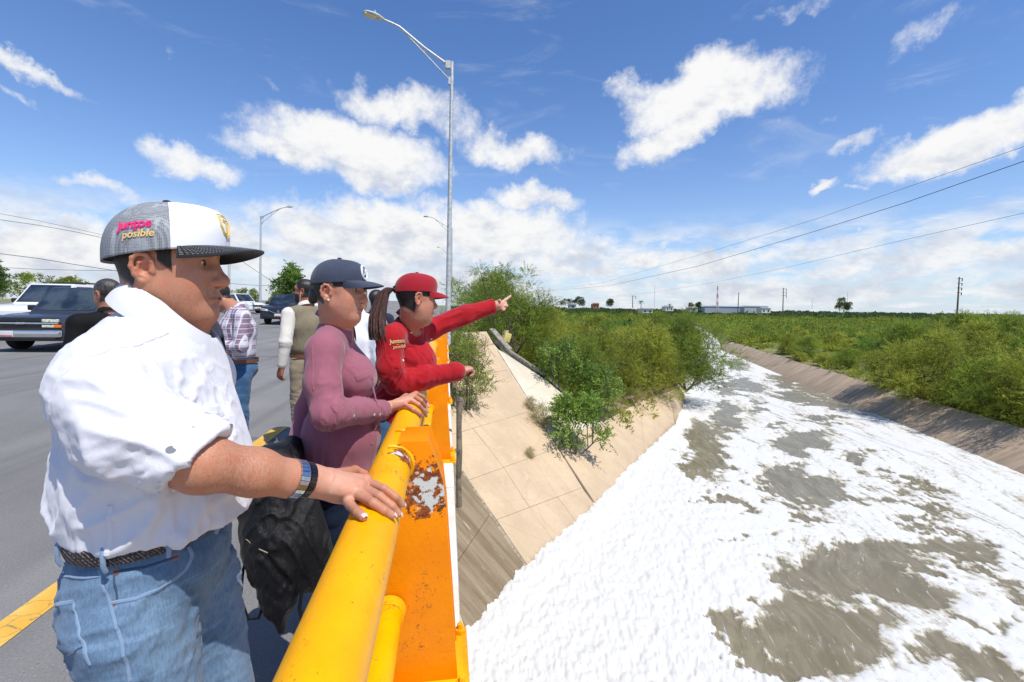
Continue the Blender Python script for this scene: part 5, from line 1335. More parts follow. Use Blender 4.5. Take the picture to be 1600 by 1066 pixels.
# ------------------------------------------------------------------ the man in the white shirt
def cyl(px, py, e=.009, cx=PX, cz=PZ, r=PR):
    """point where the view ray meets a tube e metres proud of the top rail"""
    v = ray(px, py); o = CAMP; a = v.x ** 2 + v.z ** 2; b = 2 * (v.x * (o.x - cx) + v.z * (o.z - cz)); c = (o.x - cx) ** 2 + (o.z - cz) ** 2 - (r + e) ** 2
    D = max(b * b - 4 * a * c, 0); return o + v * ((-b - math.sqrt(D)) / (2 * a))
def man():
    P = empty('person', J(230, 1060, 1.0) * 1, 'man in white shirt, jeans and mesh cap resting his hand on the orange rail', 'person'); P.location.z = 0
    f = hv(16); l = hv(106); B = frame(f)
    # ---- skin
    hf = hv(12); H = Head(J(268, 425, 1.02), frame(hf, tilt=1), sc=.99, fat=.75, neck=J(262, 540, 1.05), neck_r=.068, skin=(.47, .215, .125), stubble=.20, lips=(.27, .085, .06),
        hair=lambda x, y, z: np.where(y < .0765, np.maximum(sstep(-x, .024, .034) * sstep(z + x * .45, -.062, -.045), sstep(z + np.clip(x, 0, 1) * .9, .020, .032) * (x < .034)), 0))
    d = H.sdf(); d.ell(J(256, 600, 1.03), (.10, .13, .09), B, .05)
    Vh, Qh, Nh = surf(d, *bb([H.w(-.13, -.11, .14), H.w(.14, .11, -.14), H.w(-.13, .11, -.14), H.w(.14, -.11, .14), J(190, 600, 1.0), J(300, 600, 1.1)], .03), .0024, 5)
    # right arm and hand on the pipe
    d = S(); W = J(484, 750, 1.0)
    el = J(268, 722, .81); d.chain([J(180, 640, .82), J(262, 704, .815), J(315, 725, .842), J(400, 738, .91), J(455, 748, .965), W], [.038, .042, .048, .042, .033, .030], .03, flat=((0, 0, 1), 1.0))
    pk = [cyl(537, 777, .016), cyl(548, 790, .011), cyl(559, 801, .0095), cyl(568, 808, .008)]
    fr = [[(556, 771, .017), (583, 786, .0125), (600, 797, .0095), (612, 805, .0075)],
          [(564, 761, .018), (593, 776, .013), (612, 791, .0095), (622, 803, .0075)],
          [(571, 752, .017), (600, 764, .013), (618, 777, .0095), (628, 788, .0075)]]
    FR = [pk] + [[cyl(*q) for q in g] for g in fr]
    mcs = [g[0] for g in FR]
    for g, ra in zip(FR, (.0105, .0102, .0105, .0100)):
        d.cone(lerp(W, g[0], .05), g[0], .026, .0145, .016)
        d.cone(g[0], g[1], ra * 1.12, ra * 1.0, .006); d.cone(g[1], g[2], ra * 1.0, ra * .92, .003); d.cone(g[2], g[3], ra * .92, ra * .80, .003)
    d.cone(lerp(W, mcs[0], .25), lerp(W, mcs[0], .8), .023, .015, .02)
    th = [lerp(W, mcs[3], .3) + hv(90) * .015, cyl(548, 742, .004) + hv(90) * .03, cyl(560, 752, .004) + hv(90) * .05]
    d.cone(th[0], th[1], .019, .0125, .015); d.cone(th[1], th[2], .0125, .0105, .006)
    for q in FR[1:]: d.ball(lerp(q[0], q[1], .02) + Vector((0, 0, .004)), .0105, .006)
    Va, Qa, Na = surf(d, *bb([J(150, 620, .8), el, W] + [q for g in FR for q in g] + th, .075), .0021, 5)
    def creases(V, N):                        # knuckle creases across the fingers and tendons on the back of the hand
        o = np.zeros(len(V))
        for g in FR:
            for j in (1, 2):
                a = A3(g[j]); t = A3(g[j + 1] - g[j - 1]); t /= np.linalg.norm(t)
                for s_ in (-.0025, 0, .0025): x_ = (V - a) @ t - s_; rr = ((V - a) ** 2).sum(1); o -= .0006 * np.exp(-(x_ / .0007) ** 2) * np.exp(-rr / .00018)
            a, b = A3(lerp(W, g[0], .35)), A3(g[0]); ba = b - a; t = np.clip(((V - a) @ ba) / ba.dot(ba), 0, 1); dd = V - a - t[:, None] * ba; dd -= N * (dd * N).sum(1)[:, None]; o += .0014 * np.exp(-(dd ** 2).sum(1) / .000018)
        return V + N * o[:, None]
    Va = creases(Va, Na)
    # left arm hanging on the far side, and the core of the trunk
    d = S(); s2 = J(292, 600, 1.20); e2 = J(290, 735, 1.24); w2 = J(285, 830, 1.24)
    d.chain([s2, e2, w2], [.05, .045, .03], .02); fingers(d, w2, (w2 - e2), f, hv(-60), .19, .6)
    d.ell(J(256, 720, 1.01), (.10, .12, .22), B, .05)
    Vb, Qb, Nb = surf(d, *bb([s2, e2, w2, J(235, 700, 1.0)], .27), .006, 4)
    V = np.concatenate([Vh, Va, Vb]); Q = np.concatenate([Qh, Qa + len(Vh), Qb + len(Vh) + len(Va)])
    me = np_mesh('body', V, Q[:, ::-1]); pa = H.paint(); arm = (.50, .235, .135)
    sp = list(pa[1]) + [(J(380, 735, .9), .14, (.50, .24, .14), .8), (lerp(W, mcs[1], .5), .08, (.60, .33, .225), 1.0)] + [(g[0], .018, (.60, .25, .17), .65) for g in FR] + [(g[3], .014, (.66, .34, .25), .6) for g in FR] + [(H.w(.035, -.075, .012), .0035, (.10, .03, .02), .9)]
    def hh(Vx):
        h = H.hair(Vx); k = np.exp(-((Vx - A3(J(370, 735, .88))) ** 2).sum(1) / .0135); return np.maximum(h, .34 * k)
    paint_mesh(me, V, (pa[0], sp), hh); body = link('body', me, MATS['skin'], P)
    H.eyes(body)
    for g in FR:                              # nails
        t = (g[3] - g[2]).normalized(); c = g[3]; out = (Vector((c.x - PX, 0, c.z - PZ))).normalized(); out = (out - t * out.dot(t)).normalized(); sd = t.cross(out); m = MB()
        m.grid(lambda u, v: c + t * (.001 + .0105 * v) + sd * ((u - .5) * .0125 * (1 - .25 * v * v)) + out * (.0088 - .010 * (u - .5) ** 2 - .0035 * v * v), 6, 6); m.build('fingernail', MATS['nail'], body, smooth=True)
    # ---- shirt
    d = S()
    d.ell(J(250, 650, 1.02), (.146, .172, .19), B, .03); d.cone(J(226, 535, 1.04), J(172, 588, .885), .046, .070, .07); d.ell(J(262, 765, 1.01), (.164, .165, .17), B, .10)
    sh = J(170, 612, .84); d.cone(J(254, 542, 1.03), sh, .070, .066, .09); d.cone(J(256, 532, 1.02), J(312, 590, 1.2), .07, .075, .08)
    d.cone(sh, J(216, 676, .82), .070, .070, .03)
    sn = (hv(10) - Vector((0, 0, .85))).normalized(); sp0 = J(309, 715, .825); sl = S(); sl.cone(J(205, 668, .82), J(340, 728, .85), .069, .068, .03); sl.plane(sp0, sn, .004); d.other(sl, .03)
    cf = S(); cf.cone(J(205, 668, .82), J(340, 728, .85), .0705, .0715, .03); cf.plane(sp0, sn, .005); cf.plane(sp0 - sn * .034, -sn, .005); d.other(cf, .003)
    d.cone(J(305, 585, 1.2), J(296, 725, 1.24), .08, .06, .04)
    d.ell(J(258, 830, 1.0), (.150, .156, .080), B, .06); d.ell(J(248, 755, 1.0), (.146, .155, .16), B, .06)
    d.plane((0, 0, 1.035), (0, 0, -1), .008)
    av = (J(400, 738, .91) - el).normalized(); co = J(290, 716, .822)
    d.plane(co + av * .022, av + Vector((0, 0, -.25)), .004, 'i') if False else None
    d.cone(J(306, 722, .835), J(360, 733, .87), .058, .062, .003, 's')
    d.cone(H.w(-.02, 0, -.05), J(270, 512, 1.03), .084, .084, .006, 's')
    fs = [(J(215, 690, .8), .13, (J(300, 730, .8) - J(140, 640, .8)), .050, 3.0, .0080), (J(265, 735, .81), .06, Vector((.3, 0, 1)), .030, 2.2, .0050), (J(150, 740, .9), .16, Vector((.5, .2, -.8)), .07, 3.0, .009),
          (J(250, 820, .85), .16, Vector((.8, .1, .35)), .08, 3.0, .009), (J(120, 830, .95), .12, Vector((.2, 0, 1)), .075, 2.5, .009), (J(330, 680, .95), .14, Vector((.4, .1, .9)), .07, 3.5, .006), (J(95, 660, .85), .08, Vector((.1, 0, 1)), .035, 4, .008), (J(330, 790, .95), .10, Vector((1, 0, .3)), .05, 3, .006), (J(210, 640, .85), .14, Vector((1, 0, -.5)), .055, 4, .005), (J(310, 620, .95), .12, Vector((.3, 0, 1)), .04, 4, .004), (J(205, 560, .9), .12, Vector((.8, .3, -.6)), .03, 4, .004), (J(200, 720, .8), .07, Vector((1, 0, .1)), .022, 3, .004), (J(150, 850, .9), .12, Vector((.1, 0, 1)), .03, 4, .005), (J(300, 840, .9), .1, Vector((.3, 0, 1)), .03, 4, .005)]
    lo, hi = bb([J(40, 600, .9), J(390, 760, 1.0), J(230, 480, 1.0), J(230, 900, .8), J(330, 740, 1.4)], .07)
    shirt = sdf_obj('shirt', d, lo, hi, .0048, MATS['white_shirt'], P, fold=fs, sm=1, seed=2.0)
    bv = bvh_of([shirt]); cd = (CAMP - J(230, 650, 1.0)).normalized()
    def on(px, py): 
        v = ray(px, py); h, n, _, _ = bv.ray_cast(CAMP, v.normalized(), 3)
        return (h, n) if h is not None else (J(px, py, 1.0), -v)
    # seams, yoke, placket, pocket, sleeve tab, buttons
    for pl, w_, nm in (([(192, 497), (150, 540), (108, 575), (84, 612), (78, 650), (92, 690)], .007, 'seam'), ([(262, 520), (215, 540), (160, 552), (112, 566)], .005, 'seam'),
                       ([(172, 790), (172, 830), (166, 868)], .010, 'side_seam'), ([(292, 620), (322, 640), (356, 655)], .008, 'pocket_flap'), ([(300, 655), (302, 668)], .005, 'seam')):
        ribbon(bv, [on(*q)[0] for q in pl], w_, .0022, 'white_shirt', shirt, nm, cd, 30)
    ribbon(bv, [on(*q)[0] for q in ((318, 560), (342, 600), (358, 640), (366, 680), (372, 740))], .026, .0022, 'white_shirt', shirt, 'placket', (hv(-35)), 30)
    ribbon(bv, [on(*q)[0] for q in ((282, 622), (318, 642), (345, 640))], .030, .0030, 'white_shirt', shirt, 'pocket_flap', cd, 16)
    h, n = on(267, 703); stud(h + n * .001, n, .0078, 'metal_button', shirt, 'snap_button')
    for q in ((345, 606), (355, 636), (362, 667), (368, 700), (371, 735)): h, n = on(*q); stud(h + n * .002, n, .0052, 'metal_button', shirt, 'button')
    col = collar(J(268, 509, 1.03), frame(hv(14), tilt=24), .098, .092, .060, 'white_shirt', shirt, tips=.045, open_=.40, lean=.26)
    
    # ---- jeans
    d = S(); hip = J(248, 905, 1.0); hip.z = .93
    d.ell(hip + Vector((0, 0, .03)), (.134, .150, .115), B, .03); d.ell(hip - f * .045 + Vector((0, 0, -.06)), (.110, .140, .12), B, .06)
    rh = hip - l * .075 + Vector((0, 0, -.09)) - f * .005; lh = hip + l * .085 + f * .03 + Vector((0, 0, -.09))
    rk = rh + Vector((0, 0, -.40)) + f * .03; lk = lh + Vector((0, 0, -.40)) + f * .06; ra_ = rk + Vector((0, 0, -.36)) - f * .03; la_ = lk + Vector((0, 0, -.36)) - f * .02
    d.cone(rh, rk, .097, .074, .05); d.cone(rk, ra_, .078, .062, .03); d.cone(lh, lk, .095, .074, .04); d.cone(lk, la_, .078, .062, .03)
    d.plane((0, 0, 1.032), (0, 0, 1), .004)
    fs = [(rh, .20, f + Vector((0, 0, .35)), .045, 3.0, .006), (lh, .20, f + Vector((0, 0, .4)), .040, 3.0, .007), (hip - f * .1, .12, Vector((0, 0, 1)), .05, 2, .006), (rk, .2, f, .05, 3, .008)]
    lo, hi = bb([hip + Vector((.25, .25, .12)), hip - Vector((.25, .25, 0)), ra_, la_], .09); je = sdf_obj('jeans', d, lo, hi, .006, MATS['light_denim'], P, fold=fs, sm=1, seed=5.)
    bj = bvh_of([je])
    def oj(px, py):
        v = ray(px, py); h, n, _, _ = bj.ray_cast(CAMP, v.normalized(), 3)
        return (h, n) if h is not None else (J(px, py, .95), -v)
    sc_ = .2308; X = lambda a: 40 + a * sc_; Y = lambda b: 820 + b * sc_
    def rib(pp, w_, mt, nm, th=.0016): ribbon(bj, [oj(X(a), Y(b))[0] for a, b in pp], w_, th, mt, je, nm, cd, 30)
    rib([(215, 330), (300, 350), (400, 362), (500, 350)], .004, 'seam_light', 'waistband_seam'); rib([(500, 250), (505, 330), (560, 500), (600, 640), (650, 800), (690, 960), (705, 1060)], .006, 'seam_light', 'side_seam')
    rib([(600, 320), (800, 290), (1030, 215)], .005, 'seam_dark', 'coin_pocket_edge'); rib([(600, 320), (620, 500)], .004, 'seam_dark', 'coin_pocket_side'); rib([(570, 530), (750, 500), (930, 420), (1080, 310), (1130, 210), (1100, 150)], .007, 'seam_light', 'front_pocket_edge')
    rib([(320, 520), (360, 700), (400, 830), (435, 950)], .007, 'seam_light', 'back_pocket_edge'); rib([(165, 545), (240, 535), (330, 520)], .008, 'seam_light', 'back_pocket_top'); rib([(280, 885), (400, 820)], .003, 'seam_dark', 'back_pocket_stitch')
    for a, b in ((612, 322), (1012, 222), (590, 532)): h, n = oj(X(a), Y(b)); stud(h + n * .0015, n, .0062, 'copper', je, 'rivet', .002)
    # belt and loops
    m = MB(); n_ = 72
    def beltp(u, v, o=0):
        a = u * 2 * math.pi; q = hip + B @ Vector((math.cos(a) * .5, math.sin(a) * .5, 0)); q.z = 1.012 + v * .036 + .008 * math.cos(a); dr = (hip - q); dr.z = 0; dr.normalize()
        r_ = (math.cos(a) ** 2 / (.134 + .006) ** 2 + math.sin(a) ** 2 / (.150 + .006) ** 2) ** -.5; c = hip.copy(); c.z = q.z
        return c + B @ Vector((math.cos(a) * (r_ + o), math.sin(a) * (r_ + o), 0))
    m.grid(lambda u, v: beltp(u, v, .004 * math.sin(v * 3.14) + .001), n_, 6)
    m.build('belt', MATS['braided_belt'], P, smooth=True)
    for u in (.62, .735, .83, .93):
        m = MB(); m.tube([beltp(u, -.25, .004), beltp(u, .1, .010), beltp(u, .9, .010), beltp(u, 1.2, .003)], .0042, 8, flat=((0, 0, 1), 1.0)); m.build('belt_loop', MATS['seam_light'], je, smooth=True)
    m = MB(); c = beltp(.985, .5, .008); m.box(c, (.012, .05, .042), B); m.build('buckle', MATS['steel'], P, bevel=.004)
    # shoes
    for a_ in (ra_, la_):
        d = S(); q = a_.copy(); q.z = .045; d.cone(q - f * .06, q + f * .14, .045, .04, .03, flat=((0, 0, 1), .8)); d.plane((0, 0, .003), (0, 0, -1), .003)
        sdf_obj('shoe', d, *bb([q - f * .06, q + f * .14], .07), .008, MATS['leather'], P)
    # watch and bracelet
    ax = (W - J(400, 738, .91)).normalized(); s1 = ax.orthogonal().normalized(); s2 = ax.cross(s1)
    def ring(c, r, wd, mat, nm, par, lum=0):
        m = MB(); n = 26
        for i in range(n):
            a0, a1 = 2 * math.pi * (i + .06) / n, 2 * math.pi * (i + .94) / n
            for (w0, w1) in ((-.5, -.16), (-.15, .15), (.16, .5)) if lum else ((-.5, .5),):
                vs = []
                for rr in (r, r + .004):
                    for (a, w_) in ((a0, w0), (a1, w0), (a1, w1), (a0, w1)): vs.append(c + ax * (w_ * wd) + (s1 * math.cos(a) + s2 * math.sin(a)) * rr)
                m.add(vs, [(3, 2, 1, 0), (4, 5, 6, 7), (0, 1, 5, 4), (1, 2, 6, 5), (2, 3, 7, 6), (3, 0, 4, 7)])
        return m.build(nm, MATS[mat], par)
    cW = J(461, 748, .965); ring(cW, .0365, .019, 'steel', 'watch_strap', P, 1)
    ring(J(475, 750, .98), .035, .014, 'black_glossy', 'bracelet', P)
    return P, H
t = NT('braided_belt'); p = t.pos(); wv = t.n('ShaderNodeTexWave', wave_type='BANDS', bands_direction='DIAGONAL'); t.l(t.map(p, (1, 1, 1)), wv.inputs[0]); wv.inputs['Scale'].default_value = 75; wv.inputs['Distortion'].default_value = 1.2
ck = t.n('ShaderNodeTexChecker'); t.l(t.map(p, (1, 1, 1), rot=(.8, .4, .8)), ck.inputs[0]); ck.inputs['Scale'].default_value = 190
t.bump(wv.outputs[1], .6, .002); t.done(t.mix(ck.outputs['Fac'], (0.016, 0.012, 0.012), t.mix(t.step(wv.outputs[1], .3, .7), (0.02, 0.018, 0.02), (0.17, 0.13, 0.12))), .6)
def m_meshcloth():
    t = NT('grey_mesh'); p = t.coord('Object'); v = t.n('ShaderNodeTexVoronoi', feature='F1'); t.l(p, v.inputs[0]); v.inputs['Scale'].default_value = 330; v.inputs['Randomness'].default_value = .15
    f = t.step(v.outputs['Distance'], .25, .5); n = t.noise(t.map(p, (1, 1, .15)), 60, 4)
    c = t.mix(f, (0.08, 0.083, 0.09), (0.28, 0.295, 0.31)); c = t.mix(t.math('MULTIPLY', t.step(n, .52, .68), .6), c, (0.5, 0.51, 0.52))
    t.bump(f, .5, .001); t.done(c, .7)
m_meshcloth()
cloth_mat('cap_white', (0.80, 0.80, 0.82), wr=.05, var=.02); cloth_mat('cap_black', (0.018, 0.018, 0.02), wr=.05, rough=.75); cloth_mat('pink_thread', (0.72, 0.02, 0.16), wr=.1); cloth_mat('gold_thread', (0.72, 0.50, 0.20), wr=.1); cloth_mat('bright_gold', (0.80, 0.55, 0.10), wr=.1); cloth_mat('white_thread', (.75, .75, .75), wr=.1); cloth_mat('teal_thread', (.1, .45, .4), wr=.1)
MAN, MH = man()
cap, cpt, cbr = cap_part(MH, MAN, (MATS['cap_white'], MATS['grey_mesh']), rad=(.120, .096), rim=.057, top=.153, front_h=.024, back_drop=.045, brim_mat=MATS['cap_black'], brim_len=.077, brim_w=.082, curve=.020, droop=.004, button=MATS['cap_black'], split=lambda v: R(67.5))
cb = bvh_of([cap])
def cap_frame(a, v):
    o = cpt(a, v); du = (cpt(a - .06, v) - cpt(a + .06, v)); dv = (cpt(a, v + .05) - cpt(a, v - .05)); du.normalize(); dv = (dv - du * dv.dot(du)).normalized(); dn = du.cross(dv); dn = dn if (o - MH.c).dot(dn) > 0 else -dn
    return o, du, dv, dn
# side embroidery: angle measured from the front, right side negative
o, du, dv, dn = cap_frame(-R(100), .40)
du = -du if du.dot(hv(0)) < 0 else du
du = (du + dv * .06).normalized(); dv = (dv - du * dv.dot(du)).normalized()
lettering('Juntos', .026, cb, o + dv * .007, du, dv, dn, 'pink_thread', cap, bold=.0008, off=.0012)
lettering('es', .010, cb, o - dv * .0045 + du * .003, du, dv, dn, 'pink_thread', cap, off=.0012)
lettering('posible', .021, cb, o - dv * .0145 + du * .006, du, dv, dn, 'gold_thread', cap, bold=.0004, off=.0012, shear=.25)
for sx, sy, mt in ((.012, -.006, 'pink_thread'), (.020, -.007, 'teal_thread')):
    h, n, _, _ = cb.ray_cast(o + du * sx + dv * sy + dn * .1, -dn, .3)
    if h is not None: stud(h, dn, .0018, mt, cap, 'dot', .0015)
# shield emblem on the front panel
o, du, dv, dn = cap_frame(0, .40); du = -du if du.dot(hv(90)) > 0 else du
du = (cpt(-.1, .4) - cpt(.1, .4)).normalized()
def outline(pts, mt, w=.0012, name='emblem'):
    P_ = []
    for i, (a, b) in enumerate(pts):
        a2, b2 = pts[(i + 1) % len(pts)]
        for k in range(5):
            x_, y_ = lerp(a, a2, k / 5), lerp(b, b2, k / 5); h, n, _, _ = cb.ray_cast(o + du * x_ + dv * y_ + dn * .1, -dn, .3)
            if h is not None: P_.append(h + dn * .001)
    P_.append(P_[0]); m = MB(); m.tube(P_, w, 6); return m.build(name, MATS[mt], cap, smooth=True)
sh_ = [(-.022, .026), (.022, .026), (.023, .0), (.016, -.016), (0, -.026), (-.016, -.016), (-.023, .0)]
outline(sh_, 'bright_gold'); outline([(a * .82, b * .82) for a, b in sh_], 'bright_gold', .0008)
outline([(-.013, .015), (.013, .015), (.013, .010), (.003, .010), (.003, -.014), (-.003, -.014), (-.003, .010), (-.013, .010)], 'bright_gold', .0009, 'emblem_letter')
# brim stitching
m = MB()
for r_ in range(6):
    v_ = .18 + r_ * .13
    for i in range(60):
        u0, u1 = (i + .15) / 60, (i + .7) / 60; m.tube([cbr(u0, v_, .0022), cbr(u1, v_, .0022)], .00045, 3, cap=False)
tag(m.build('brim_stitching', MATS['white_thread'], cap), kind='stuff')
# ------------------------------------------------------------------ the woman in the mauve shirt
skin_mat('skin_b')
cloth_mat('navy_cap', (0.045, 0.055, 0.085), wr=.25, wsc=22, var=.25); cloth_mat('red_cap', (0.30, 0.008, 0.018), wr=.2, wsc=22)
def m_hair(name, a, b):
    t = NT(name); p = t.coord('Object'); n = t.noise(t.map(p, (160, 160, 14)), 1, 4, .7); t.bump(n, .9, .004); return t.done(t.mix(t.step(n, .35, .68), a, b), .38, spec=.5)
m_hair('dark_hair', (0.010, 0.007, 0.005), (0.035, 0.022, 0.015)); m_hair('brown_hair', (0.030, 0.013, 0.008), (0.12, 0.05, 0.028)); m_hair('grey_hair', (0.012, 0.010, 0.009), (0.09, 0.075, 0.06))
def legs(P, hip, f, l, mat, rad=.085, lift=0.0, hipr=(.12, .155, .12), top=None, shoe='black_glossy', vox=.009, stance=.09):
    d = S(); z0 = hip.z; B = frame(f); d.ell(hip, hipr, B, .03); pts = []
    for s_ in (-1, 1):
        h_ = hip + l * (stance * s_) - Vector((0, 0, .08)); k_ = hip + l * ((stance + .01) * s_) + f * .02; k_.z = z0 * .53; a_ = hip + l * ((stance + .015) * s_); a_.z = .09
        d.cone(h_, k_, rad, rad * .72, .04); d.cone(k_, a_, rad * .72, rad * .6, .03); pts += [k_, a_]
        e = S(); q = a_.copy(); q.z = .045; e.cone(q - f * .05, q + f * .13, .042, .037, .03, flat=((0, 0, 1), .8)); e.plane((0, 0, .003), (0, 0, -1), .003)
        sdf_obj('shoe', e, *bb([q - f * .05, q + f * .13], .06), .01, MATS[shoe], P)
    if top is not None: d.plane((0, 0, top), (0, 0, 1), .004)
    fs = [(p, .22, f + Vector((0, 0, .3)), .05, 3.0, .007) for p in pts] + [(hip, .2, l, .05, 3, .006)]
    return sdf_obj('trousers', d, *bb([hip + Vector((.16, .16, .1)), hip - Vector((.16, .16, 0))] + pts, .12), vox, mat, P, fold=fs, seed=3.)
def mauve():
    P = empty('person', (0, 0, 0), 'woman in mauve shirt and navy cap holding the orange rail', 'person'); P.location = J(525, 800, 1.8); P.location.z = 0
    f = hv(12); l = hv(102); B = frame(f)
    H = Head(J(530, 459, 1.77), frame(hv(-3), tilt=4), sc=.965, fat=.25, fem=True, neck=J(524, 525, 1.82), neck_r=.052, skin=(.50, .235, .15), lips=(.50, .08, .09),
        hair=lambda x, y, z: np.where(y < .0765, np.maximum(sstep(-x, .020, .030) * sstep(z + x * .3, -.062, -.045), sstep(z, .022, .030) * (x < .05)), 0))
    d = H.sdf(); d.ell(J(525, 570, 1.88), (.06, .10, .07), B, .05)
    V0, Q0, N0 = surf(d, *bb([H.w(-.13, -.11, .14), H.w(.14, .11, -.14), H.w(-.13, .11, -.14), H.w(.14, -.11, .14), J(527, 560, 1.83)], .09), .0032, 5)
    W = J(606, 638, 1.93); d = S(); el = J(513, 645, 1.61); d.chain([el, W], [.042, .026], .02)
    FR = [[cyl(633, 632, .018), cyl(646, 640, .012), cyl(655, 646, .009), cyl(660, 651, .008)], [cyl(641, 624, .018), cyl(654, 632, .012), cyl(662, 641, .009), cyl(666, 650, .008)],
          [cyl(647, 619, .018), cyl(658, 626, .011), cyl(665, 635, .009), cyl(668, 644, .008)], [cyl(650, 615, .017), cyl(661, 620, .011), cyl(667, 628, .009), cyl(669, 636, .008)]]
    for g, ra in zip(FR, (.0085, .009, .0092, .009)):
        d.cone(lerp(W, g[0], .05), g[0], .021, .0125, .014); d.chain(g, [ra * 1.1, ra, ra * .92, ra * .78], .004)
    d.cone(lerp(W, FR[3][0], .3), cyl(636, 616, .0) + hv(90) * .04, .016, .010, .012)
    V1, Q1, N1 = surf(d, *bb([el, W] + [q for g in FR for q in g], .06), .0028, 5)
    d = S(); s2 = J(512, 560, 2.0); e2 = J(480, 650, 2.02); w2 = J(462, 705, 1.93); d.chain([s2, e2, w2], [.045, .038, .026], .02); fingers(d, w2, w2 - e2, hv(180), hv(-90), .165, .9); d.ell(J(525, 650, 1.89), (.07, .09, .18), B, .05)
    V2, Q2, N2 = surf(d, *bb([s2, e2, w2, J(527, 640, 1.84)], .22), .006, 4)
    V = np.concatenate([V0, V1, V2]); Q = np.concatenate([Q0, Q1 + len(V0), Q2 + len(V0) + len(V1)]); me = np_mesh('body', V, Q[:, ::-1]); pa = H.paint()
    paint_mesh(me, V, (pa[0], list(pa[1]) + [(lerp(W, FR[1][0], .5), .09, (.62, .33, .235), .95)] + [(g[0], .014, (.62, .27, .2), .5) for g in FR]), H.hair); body = link('body', me, MATS['skin_b'], P); H.eyes(body)
    for g in FR: t = (g[3] - g[2]).normalized(); o = Vector((g[3].x - PX, 0, g[3].z - PZ)).normalized(); m = MB(); sd = t.cross(o); m.grid(lambda u, v: g[3] + t * (.001 + .009 * v) + sd * ((u - .5) * .010) + o * (.0075 - .003 * v * v), 3, 3); m.build('fingernail', MATS['nail'], body, smooth=True)
    stud(H.w(-.004, -.083, -.027), H.M @ Vector((.3, -1, 0)), .0042, 'pearl', body, 'earring', .004)
    # shirt
    d = S(); d.ell(J(524, 575, 1.88), (.115, .150, .13), B, .03); d.ell(J(534, 680, 1.88), (.155, .150, .16), B, .10); d.ell(J(522, 745, 1.89), (.165, .17, .10), B, .08)
    for s_ in (-1, 1): d.ball(J(560, 592, 1.85) + l * (.052 * s_) + f * .0, .058, .09)
    sh = J(507, 548, 1.68); d.cone(J(525, 515, 1.84), sh, .052, .062, .06); d.cone(J(525, 515, 1.82), J(520, 545, 1.99), .052, .06, .06)
    d.cone(sh, J(505, 600, 1.64), .064, .060, .02); d.cone(J(505, 600, 1.64), el, .060, .056, .02); d.cone(el, J(597, 641, 1.90), .056, .042, .02)
    d.cone(J(520, 545, 1.99), J(482, 640, 2.03), .06, .052, .03); d.cone(J(482, 640, 2.03), J(465, 700, 1.94), .052, .045, .03)
    d.plane(J(600, 640, 1.925), (W - el).normalized(), .002) if False else None
    d.plane((0, 0, .755), (0, 0, -1), .01)
    ax = (W - el).normalized(); cc = J(600, 640, 1.91); d.cone(cc - ax * .012, cc + ax * .08, .034, .034, .003, 's'); d.cone(cc + ax * .045, cc + ax * .16, .055, .055, .003, 's')
    d.cone(H.w(-.02, 0, -.06), J(526, 506, 1.83), .058, .060, .006, 's')
    fs = [(J(520, 655, 1.60), .10, Vector((.2, .1, 1)), .028, 2.4, .007), (J(505, 590, 1.64), .10, Vector((.2, 0, 1)), .045, 4, .005), (J(560, 560, 1.72), .09, Vector((.6, 0, -.6)), .040, 3, .004), (J(480, 600, 1.85), .12, Vector((0, 0, 1)), .035, 4, .008), (J(530, 720, 1.75), .15, Vector((.1, 0, 1)), .06, 4, .008), (J(570, 640, 1.85), .08, Vector((.1, .0, 1)), .026, 2, .006)]
    shirt = sdf_obj('shirt', d, *bb([J(440, 700, 1.9), el, sh, J(605, 600, 1.9), J(525, 500, 1.6), J(525, 830, 2.1), J(500, 700, 2.1)], .075), .0058, MATS['mauve_shirt'], P, fold=fs, sm=1, seed=8.)
    bv = bvh_of([shirt])
    def on(px, py):
        v = ray(px, py); h, n, _, _ = bv.ray_cast(CAMP, v.normalized(), 4); return (h, n) if h is not None else (J(px, py, 1.8), -v)
    for pl, w_, nm, th in (([(522, 500), (500, 520), (488, 560), (490, 610)], .006, 'seam', .002), ([(592, 535), (598, 580), (599, 640), (596, 700)], .020, 'placket', .0022), ([(556, 592), (578, 583), (596, 590)], .030, 'pocket_flap', .003), ([(520, 632), (530, 650), (520, 672)], .022, 'sleeve_tab', .003), ([(597, 622), (600, 640), (600, 656)], .028, 'cuff_band', .0025)):
        ribbon(bv, [on(*q)[0] for q in pl], w_, th, 'mauve_shirt', shirt, nm, f, 20)
    for q in ((553, 650), (585, 648), (594, 648)): h, n = on(*q); stud(h + n * .001, n, .0048, 'pearl', shirt)
    collar(J(527, 504, 1.83), frame(hv(10), tilt=14), .066, .064, .042, 'mauve_shirt', shirt, tips=.05, open_=.55, lean=.32, th=.0025)
    hip = J(525, 740, 1.90); hip.z = .84; legs(P, hip, f, l, MATS['dark_denim'], .080, top=.86, hipr=(.115, .145, .11), stance=.075)
    cap, cpt, cbr = cap_part(H, P, (MATS['navy_cap'], MATS['navy_cap']), rad=(.108, .086), rim=.054, top=.138, front_h=-.006, back_drop=.030, brim_len=.078, brim_w=.070, curve=.030, droop=.012, button=MATS['navy_cap'])
    cb = bvh_of([cap]); o = cpt(0, .42); m = MB(); dn = H.M @ Vector((1, 0, .45)).normalized(); du = H.M @ Vector((0, 1, 0)); dv = dn.cross(du); rg = []
    for i in range(28):
        a = i * 6.2832 / 28; p = o + du * .024 * math.cos(a) + dv * .026 * math.sin(a); h, n, _, _ = cb.ray_cast(p + dn * .1, -dn, .3); rg.append((h if h is not None else p) + dn * .001)
    rg.append(rg[0]); m.tube(rg, .0042, 6); m.build('round_emblem', MATS['white_thread'], cap, smooth=True)
    m = MB()
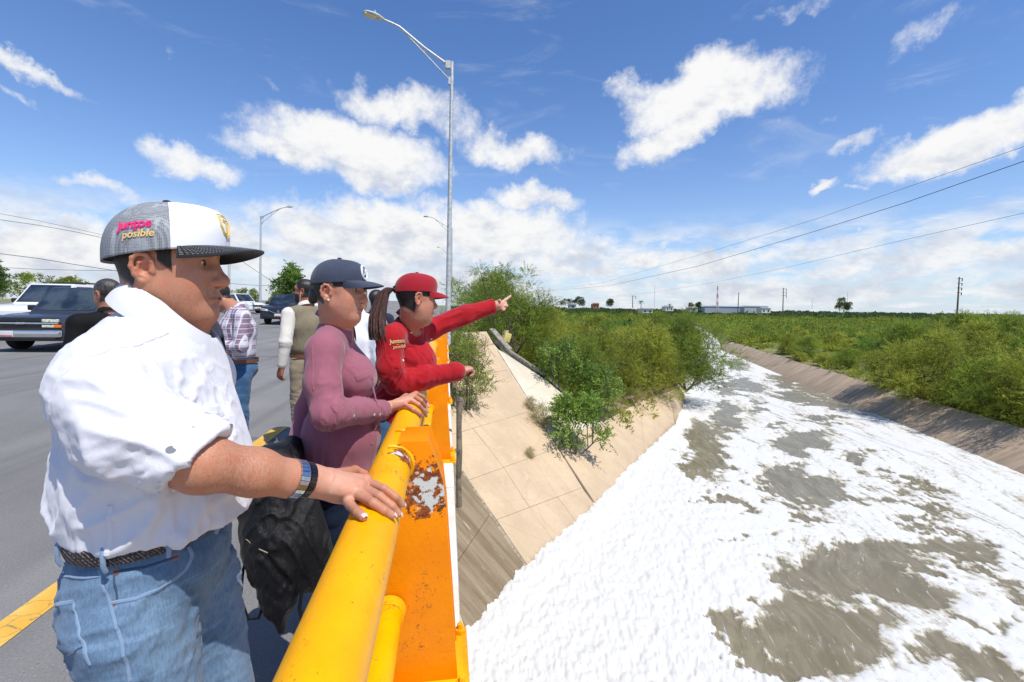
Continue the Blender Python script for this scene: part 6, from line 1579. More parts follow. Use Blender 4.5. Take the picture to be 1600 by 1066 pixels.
    for (a, b) in (((-.010, .012), (.010, -.012)), ((.010, .012), (-.010, -.012)), ((-.012, 0), (.012, 0))):
        pp = []
        for k in range(5): x_, y_ = lerp(a[0], b[0], k / 4), lerp(a[1], b[1], k / 4); h, n, _, _ = cb.ray_cast(o + du * x_ + dv * y_ + dn * .1, -dn, .3); pp.append((h if h is not None else o) + dn * .001)
        m.tube(pp, .0016, 5)
    m.build('emblem_mark', MATS['white_thread'], cap, smooth=True)
    d = S(); d.ball(H.w(-.088, 0, -.012), .030 * 1, .02); d.cone(H.w(-.10, 0, -.01), H.w(-.108, 0, -.035), .022, .016, .01); sdf_obj('hair_bun', d, *bb([H.w(-.09, 0, 0), H.w(-.11, 0, -.04)], .05), .004, MATS['dark_hair'], P)
    return P
mauve()

# ------------------------------------------------------------------ the woman in red
def red():
    P = empty('person', (0, 0, 0), 'woman in red shirt and dark red cap leaning on the rail and pointing', 'person'); P.location = J(610, 700, 2.35); P.location.z = 0
    f = hv(28); l = hv(118); B = frame(f)
    H = Head(J(650, 470, 2.27), frame(hv(30), tilt=6, roll=-4), sc=.97, fat=.1, fem=True, neck=J(640, 512, 2.33), neck_r=.050, skin=(.45, .20, .125), lips=(.42, .09, .08),
        hair=lambda x, y, z: np.where(y < .0765, np.maximum(sstep(-x, .016, .026) * sstep(z + x * .5, -.09, -.07), sstep(z, .012, .022) * (x < .045)), 0))
    d = H.sdf(); d.ell(J(636, 552, 2.42), (.05, .09, .06), B, .05)
    V0, Q0, N0 = surf(d, *bb([H.w(-.13, -.11, .14), H.w(.14, .11, -.14), H.w(-.13, .11, -.14), H.w(.14, -.11, .14), J(638, 545, 2.36)], .10), .0042, 4)
    # pointing left hand
    Wp = J(776, 477, 2.62); ep = J(728, 492, 2.56); sp = J(676, 515, 2.50); d = S(); d.chain([sp, ep, Wp], [.042, .038, .024], .02)
    Ti = J(797.5, 463, 2.66); d.cone(Wp, J(785, 474, 2.64), .024, .016, .012); d.cone(J(782, 479, 2.63), J(784, 481, 2.63), .017, .015, .012)
    d.chain([J(785, 472.5, 2.64), J(790, 468.5, 2.65), Ti], [.010, .009, .0068], .004); d.chain([J(786, 475, 2.64), J(790, 474, 2.65), J(788, 478, 2.63)], [.0095, .0085, .0075], .004)
    d.chain([J(783, 480, 2.64), J(788, 479, 2.64), J(792.5, 478, 2.64)], [.011, .0095, .0075], .005); d.chain([J(784, 484, 2.62), J(788, 483, 2.61), J(786, 484.5, 2.60)], [.009, .0085, .0075], .004)
    d.chain([J(779, 471, 2.62), J(781, 470, 2.60)], [.011, .009], .006)
    V1, Q1, N1 = surf(d, *bb([Wp, sp, ep, Ti], .06), .0034, 5)
    Wr = J(714, 581, 2.37); er = J(618, 598, 2.24); d = S(); d.chain([er, Wr], [.042, .027], .02); fingers(d, Wr, (Wr - er).normalized() + hv(90) * .2, Vector((0, 0, 1)), hv(120), .165, 1.5, thumb=True); d.ell(J(622, 600, 2.44), (.06, .09, .14), B, .05)
    V2, Q2, N2 = surf(d, *bb([Wr, er, J(630, 590, 2.4)], .2), .006, 4)
    V = np.concatenate([V0, V1, V2]); Q = np.concatenate([Q0, Q1 + len(V0), Q2 + len(V0) + len(V1)]); me = np_mesh('body', V, Q[:, ::-1]); pa = H.paint()
    paint_mesh(me, V, (pa[0], list(pa[1]) + [(Ti, .12, (.66, .40, .31), .95), (Wr, .1, (.6, .33, .25), .9)]), H.hair); body = link('body', me, MATS['skin_b'], P); H.eyes(body)
    d = S(); up_ = (H.c - J(625, 610, 2.4)).normalized(); Bt = frame(f, tilt=32)
    d.ell(J(636, 562, 2.40), (.115, .150, .14), Bt, .03); d.ell(J(612, 640, 2.40), (.115, .145, .15), B, .09)
    for s_ in (-1, 1): d.ball(J(655, 566, 2.42) + l * (.052 * s_) + f * .01, .060, .07)
    sh = J(611, 528, 2.22); d.cone(J(638, 508, 2.35), sh, .052, .060, .06); d.cone(J(638, 508, 2.35), J(672, 515, 2.50), .050, .056, .06)
    d.cone(sh, J(608, 575, 2.20), .062, .058, .02); d.cone(J(608, 575, 2.20), er, .058, .056, .02); d.cone(er, J(662, 591, 2.29), .057, .053, .02); d.cone(J(662, 591, 2.29), J(710, 581, 2.36), .053, .049, .02); d.ball(J(713, 581, 2.365), .050, .01)
    d.cone(J(672, 515, 2.50), ep, .056, .050, .03); d.cone(ep, J(774, 477.5, 2.615), .048, .043, .02)
    ax = (Wp - ep).normalized(); d.cone(J(774, 477.5, 2.615) - ax * .004, J(774, 477.5, 2.615) + ax * .08, .034, .034, .002, 's'); d.cone(J(774, 477.5, 2.615) + ax * .038, J(774, 477.5, 2.615) + ax * .12, .06, .06, .002, 's')
    d.cone(H.w(-.02, 0, -.06), J(640, 505, 2.33), .060, .062, .006, 's'); d.plane((0, 0, .86), (0, 0, -1), .01)
    fs = [(J(612, 590, 2.18), .10, Vector((.4, 0, 1)), .030, 2.6, .008), (J(600, 540, 2.25), .12, Vector((.2, 0, 1)), .035, 4, .008), (J(660, 580, 2.25), .12, Vector((.3, .3, 1)), .035, 2.6, .007), (J(720, 495, 2.5), .13, (Wp - sp), .026, 4, .006), (J(640, 570, 2.3), .12, Vector((.6, 0, -.8)), .04, 3.5, .006), (J(600, 640, 2.35), .16, Vector((.3, 0, 1)), .05, 4, .009)]
    shirt = sdf_obj('shirt', d, *bb([J(575, 600, 2.3), J(785, 470, 2.7), J(718, 585, 2.3), J(610, 500, 2.1), J(600, 700, 2.6), J(590, 690, 2.2)], .06), .0062, MATS['red_shirt'], P, fold=fs, sm=1, seed=4.)
    bv = bvh_of([shirt])
    def on(px, py):
        v = ray(px, py); h, n, _, _ = bv.ray_cast(CAMP, v.normalized(), 4); return (h, n) if h is not None else (J(px, py, 2.3), -v)
    for pl, w_, nm, th in (([(632, 492), (614, 506), (600, 530), (603, 560)], .006, 'seam', .002), ([(666, 520), (674, 545), (676, 562)], .022, 'placket', .0025), ([(634, 534), (648, 538), (664, 536)], .030, 'pocket_flap', .003), ([(602, 555), (612, 572), (628, 574)], .020, 'sleeve_tab', .003), ([(708, 560), (711, 577), (709, 594)], .03, 'cuff_band', .0025), ([(768, 468), (772, 478), (772, 488)], .03, 'cuff_band', .0025)):
        ribbon(bv, [on(*q)[0] for q in pl], w_, th, 'red_shirt', shirt, nm, f, 18)
    for q in ((630, 563), (660, 536), (674, 530), (676, 556)): h, n = on(*q); stud(h + n * .001, n, .0055, 'pearl', shirt)
    h, n = on(621, 537); dn = (CAMP - h).normalized(); du = (hv(0) + Vector((0, 0, .12))).normalized(); dv = dn.cross(du); dv = dv if dv.z > 0 else -dv; du = dv.cross(dn)
    lettering('Juntos', .028, bv, h + dv * .012, du, dv, dn, 'gold_thread', shirt, off=.002, bold=.0006)
    lettering('es', .010, bv, h - dv * .004, du, dv, dn, 'gold_thread', shirt, off=.002)
    lettering('posible', .023, bv, h - dv * .016 + du * .01, du, dv, dn, 'gold_thread', shirt, off=.002, shear=.2)
    h, n = on(643, 520); du2 = (hv(20) - Vector((0, 0, .15))).normalized(); ribbon(bv, [h - du2 * .03, h, h + du2 * .03], .006, .0015, 'gold_thread', shirt, 'chest_stitching', f, 10)
    collar(J(642, 502, 2.34), frame(f, tilt=22), .064, .062, .040, 'red_shirt', shirt, tips=.05, open_=.6, lean=.34, th=.0025)
    hip = J(600, 690, 2.42); hip.z = .90; legs(P, hip, f, l, MATS['blue_denim'], .082, top=.95)
    cap, cpt, cbr = cap_part(H, P, (MATS['red_cap'], MATS['red_cap']), rad=(.110, .089), rim=.050, top=.142, front_h=.010, back_drop=.022, brim_len=.072, brim_w=.075, curve=.020, droop=.016, button=MATS['red_cap'])
    cb = bvh_of([cap]); o = cpt(0, .45); m = MB(); dn = H.M @ Vector((1, 0, .4)).normalized(); du = H.M @ Vector((0, 1, 0)); dv = dn.cross(du); dv = dv if dv.z > 0 else -dv
    pp = []
    for a, b in [(-.02, .024), (0, .024), (.02, .024), (.021, 0), (.012, -.018), (0, -.025), (-.012, -.018), (-.021, 0), (-.02, .024)]: h, n, _, _ = cb.ray_cast(o + du * a + dv * b + dn * .1, -dn, .3); pp.append((h if h is not None else o) + dn * .001)
    m.tube(pp, .0026, 6); m.build('emblem', MATS['bright_gold'], cap, smooth=True)
    # ponytail
    m = MB(); b0 = H.w(-.105, .0, .035); pts = [H.w(-.09, 0, .040), H.w(-.135, .01, .045), H.w(-.165, .012, .015), H.w(-.178, .012, -.05), H.w(-.185, .01, -.11), H.w(-.18, .0, -.17), H.w(-.168, -.005, -.22)]
    for k in range(150):
        a = random.uniform(0, 6.28); rr = random.uniform(0, 1) ** .5; q = [p + H.M @ Vector((.024 * rr * math.cos(a) * (.6 + .25 * i), .026 * rr * math.sin(a) * (.6 + .25 * i), 0)) for i, p in enumerate(pts)]; m.tube(q, [.0030, .0036, .0038, .0038, .0036, .0028, .0008], 5)
    tag(m.build('ponytail', MATS['brown_hair'], P, smooth=True), kind='stuff')
    m = MB(); m.tube([H.w(-.108, .002, .045), H.w(-.122, .004, .046)], [.015, .015], 12); m.build('hair_tie', MATS['black_cloth'], P, smooth=True)
    return P
red()

# ------------------------------------------------------------------ people farther back
def m_plaid():
    t = NT('plaid_shirt'); p = t.coord('Object'); s = t.n('ShaderNodeSeparateXYZ'); t.l(t.map(p, (1, 1, 1), rot=(0, 0, .6)), s.inputs[0])
    def band(v, fr, ph, lo, hi): return t.step(t.math('SINE', t.math('MULTIPLY_ADD', v, fr, ph)), lo, hi)
    c = t.mix(t.math('MULTIPLY', band(s.outputs[0], 75, 0, .0, .5), .8), (0.50, 0.47, 0.53), (0.17, 0.08, 0.13)); c = t.mix(t.math('MULTIPLY', band(s.outputs[2], 70, 1, .2, .6), .75), c, (0.20, 0.11, 0.17))
    c = t.mix(t.math('MULTIPLY', band(s.outputs[0], 150, 2, .7, .9), .8), c, (0.68, 0.66, 0.70)); c = t.mix(t.math('MULTIPLY', band(s.outputs[2], 140, .5, .8, .95), .7), c, (0.66, 0.64, 0.70))
    t.bump(t.noise(p, 14, 4), .4, .01); t.done(c, .85)
m_plaid()
def bystander(label, c, az, height, shirt, trouser, skin, headaz, arms, hairmat='dark_hair', sleeve=None, long=True, vest=None, tilt=0, head=None, beard=0, glasses=False, short=False, sl_mat=None, belt=True, fat=1.0):
    """c: ground point; arms: ((elbow, wrist, palm normal), ...) right then left, in the body frame (forward, left, up), metres for a 1.75 m person"""
    k = height / 1.75; f = hv(az); l = hv(az + 90); B = frame(f); c = Vector(c); P = empty('person', c, label, 'person')
    w = lambda x, y, z: c + (f * x + l * y + Vector((0, 0, z))) * k
    H = Head(w(.02, 0, 1.625) if head is None else head, frame(hv(headaz), tilt=tilt), sc=k, fat=.4, neck=w(-.01, 0, 1.44), neck_r=.058 * k, skin=skin, stubble=.25, beard=beard,
        hair=lambda x, y, z: np.where(y < .0765, np.maximum(sstep(-x, .0, .012) * sstep(z, -.07, -.05), np.maximum(sstep(z, .012, .022) * (x < .03), sstep(z + x * .2, .085, .095))), 0))
    d = H.sdf(); d.ell(w(0, 0, 1.36), (.10, .15, .10), B, .05); vs = [surf(d, *bb([H.w(-.13, -.11, .15), H.w(.14, .11, -.14), H.w(-.13, .11, -.14), w(0, 0, 1.3)], .12), .0065, 4)]
    d = S(); ends = []
    for s_, (el, wr, nrm, th) in zip((-1, 1), arms):
        sp = w(0, .19 * s_, 1.40); e = w(*el); q = w(*wr); d.chain([sp, e, q], [.045, .038, .026], .02); n_ = f * nrm[0] + l * nrm[1] + Vector((0, 0, nrm[2])); t_ = f * th[0] + l * th[1] + Vector((0, 0, th[2])); fingers(d, q, q - e, n_, t_, .18 * k, .7); ends.append((sp, e, q))
    d.ell(w(0, 0, 1.2), (.1, .13, .2), B, .05); vs.append(surf(d, *bb([p for t_ in ends for p in t_] + [w(0, 0, 1.2)], .22), .0075, 4))
    V = np.concatenate([v[0] for v in vs]); Q = np.concatenate([vs[0][1], vs[1][1] + len(vs[0][0])]); me = np_mesh('body', V, Q[:, ::-1]); paint_mesh(me, V, H.paint(), H.hair); body = link('body', me, MATS['skin'], P); H.eyes(body)
    d = S(); d.ell(w(.0, 0, 1.27), (.125 * fat, .175, .17), B, .03); d.ell(w(.015, 0, 1.06), (.13 * fat, .16, .14), B, .1)
    sl = S()
    for s_, (sp, e, q) in zip((-1, 1), ends):
        d.cone(w(0, 0, 1.44), sp, .06, .066, .06)
        for D in ((sl,) if sl_mat else (d,)):
            D.cone(sp, e, .068, .056, .03)
            if not short: D.cone(e, lerp(e, q, .88), .055, .044, .02)
            else: D.plane((0, 0, 0), (0, 0, -1)) if False else None
    d.plane(w(0, 0, .965 if trouser else .9), (0, 0, -1), .01); d.cone(H.w(-.02, 0, -.06), w(.01, 0, 1.45), .062, .066, .006, 's')
    fs = [(w(0, 0, 1.2), .25, Vector((.2, .2, 1)), .06, 3, .006)] + [(e, .12, f + Vector((0, 0, .4)), .04, 2.2, .004) for (_, e, _) in ends]
    so = sdf_obj('vest' if sl_mat else 'shirt', d, *bb([p for t_ in ends for p in t_] + [w(0, 0, .9), w(0, 0, 1.5)], .2), .0105, MATS[shirt], P, fold=fs, seed=az)
    if sl_mat: sdf_obj('sleeves', sl, *bb([p for t_ in ends for p in t_], .1), .0095, MATS[sl_mat], P, fold=fs, seed=az + 3)
    collar(w(.0, 0, 1.475), frame(f, tilt=12), .068 * k, .068 * k, .042 * k, sl_mat or shirt, so, tips=.04)
    hip = w(0, 0, .90); legs(P, hip, f, l, MATS[trouser], .088 * k, top=c.z + 1.0 * k, hipr=(.13 * fat, .16, .13), vox=.012)
    if belt:
        m = MB(); m.grid(lambda u, v: w(0, 0, .955 + .035 * v) + f * math.cos(u * 6.2832) * .136 * fat * k + l * math.sin(u * 6.2832) * .163 * k, 40, 1); m.build('belt', MATS['leather'], P, smooth=True)
    # hair cap
    m = S(); m.ell(H.w(-.012, 0, .045), (.103 * k, .082 * k, .090 * k), H.M, .01); m.plane(H.w(.045, 0, .055), H.M @ Vector((1, 0, -.55)), .01); m.plane(H.w(-.02, 0, -.005), H.M @ Vector((.5, 0, -1)), .012); sdf_obj('hair', m, *bb([H.w(-.12, -.1, -.05), H.w(.12, .1, .15), H.w(-.12, .1, .15), H.w(.12, -.1, -.05)], .02), .006, MATS[hairmat], P)
    if glasses:
        m = MB(); 
        for y in (-1, 1): m.box(H.w(.088, y * .031, .020), (.004, .044 * k, .030 * k), H.M); m.tube([H.w(.086, y * .055, .024), H.w(.03, y * .078, .022), H.w(-.012, y * .080, .018)], .0025, 5)
        m.tube([H.w(.090, -.012, .026), H.w(.090, .012, .026)], .002, 5); m.build('sunglasses', MATS['black_glossy'], P)
    return P, H, w, ends
def gp(px, D, z=None):
    p = J(px, 500, D); p.z = float(road_z([p.x], [p.y])[0]) if z is None else z; return p
SK = (.40, .18, .11)
P_, H_, w_, e_ = bystander('man in plaid shirt and blue jeans looking down with his hands together', gp(371, 4.25), 222, 1.72, 'plaid_shirt', 'blue_denim', (.45, .21, .13), 205,
    (((.05, -.25, 1.14), (.27, -.02, 1.13), (0, .2, 1), (1, 0, .1)), ((.03, .27, 1.13), (.27, .05, 1.12), (0, -.2, 1), (1, 0, .1))), tilt=28, fat=1.25, head=J(343, 464, 4.3))
ax = (e_[1][2] - e_[1][1]).normalized(); m = MB(); q = e_[1][2] - ax * .01; m.tube([q - ax * .016, q + ax * .016], .036, 14); m.build('wrist_watch', MATS['black_glossy'], P_, smooth=True, angle=40)
m = MB(); m.box(w_(.36, .02, 1.12), (.14, .07, .012), frame(hv(222), tilt=-20)); tag(m.build('phone', MATS['black_glossy'], bevel=.003), 'dark phone held by the man in the plaid shirt', 'phone')
P_, H_, w_, e_ = bystander('bearded man in sunglasses and olive vest over cream sleeves, seen from behind', gp(478, 4.7), 150, 1.74, 'olive_vest', 'khaki', (.36, .15, .085), 182,
    (((-.02, -.25, 1.12), (.03, -.25, .88), (0, -1, 0), (1, 0, 0)), ((-.04, .26, 1.12), (.0, .28, .87), (0, 1, 0), (1, 0, 0))), sl_mat='cream_sleeve', beard=1.0, glasses=True, fat=1.15)
m = S(); m.ell(H_.w(.062, 0, -.068), (.040, .042, .040), H_.M); sdf_obj('beard', m, *bb([H_.w(.06, 0, -.068)], .07), .006, MATS['dark_hair'], P_)
m = MB(); m.tube([H_.w(-.005, -.0, 0) + H_.M @ Vector((0, .085, .0)), H_.w(.0, .088, -.025), w_(.02, .06, 1.47)], .002, 5); m.build('earpiece', MATS['white_thread'], P_)
bystander('man in black shirt seen from behind beside the shoulder of the white shirt', gp(172, 3.5), 150, 1.655, 'black_cloth', 'dark_denim', (.42, .19, .12), 165,
    (((-.02, -.25, 1.12), (.03, -.25, .88), (0, -1, 0), (1, 0, 0)), ((-.04, .26, 1.12), (.0, .28, .87), (0, 1, 0), (1, 0, 0))), hairmat='grey_hair', tilt=10)
bystander('person in bright white shirt mostly hidden between the two women', gp(556, 3.6), 80, 1.68, 'cap_white', 'dark_denim', SK, 80,
    (((-.02, -.22, 1.12), (.1, -.15, .95), (0, -1, 0), (1, 0, 0)), ((.04, .22, 1.12), (.1, .12, .95), (0, 1, 0), (1, 0, 0))))
bystander('person in navy clothes glimpsed between the ponytail and the mauve shirt', gp(588, 5.2), 60, 1.66, 'navy_cloth', 'dark_denim', SK, 60,
    (((-.02, -.22, 1.12), (.1, -.15, .95), (0, -1, 0), (1, 0, 0)), ((.04, .22, 1.12), (.1, .12, .95), (0, 1, 0), (1, 0, 0))))

# ------------------------------------------------------------------ black backpack hanging from the mauve woman's arm
def bag():
    c = J(432, 840, 1.62); P = empty('backpack', c, 'crumpled black backpack hanging behind the mauve shirt with dangling straps', 'backpack')
    d = S(); a = J(428, 745, 1.66); b = J(440, 860, 1.60); d.cone(J(455, 700, 1.78), a, .05, .10, .05, flat=(hv(95), .7)); d.cone(a, b, .105, .115, .06, flat=(hv(95), .7)); d.cone(b, J(438, 940, 1.56), .11, .05, .05, flat=(hv(95), .7)); d.cone(J(430, 930, 1.57), J(441, 985, 1.55), .04, .012, .03)
    d.cone(J(470, 800, 1.64), J(500, 900, 1.62), .07, .06, .05, flat=(hv(95), .6)); d.cone(J(398, 780, 1.64), J(392, 870, 1.62), .05, .02, .04)
    fs = [(J(420, 790, 1.6), .12, Vector((.5, 0, 1)), .05, 2.2, .016), (J(450, 870, 1.55), .12, Vector((-.6, 0, 1)), .045, 2.4, .015), (J(430, 930, 1.55), .1, Vector((.2, 0, 1)), .03, 3, .010)]
    sdf_obj('bag_body', d, *bb([J(380, 690, 1.7), J(520, 1000, 1.55), J(440, 800, 1.85)], .06), .0065, MATS['black_nylon'], P, fold=fs, seed=6.)
    m = MB(); m.tube([J(392, 850, 1.58), J(380, 890, 1.56), J(376, 935, 1.55), J(388, 968, 1.55), J(404, 966, 1.55), J(412, 945, 1.55), J(410, 900, 1.56), J(402, 860, 1.57)], .005, 6); m.build('strap', MATS['black_cloth'], P, smooth=True)
    m = MB(); m.tube([J(475, 900, 1.58), J(468, 950, 1.56), J(476, 990, 1.55), J(500, 1010, 1.55)], .007, 6); m.build('strap', MATS['black_cloth'], P, smooth=True)
    m = MB(); m.tube([J(384, 842, 1.535), J(400, 856, 1.52), J(418, 864, 1.50)], .0018, 5); m.build('piping', MATS['weathered_grey'], P, smooth=True)
bag()
# ------------------------------------------------------------------ vehicles
def m_car(name, c, flake=0.0, rough=.28):
    t = NT(name); n = t.noise(t.pos(), 3, 4); dust = t.noise(t.pos(), 1.2, 5, .7)
    t.b.inputs['Coat Weight'].default_value = .5; t.b.inputs['Coat Roughness'].default_value = .08
    return t.done(t.mix(t.math('MULTIPLY', t.step(dust, .5, .75), .25), c, (.25, .23, .2)), t.math('MULTIPLY_ADD', n, .15, rough), spec=.5)
m_car('dark_paint', (0.030, 0.034, 0.045)); m_car('white_paint', (0.72, 0.72, 0.71)); m_car('blue_black_paint', (0.008, 0.011, 0.022)); m_car('silver_paint', (0.42, 0.44, 0.48))
plain('tyre', (0.018, 0.018, 0.018), .9); plain('rim', (0.35, 0.35, 0.36), .35, .8); plain('chrome', (0.62, 0.63, 0.65), .18, .9, var=.05); plain('trim_black', (0.015, 0.015, 0.016), .6)
plain('plate_white', (0.62, 0.62, 0.60), .5, var=.03); plain('plate_red', (0.5, 0.03, 0.05), .5); plain('plate_ink', (0.03, 0.05, 0.04), .5)
t = NT('car_glass'); t.done(t.mix(t.step(t.noise(t.pos(), 1.5, 4), .4, .65), (0.010, 0.014, 0.018), (0.05, 0.065, 0.07)), .06, spec=.9); MATS['car_glass'].node_tree.nodes['Principled BSDF'].inputs['Coat Weight'].default_value = .6
t = NT('lamp_glass'); t.done(t.mix(t.step(t.noise(t.pos(), 14, 3), .4, .6), (0.42, 0.42, 0.30), (0.78, 0.78, 0.66)), .15, spec=.8); t = NT('amber_glass'); t.done((0.80, 0.18, 0.01), .2)
def vehicle(label, pos, rz, kind, paint, W=1.92, L=5.0, cat='car', name='parked_car', details=1, hood=1.08, roof=1.82, rack=False, sc=1.0):
    """x across (positive = the vehicle's left when it faces -y), front at y = 0, length runs to +y"""
    E = bpy.data.objects.new(name, None); COL.objects.link(E); tag(E, label, cat); E.location = pos; E.rotation_euler = (0, 0, rz); E.scale = (sc,) * 3
    def put(m, nm, mt, par=None, **k):
        me = m.mesh(nm, **k); o = bpy.data.objects.new(nm, me); COL.objects.link(o); me.materials.append(MATS[mt]); o.parent = par or E; return o
    w = W / 2; gc = .26; wr = .37; fa, ra = .95, L - 1.05
    def arch(c): return [(c - wr - .05 + (wr + .05) * (1 - math.cos(a)), gc + (wr + .04) * math.sin(a) * .95 + .02) for a in np.linspace(0, math.pi, 9)]
    if kind == 'pickup': topl = [(L - .02, .95), (L * .56, 1.02)]
    else: topl = [(L - .03, hood - .02), (L * .60, hood - .0)]
    outl = [(.02, gc + .05)] + arch(fa) + arch(ra) + [(L, gc + .1), (L, .7)] + topl + [(1.45, hood), (.75, hood - .05), (.22, hood - .13), (.04, hood - .26)]
    m = MB(); m.prism([(-w, y, z) for y, z in outl], (2 * w, 0, 0)); put(m, 'body', paint, bevel=.045, angle=35)
    # cabin
    y0, y1, y2, y3 = (1.35, 2.05, L * .58, L * .62) if kind == 'pickup' else (1.35, 2.05, L - .55, L - .08)
    zb, zt = hood - .03, roof; ti = .13
    def cab(y, z):
        t_ = (z - zb) / (zt - zb); return w - .04 - ti * t_
    base = [(-w + .04, y0, zb), (w - .04, y0, zb), (w - .04, y3, zb), (-w + .04, y3, zb)]; topv = [(-w + .04 + ti, y1, zt), (w - .04 - ti, y1, zt), (w - .04 - ti, y2, zt), (-w + .04 + ti, y2, zt)]
    m = MB(); m.add(base + topv, [(3, 2, 1, 0), (4, 5, 6, 7), (0, 1, 5, 4), (1, 2, 6, 5), (2, 3, 7, 6), (3, 0, 4, 7)]); put(m, 'cabin', paint, bevel=.05)
    def quad(P, u0, u1, v0, v1, nm, mt='car_glass', off=.012):
        a, b, c, d = [Vector(p) for p in P]; g = lambda u, v: lerp(lerp(a, b, u), lerp(d, c, u), v); n = (b - a).cross(d - a).normalized()
        m = MB(); m.prism([g(u0, v0) - n * .01, g(u1, v0) - n * .01, g(u1, v1) - n * .01, g(u0, v1) - n * .01], n * (off + .01)); return put(m, nm, mt, bevel=.008)
    quad([base[0], base[1], topv[1], topv[0]], .05, .95, .10, .93, 'windshield'); quad([base[2], base[3], topv[3], topv[2]], .08, .92, .15, .9, 'rear_window')
    n_ = 2 if kind == 'pickup' else 3
    for P_ in ([base[1], base[2], topv[2], topv[1]], [base[3], base[0], topv[0], topv[3]]):
        for i in range(n_):
            a_, b_ = (i + .08) / n_ * .94 + .03, (i + .92) / n_ * .94 + .03; quad(P_, a_, b_, .22, .88, 'side_window')
    if kind == 'pickup':
        m = MB(); m.box((0, (L * .64 + L) / 2, .93), (W - .25, L * .33, .06)); put(m, 'bed', 'trim_black', bevel=.01)
    for sx in (-1, 1):
        for y in (fa, ra):
            prof = [(.16, .20), (.12, .30), (.115, .355), (.08, .37), (-.08, .37), (-.115, .355), (-.12, .30), (-.10, .20)]; m = MB(); n = 28; vs = []
            for (xx, rr) in prof:
                for k in range(n): vs.append((sx * (w - .13) + xx, y + rr * math.cos(k * 6.2832 / n), wr + rr * math.sin(k * 6.2832 / n)))
            m.add(vs, [(i * n + k, i * n + (k + 1) % n, (i + 1) % len(prof) * n + (k + 1) % n, (i + 1) % len(prof) * n + k) for i in range(len(prof)) for k in range(n)]); wh = put(m, 'wheel', 'tyre', smooth=True)
            m = MB(); m.tube([(sx * (w - .10), y, wr), (sx * (w - .035), y, wr)], [.21, .20], 20)
            for k in range(5): a = k * 6.2832 / 5; m.box((sx * (w - .025), y + .11 * math.cos(a), wr + .11 * math.sin(a)), (.02, .05, .17), Matrix.Rotation(a - math.pi / 2, 3, 'X'))
            put(m, 'rim', 'rim', wh)
        m = MB(); m.box((sx * (w + .07), y0 + .28, hood + .12), (.20, .09, .16)); put(m, 'mirror', 'trim_black', bevel=.03)
        m = MB(); m.box((sx * (w + .004), 2.25, .86), (.012, .16, .035)); put(m, 'door_handle', 'chrome', bevel=.004)
    # front
    if kind == 'old':
        m = MB(); m.box((0, -.0, .80), (W * .92, .06, .30)); put(m, 'grille', 'trim_black', bevel=.01)
        for z in (.87, .73): m = MB(); m.box((0, -.035, z), (W * .58, .02, .022)); put(m, 'grille_bar', 'trim_black')
        m = MB(); m.box((0, -.045, .80), (W * .93, .035, .045)); put(m, 'chrome_bar', 'chrome', bevel=.01)
        m = MB(); m.prism([(-.13, -.075, .80), (-.10, -.075, .765), (-.05, -.075, .775), (.05, -.075, .775), (.06, -.075, .765), (.13, -.075, .80), (.10, -.075, .835), (.05, -.075, .825), (-.05, -.075, .825), (-.06, -.075, .835)], (0, .02, 0)); put(m, 'front_badge', 'chrome', bevel=.003)
        for sx in (-1, 1):
            m = MB(); m.box((sx * W * .37, -.04, .875), (W * .21, .05, .085)); put(m, 'headlight', 'lamp_glass', bevel=.012)
            m = MB(); m.box((sx * W * .34, -.04, .725), (W * .15, .05, .065)); put(m, 'headlight', 'lamp_glass', bevel=.01)
            m = MB(); m.box((sx * W * .455, -.035, .725), (W * .08, .06, .075)); put(m, 'turn_signal', 'amber_glass', bevel=.01)
        m = MB(); m.box((0, -.09, .52), (W * 1.0, .17, .20)); put(m, 'bumper', 'chrome', bevel=.05)
        m = MB(); m.box((0, -.10, .41), (W * .9, .12, .12)); put(m, 'lower_bumper', 'trim_black', bevel=.02)
    else:
        m = MB(); m.prism([(-.55, -.012, .80), (.55, -.012, .80), (.42, -.012, .62), (-.42, -.012, .62)], (0, .05, 0)); put(m, 'grille', 'trim_black', bevel=.01)
        m = MB(); m.tube([(-.5, -.03, .78), (-.22, -.035, .64), (.22, -.035, .64), (.5, -.03, .78)], .018, 8); put(m, 'chrome_strip', 'chrome')
        m = MB(); m.tube([(0, -.02, .73), (0, -.045, .73)], .065, 16); put(m, 'front_badge', 'chrome')
        for sx in (-1, 1):
            m = MB(); m.prism([(sx * .50, -.012, .74), (sx * .93, .03, .80), (sx * .95, .14, .90), (sx * .56, .02, .84)][::sx], (0, .12, .0)); put(m, 'headlight', 'lamp_glass', bevel=.01)
            m = MB(); m.tube([(sx * .70, -.04, .45), (sx * .70, .0, .45)], .05, 12); put(m, 'fog_lamp', 'lamp_glass')
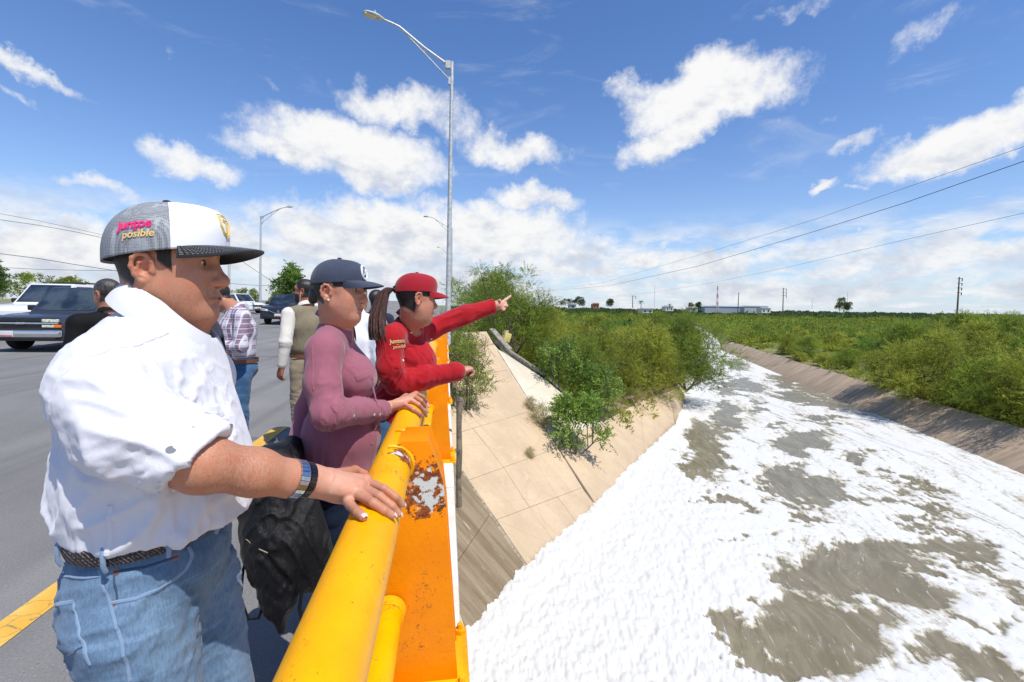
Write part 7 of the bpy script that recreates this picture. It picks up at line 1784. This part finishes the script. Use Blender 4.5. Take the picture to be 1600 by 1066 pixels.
        m = MB(); m.box((0, -.03, .47), (W * .96, .10, .25)); put(m, 'bumper', paint, bevel=.05)
        m = MB(); m.box((0, -.075, .40), (W * .5, .05, .10)); put(m, 'air_intake', 'trim_black', bevel=.01)
    m = MB(); m.box((-.02 if kind != 'old' else -.25, -.185 if kind == 'old' else -.1, .52), (.33, .012, .16)); pl = put(m, 'licence_plate', 'plate_white', bevel=.004)
    m = MB(); m.box((-.02 if kind != 'old' else -.25, -.193 if kind == 'old' else -.108, .465), (.29, .004, .03)); put(m, 'plate_band', 'plate_red', pl)
    if rack:
        m = MB(); 
        for sx in (-1, 1): m.tube([(sx * .62, y1 + .4, zt + .02), (sx * .62, y1 + .5, zt + .08), (sx * .62, y2 - .4, zt + .08), (sx * .62, y2 - .3, zt + .02)], .02, 6)
        m.tube([(-.62, y1 + .9, zt + .08), (.62, y1 + .9, zt + .08)], .02, 6); m.tube([(-.62, y2 - .8, zt + .08), (.62, y2 - .8, zt + .08)], .02, 6); put(m, 'roof_rack', 'trim_black')
    return E
def vg(px, D): p = J(px, 500, D); p.z = float(road_z([p.x], [p.y])[0]); return p
p = vg(97, 12.5); p.x -= .96
vehicle('dark older pickup with chrome grille bar and amber turn signal at the left edge', p, 0.0, 'old', 'dark_paint', roof=1.84, cat='pickup truck', name='pickup_truck', L=5.3)
p = vg(30, 16.5); p.x -= .4
vehicle('white sport utility vehicle with black roof rack behind the dark pickup', p, 0.0, 'suv', 'white_paint', roof=2.02, L=5.4, hood=1.22, rack=True, cat='suv', name='parked_suv')
p = vg(406, 27)
vehicle('dark blue black car facing the camera beside the vest man', p + Vector((1.05, 0, 0)), .06, 'suv', 'blue_black_paint', roof=1.72, L=4.9, sc=1.08)
p = vg(404, 43)
vehicle('white pickup parked behind the plaid shirt man', p, R(62), 'pickup', 'white_paint', roof=1.85, L=5.4, cat='pickup truck', name='pickup_truck')
p = vg(506, 46)
vehicle('white car half hidden behind the olive vest', p, .1, 'suv', 'white_paint', roof=1.6, L=4.5)
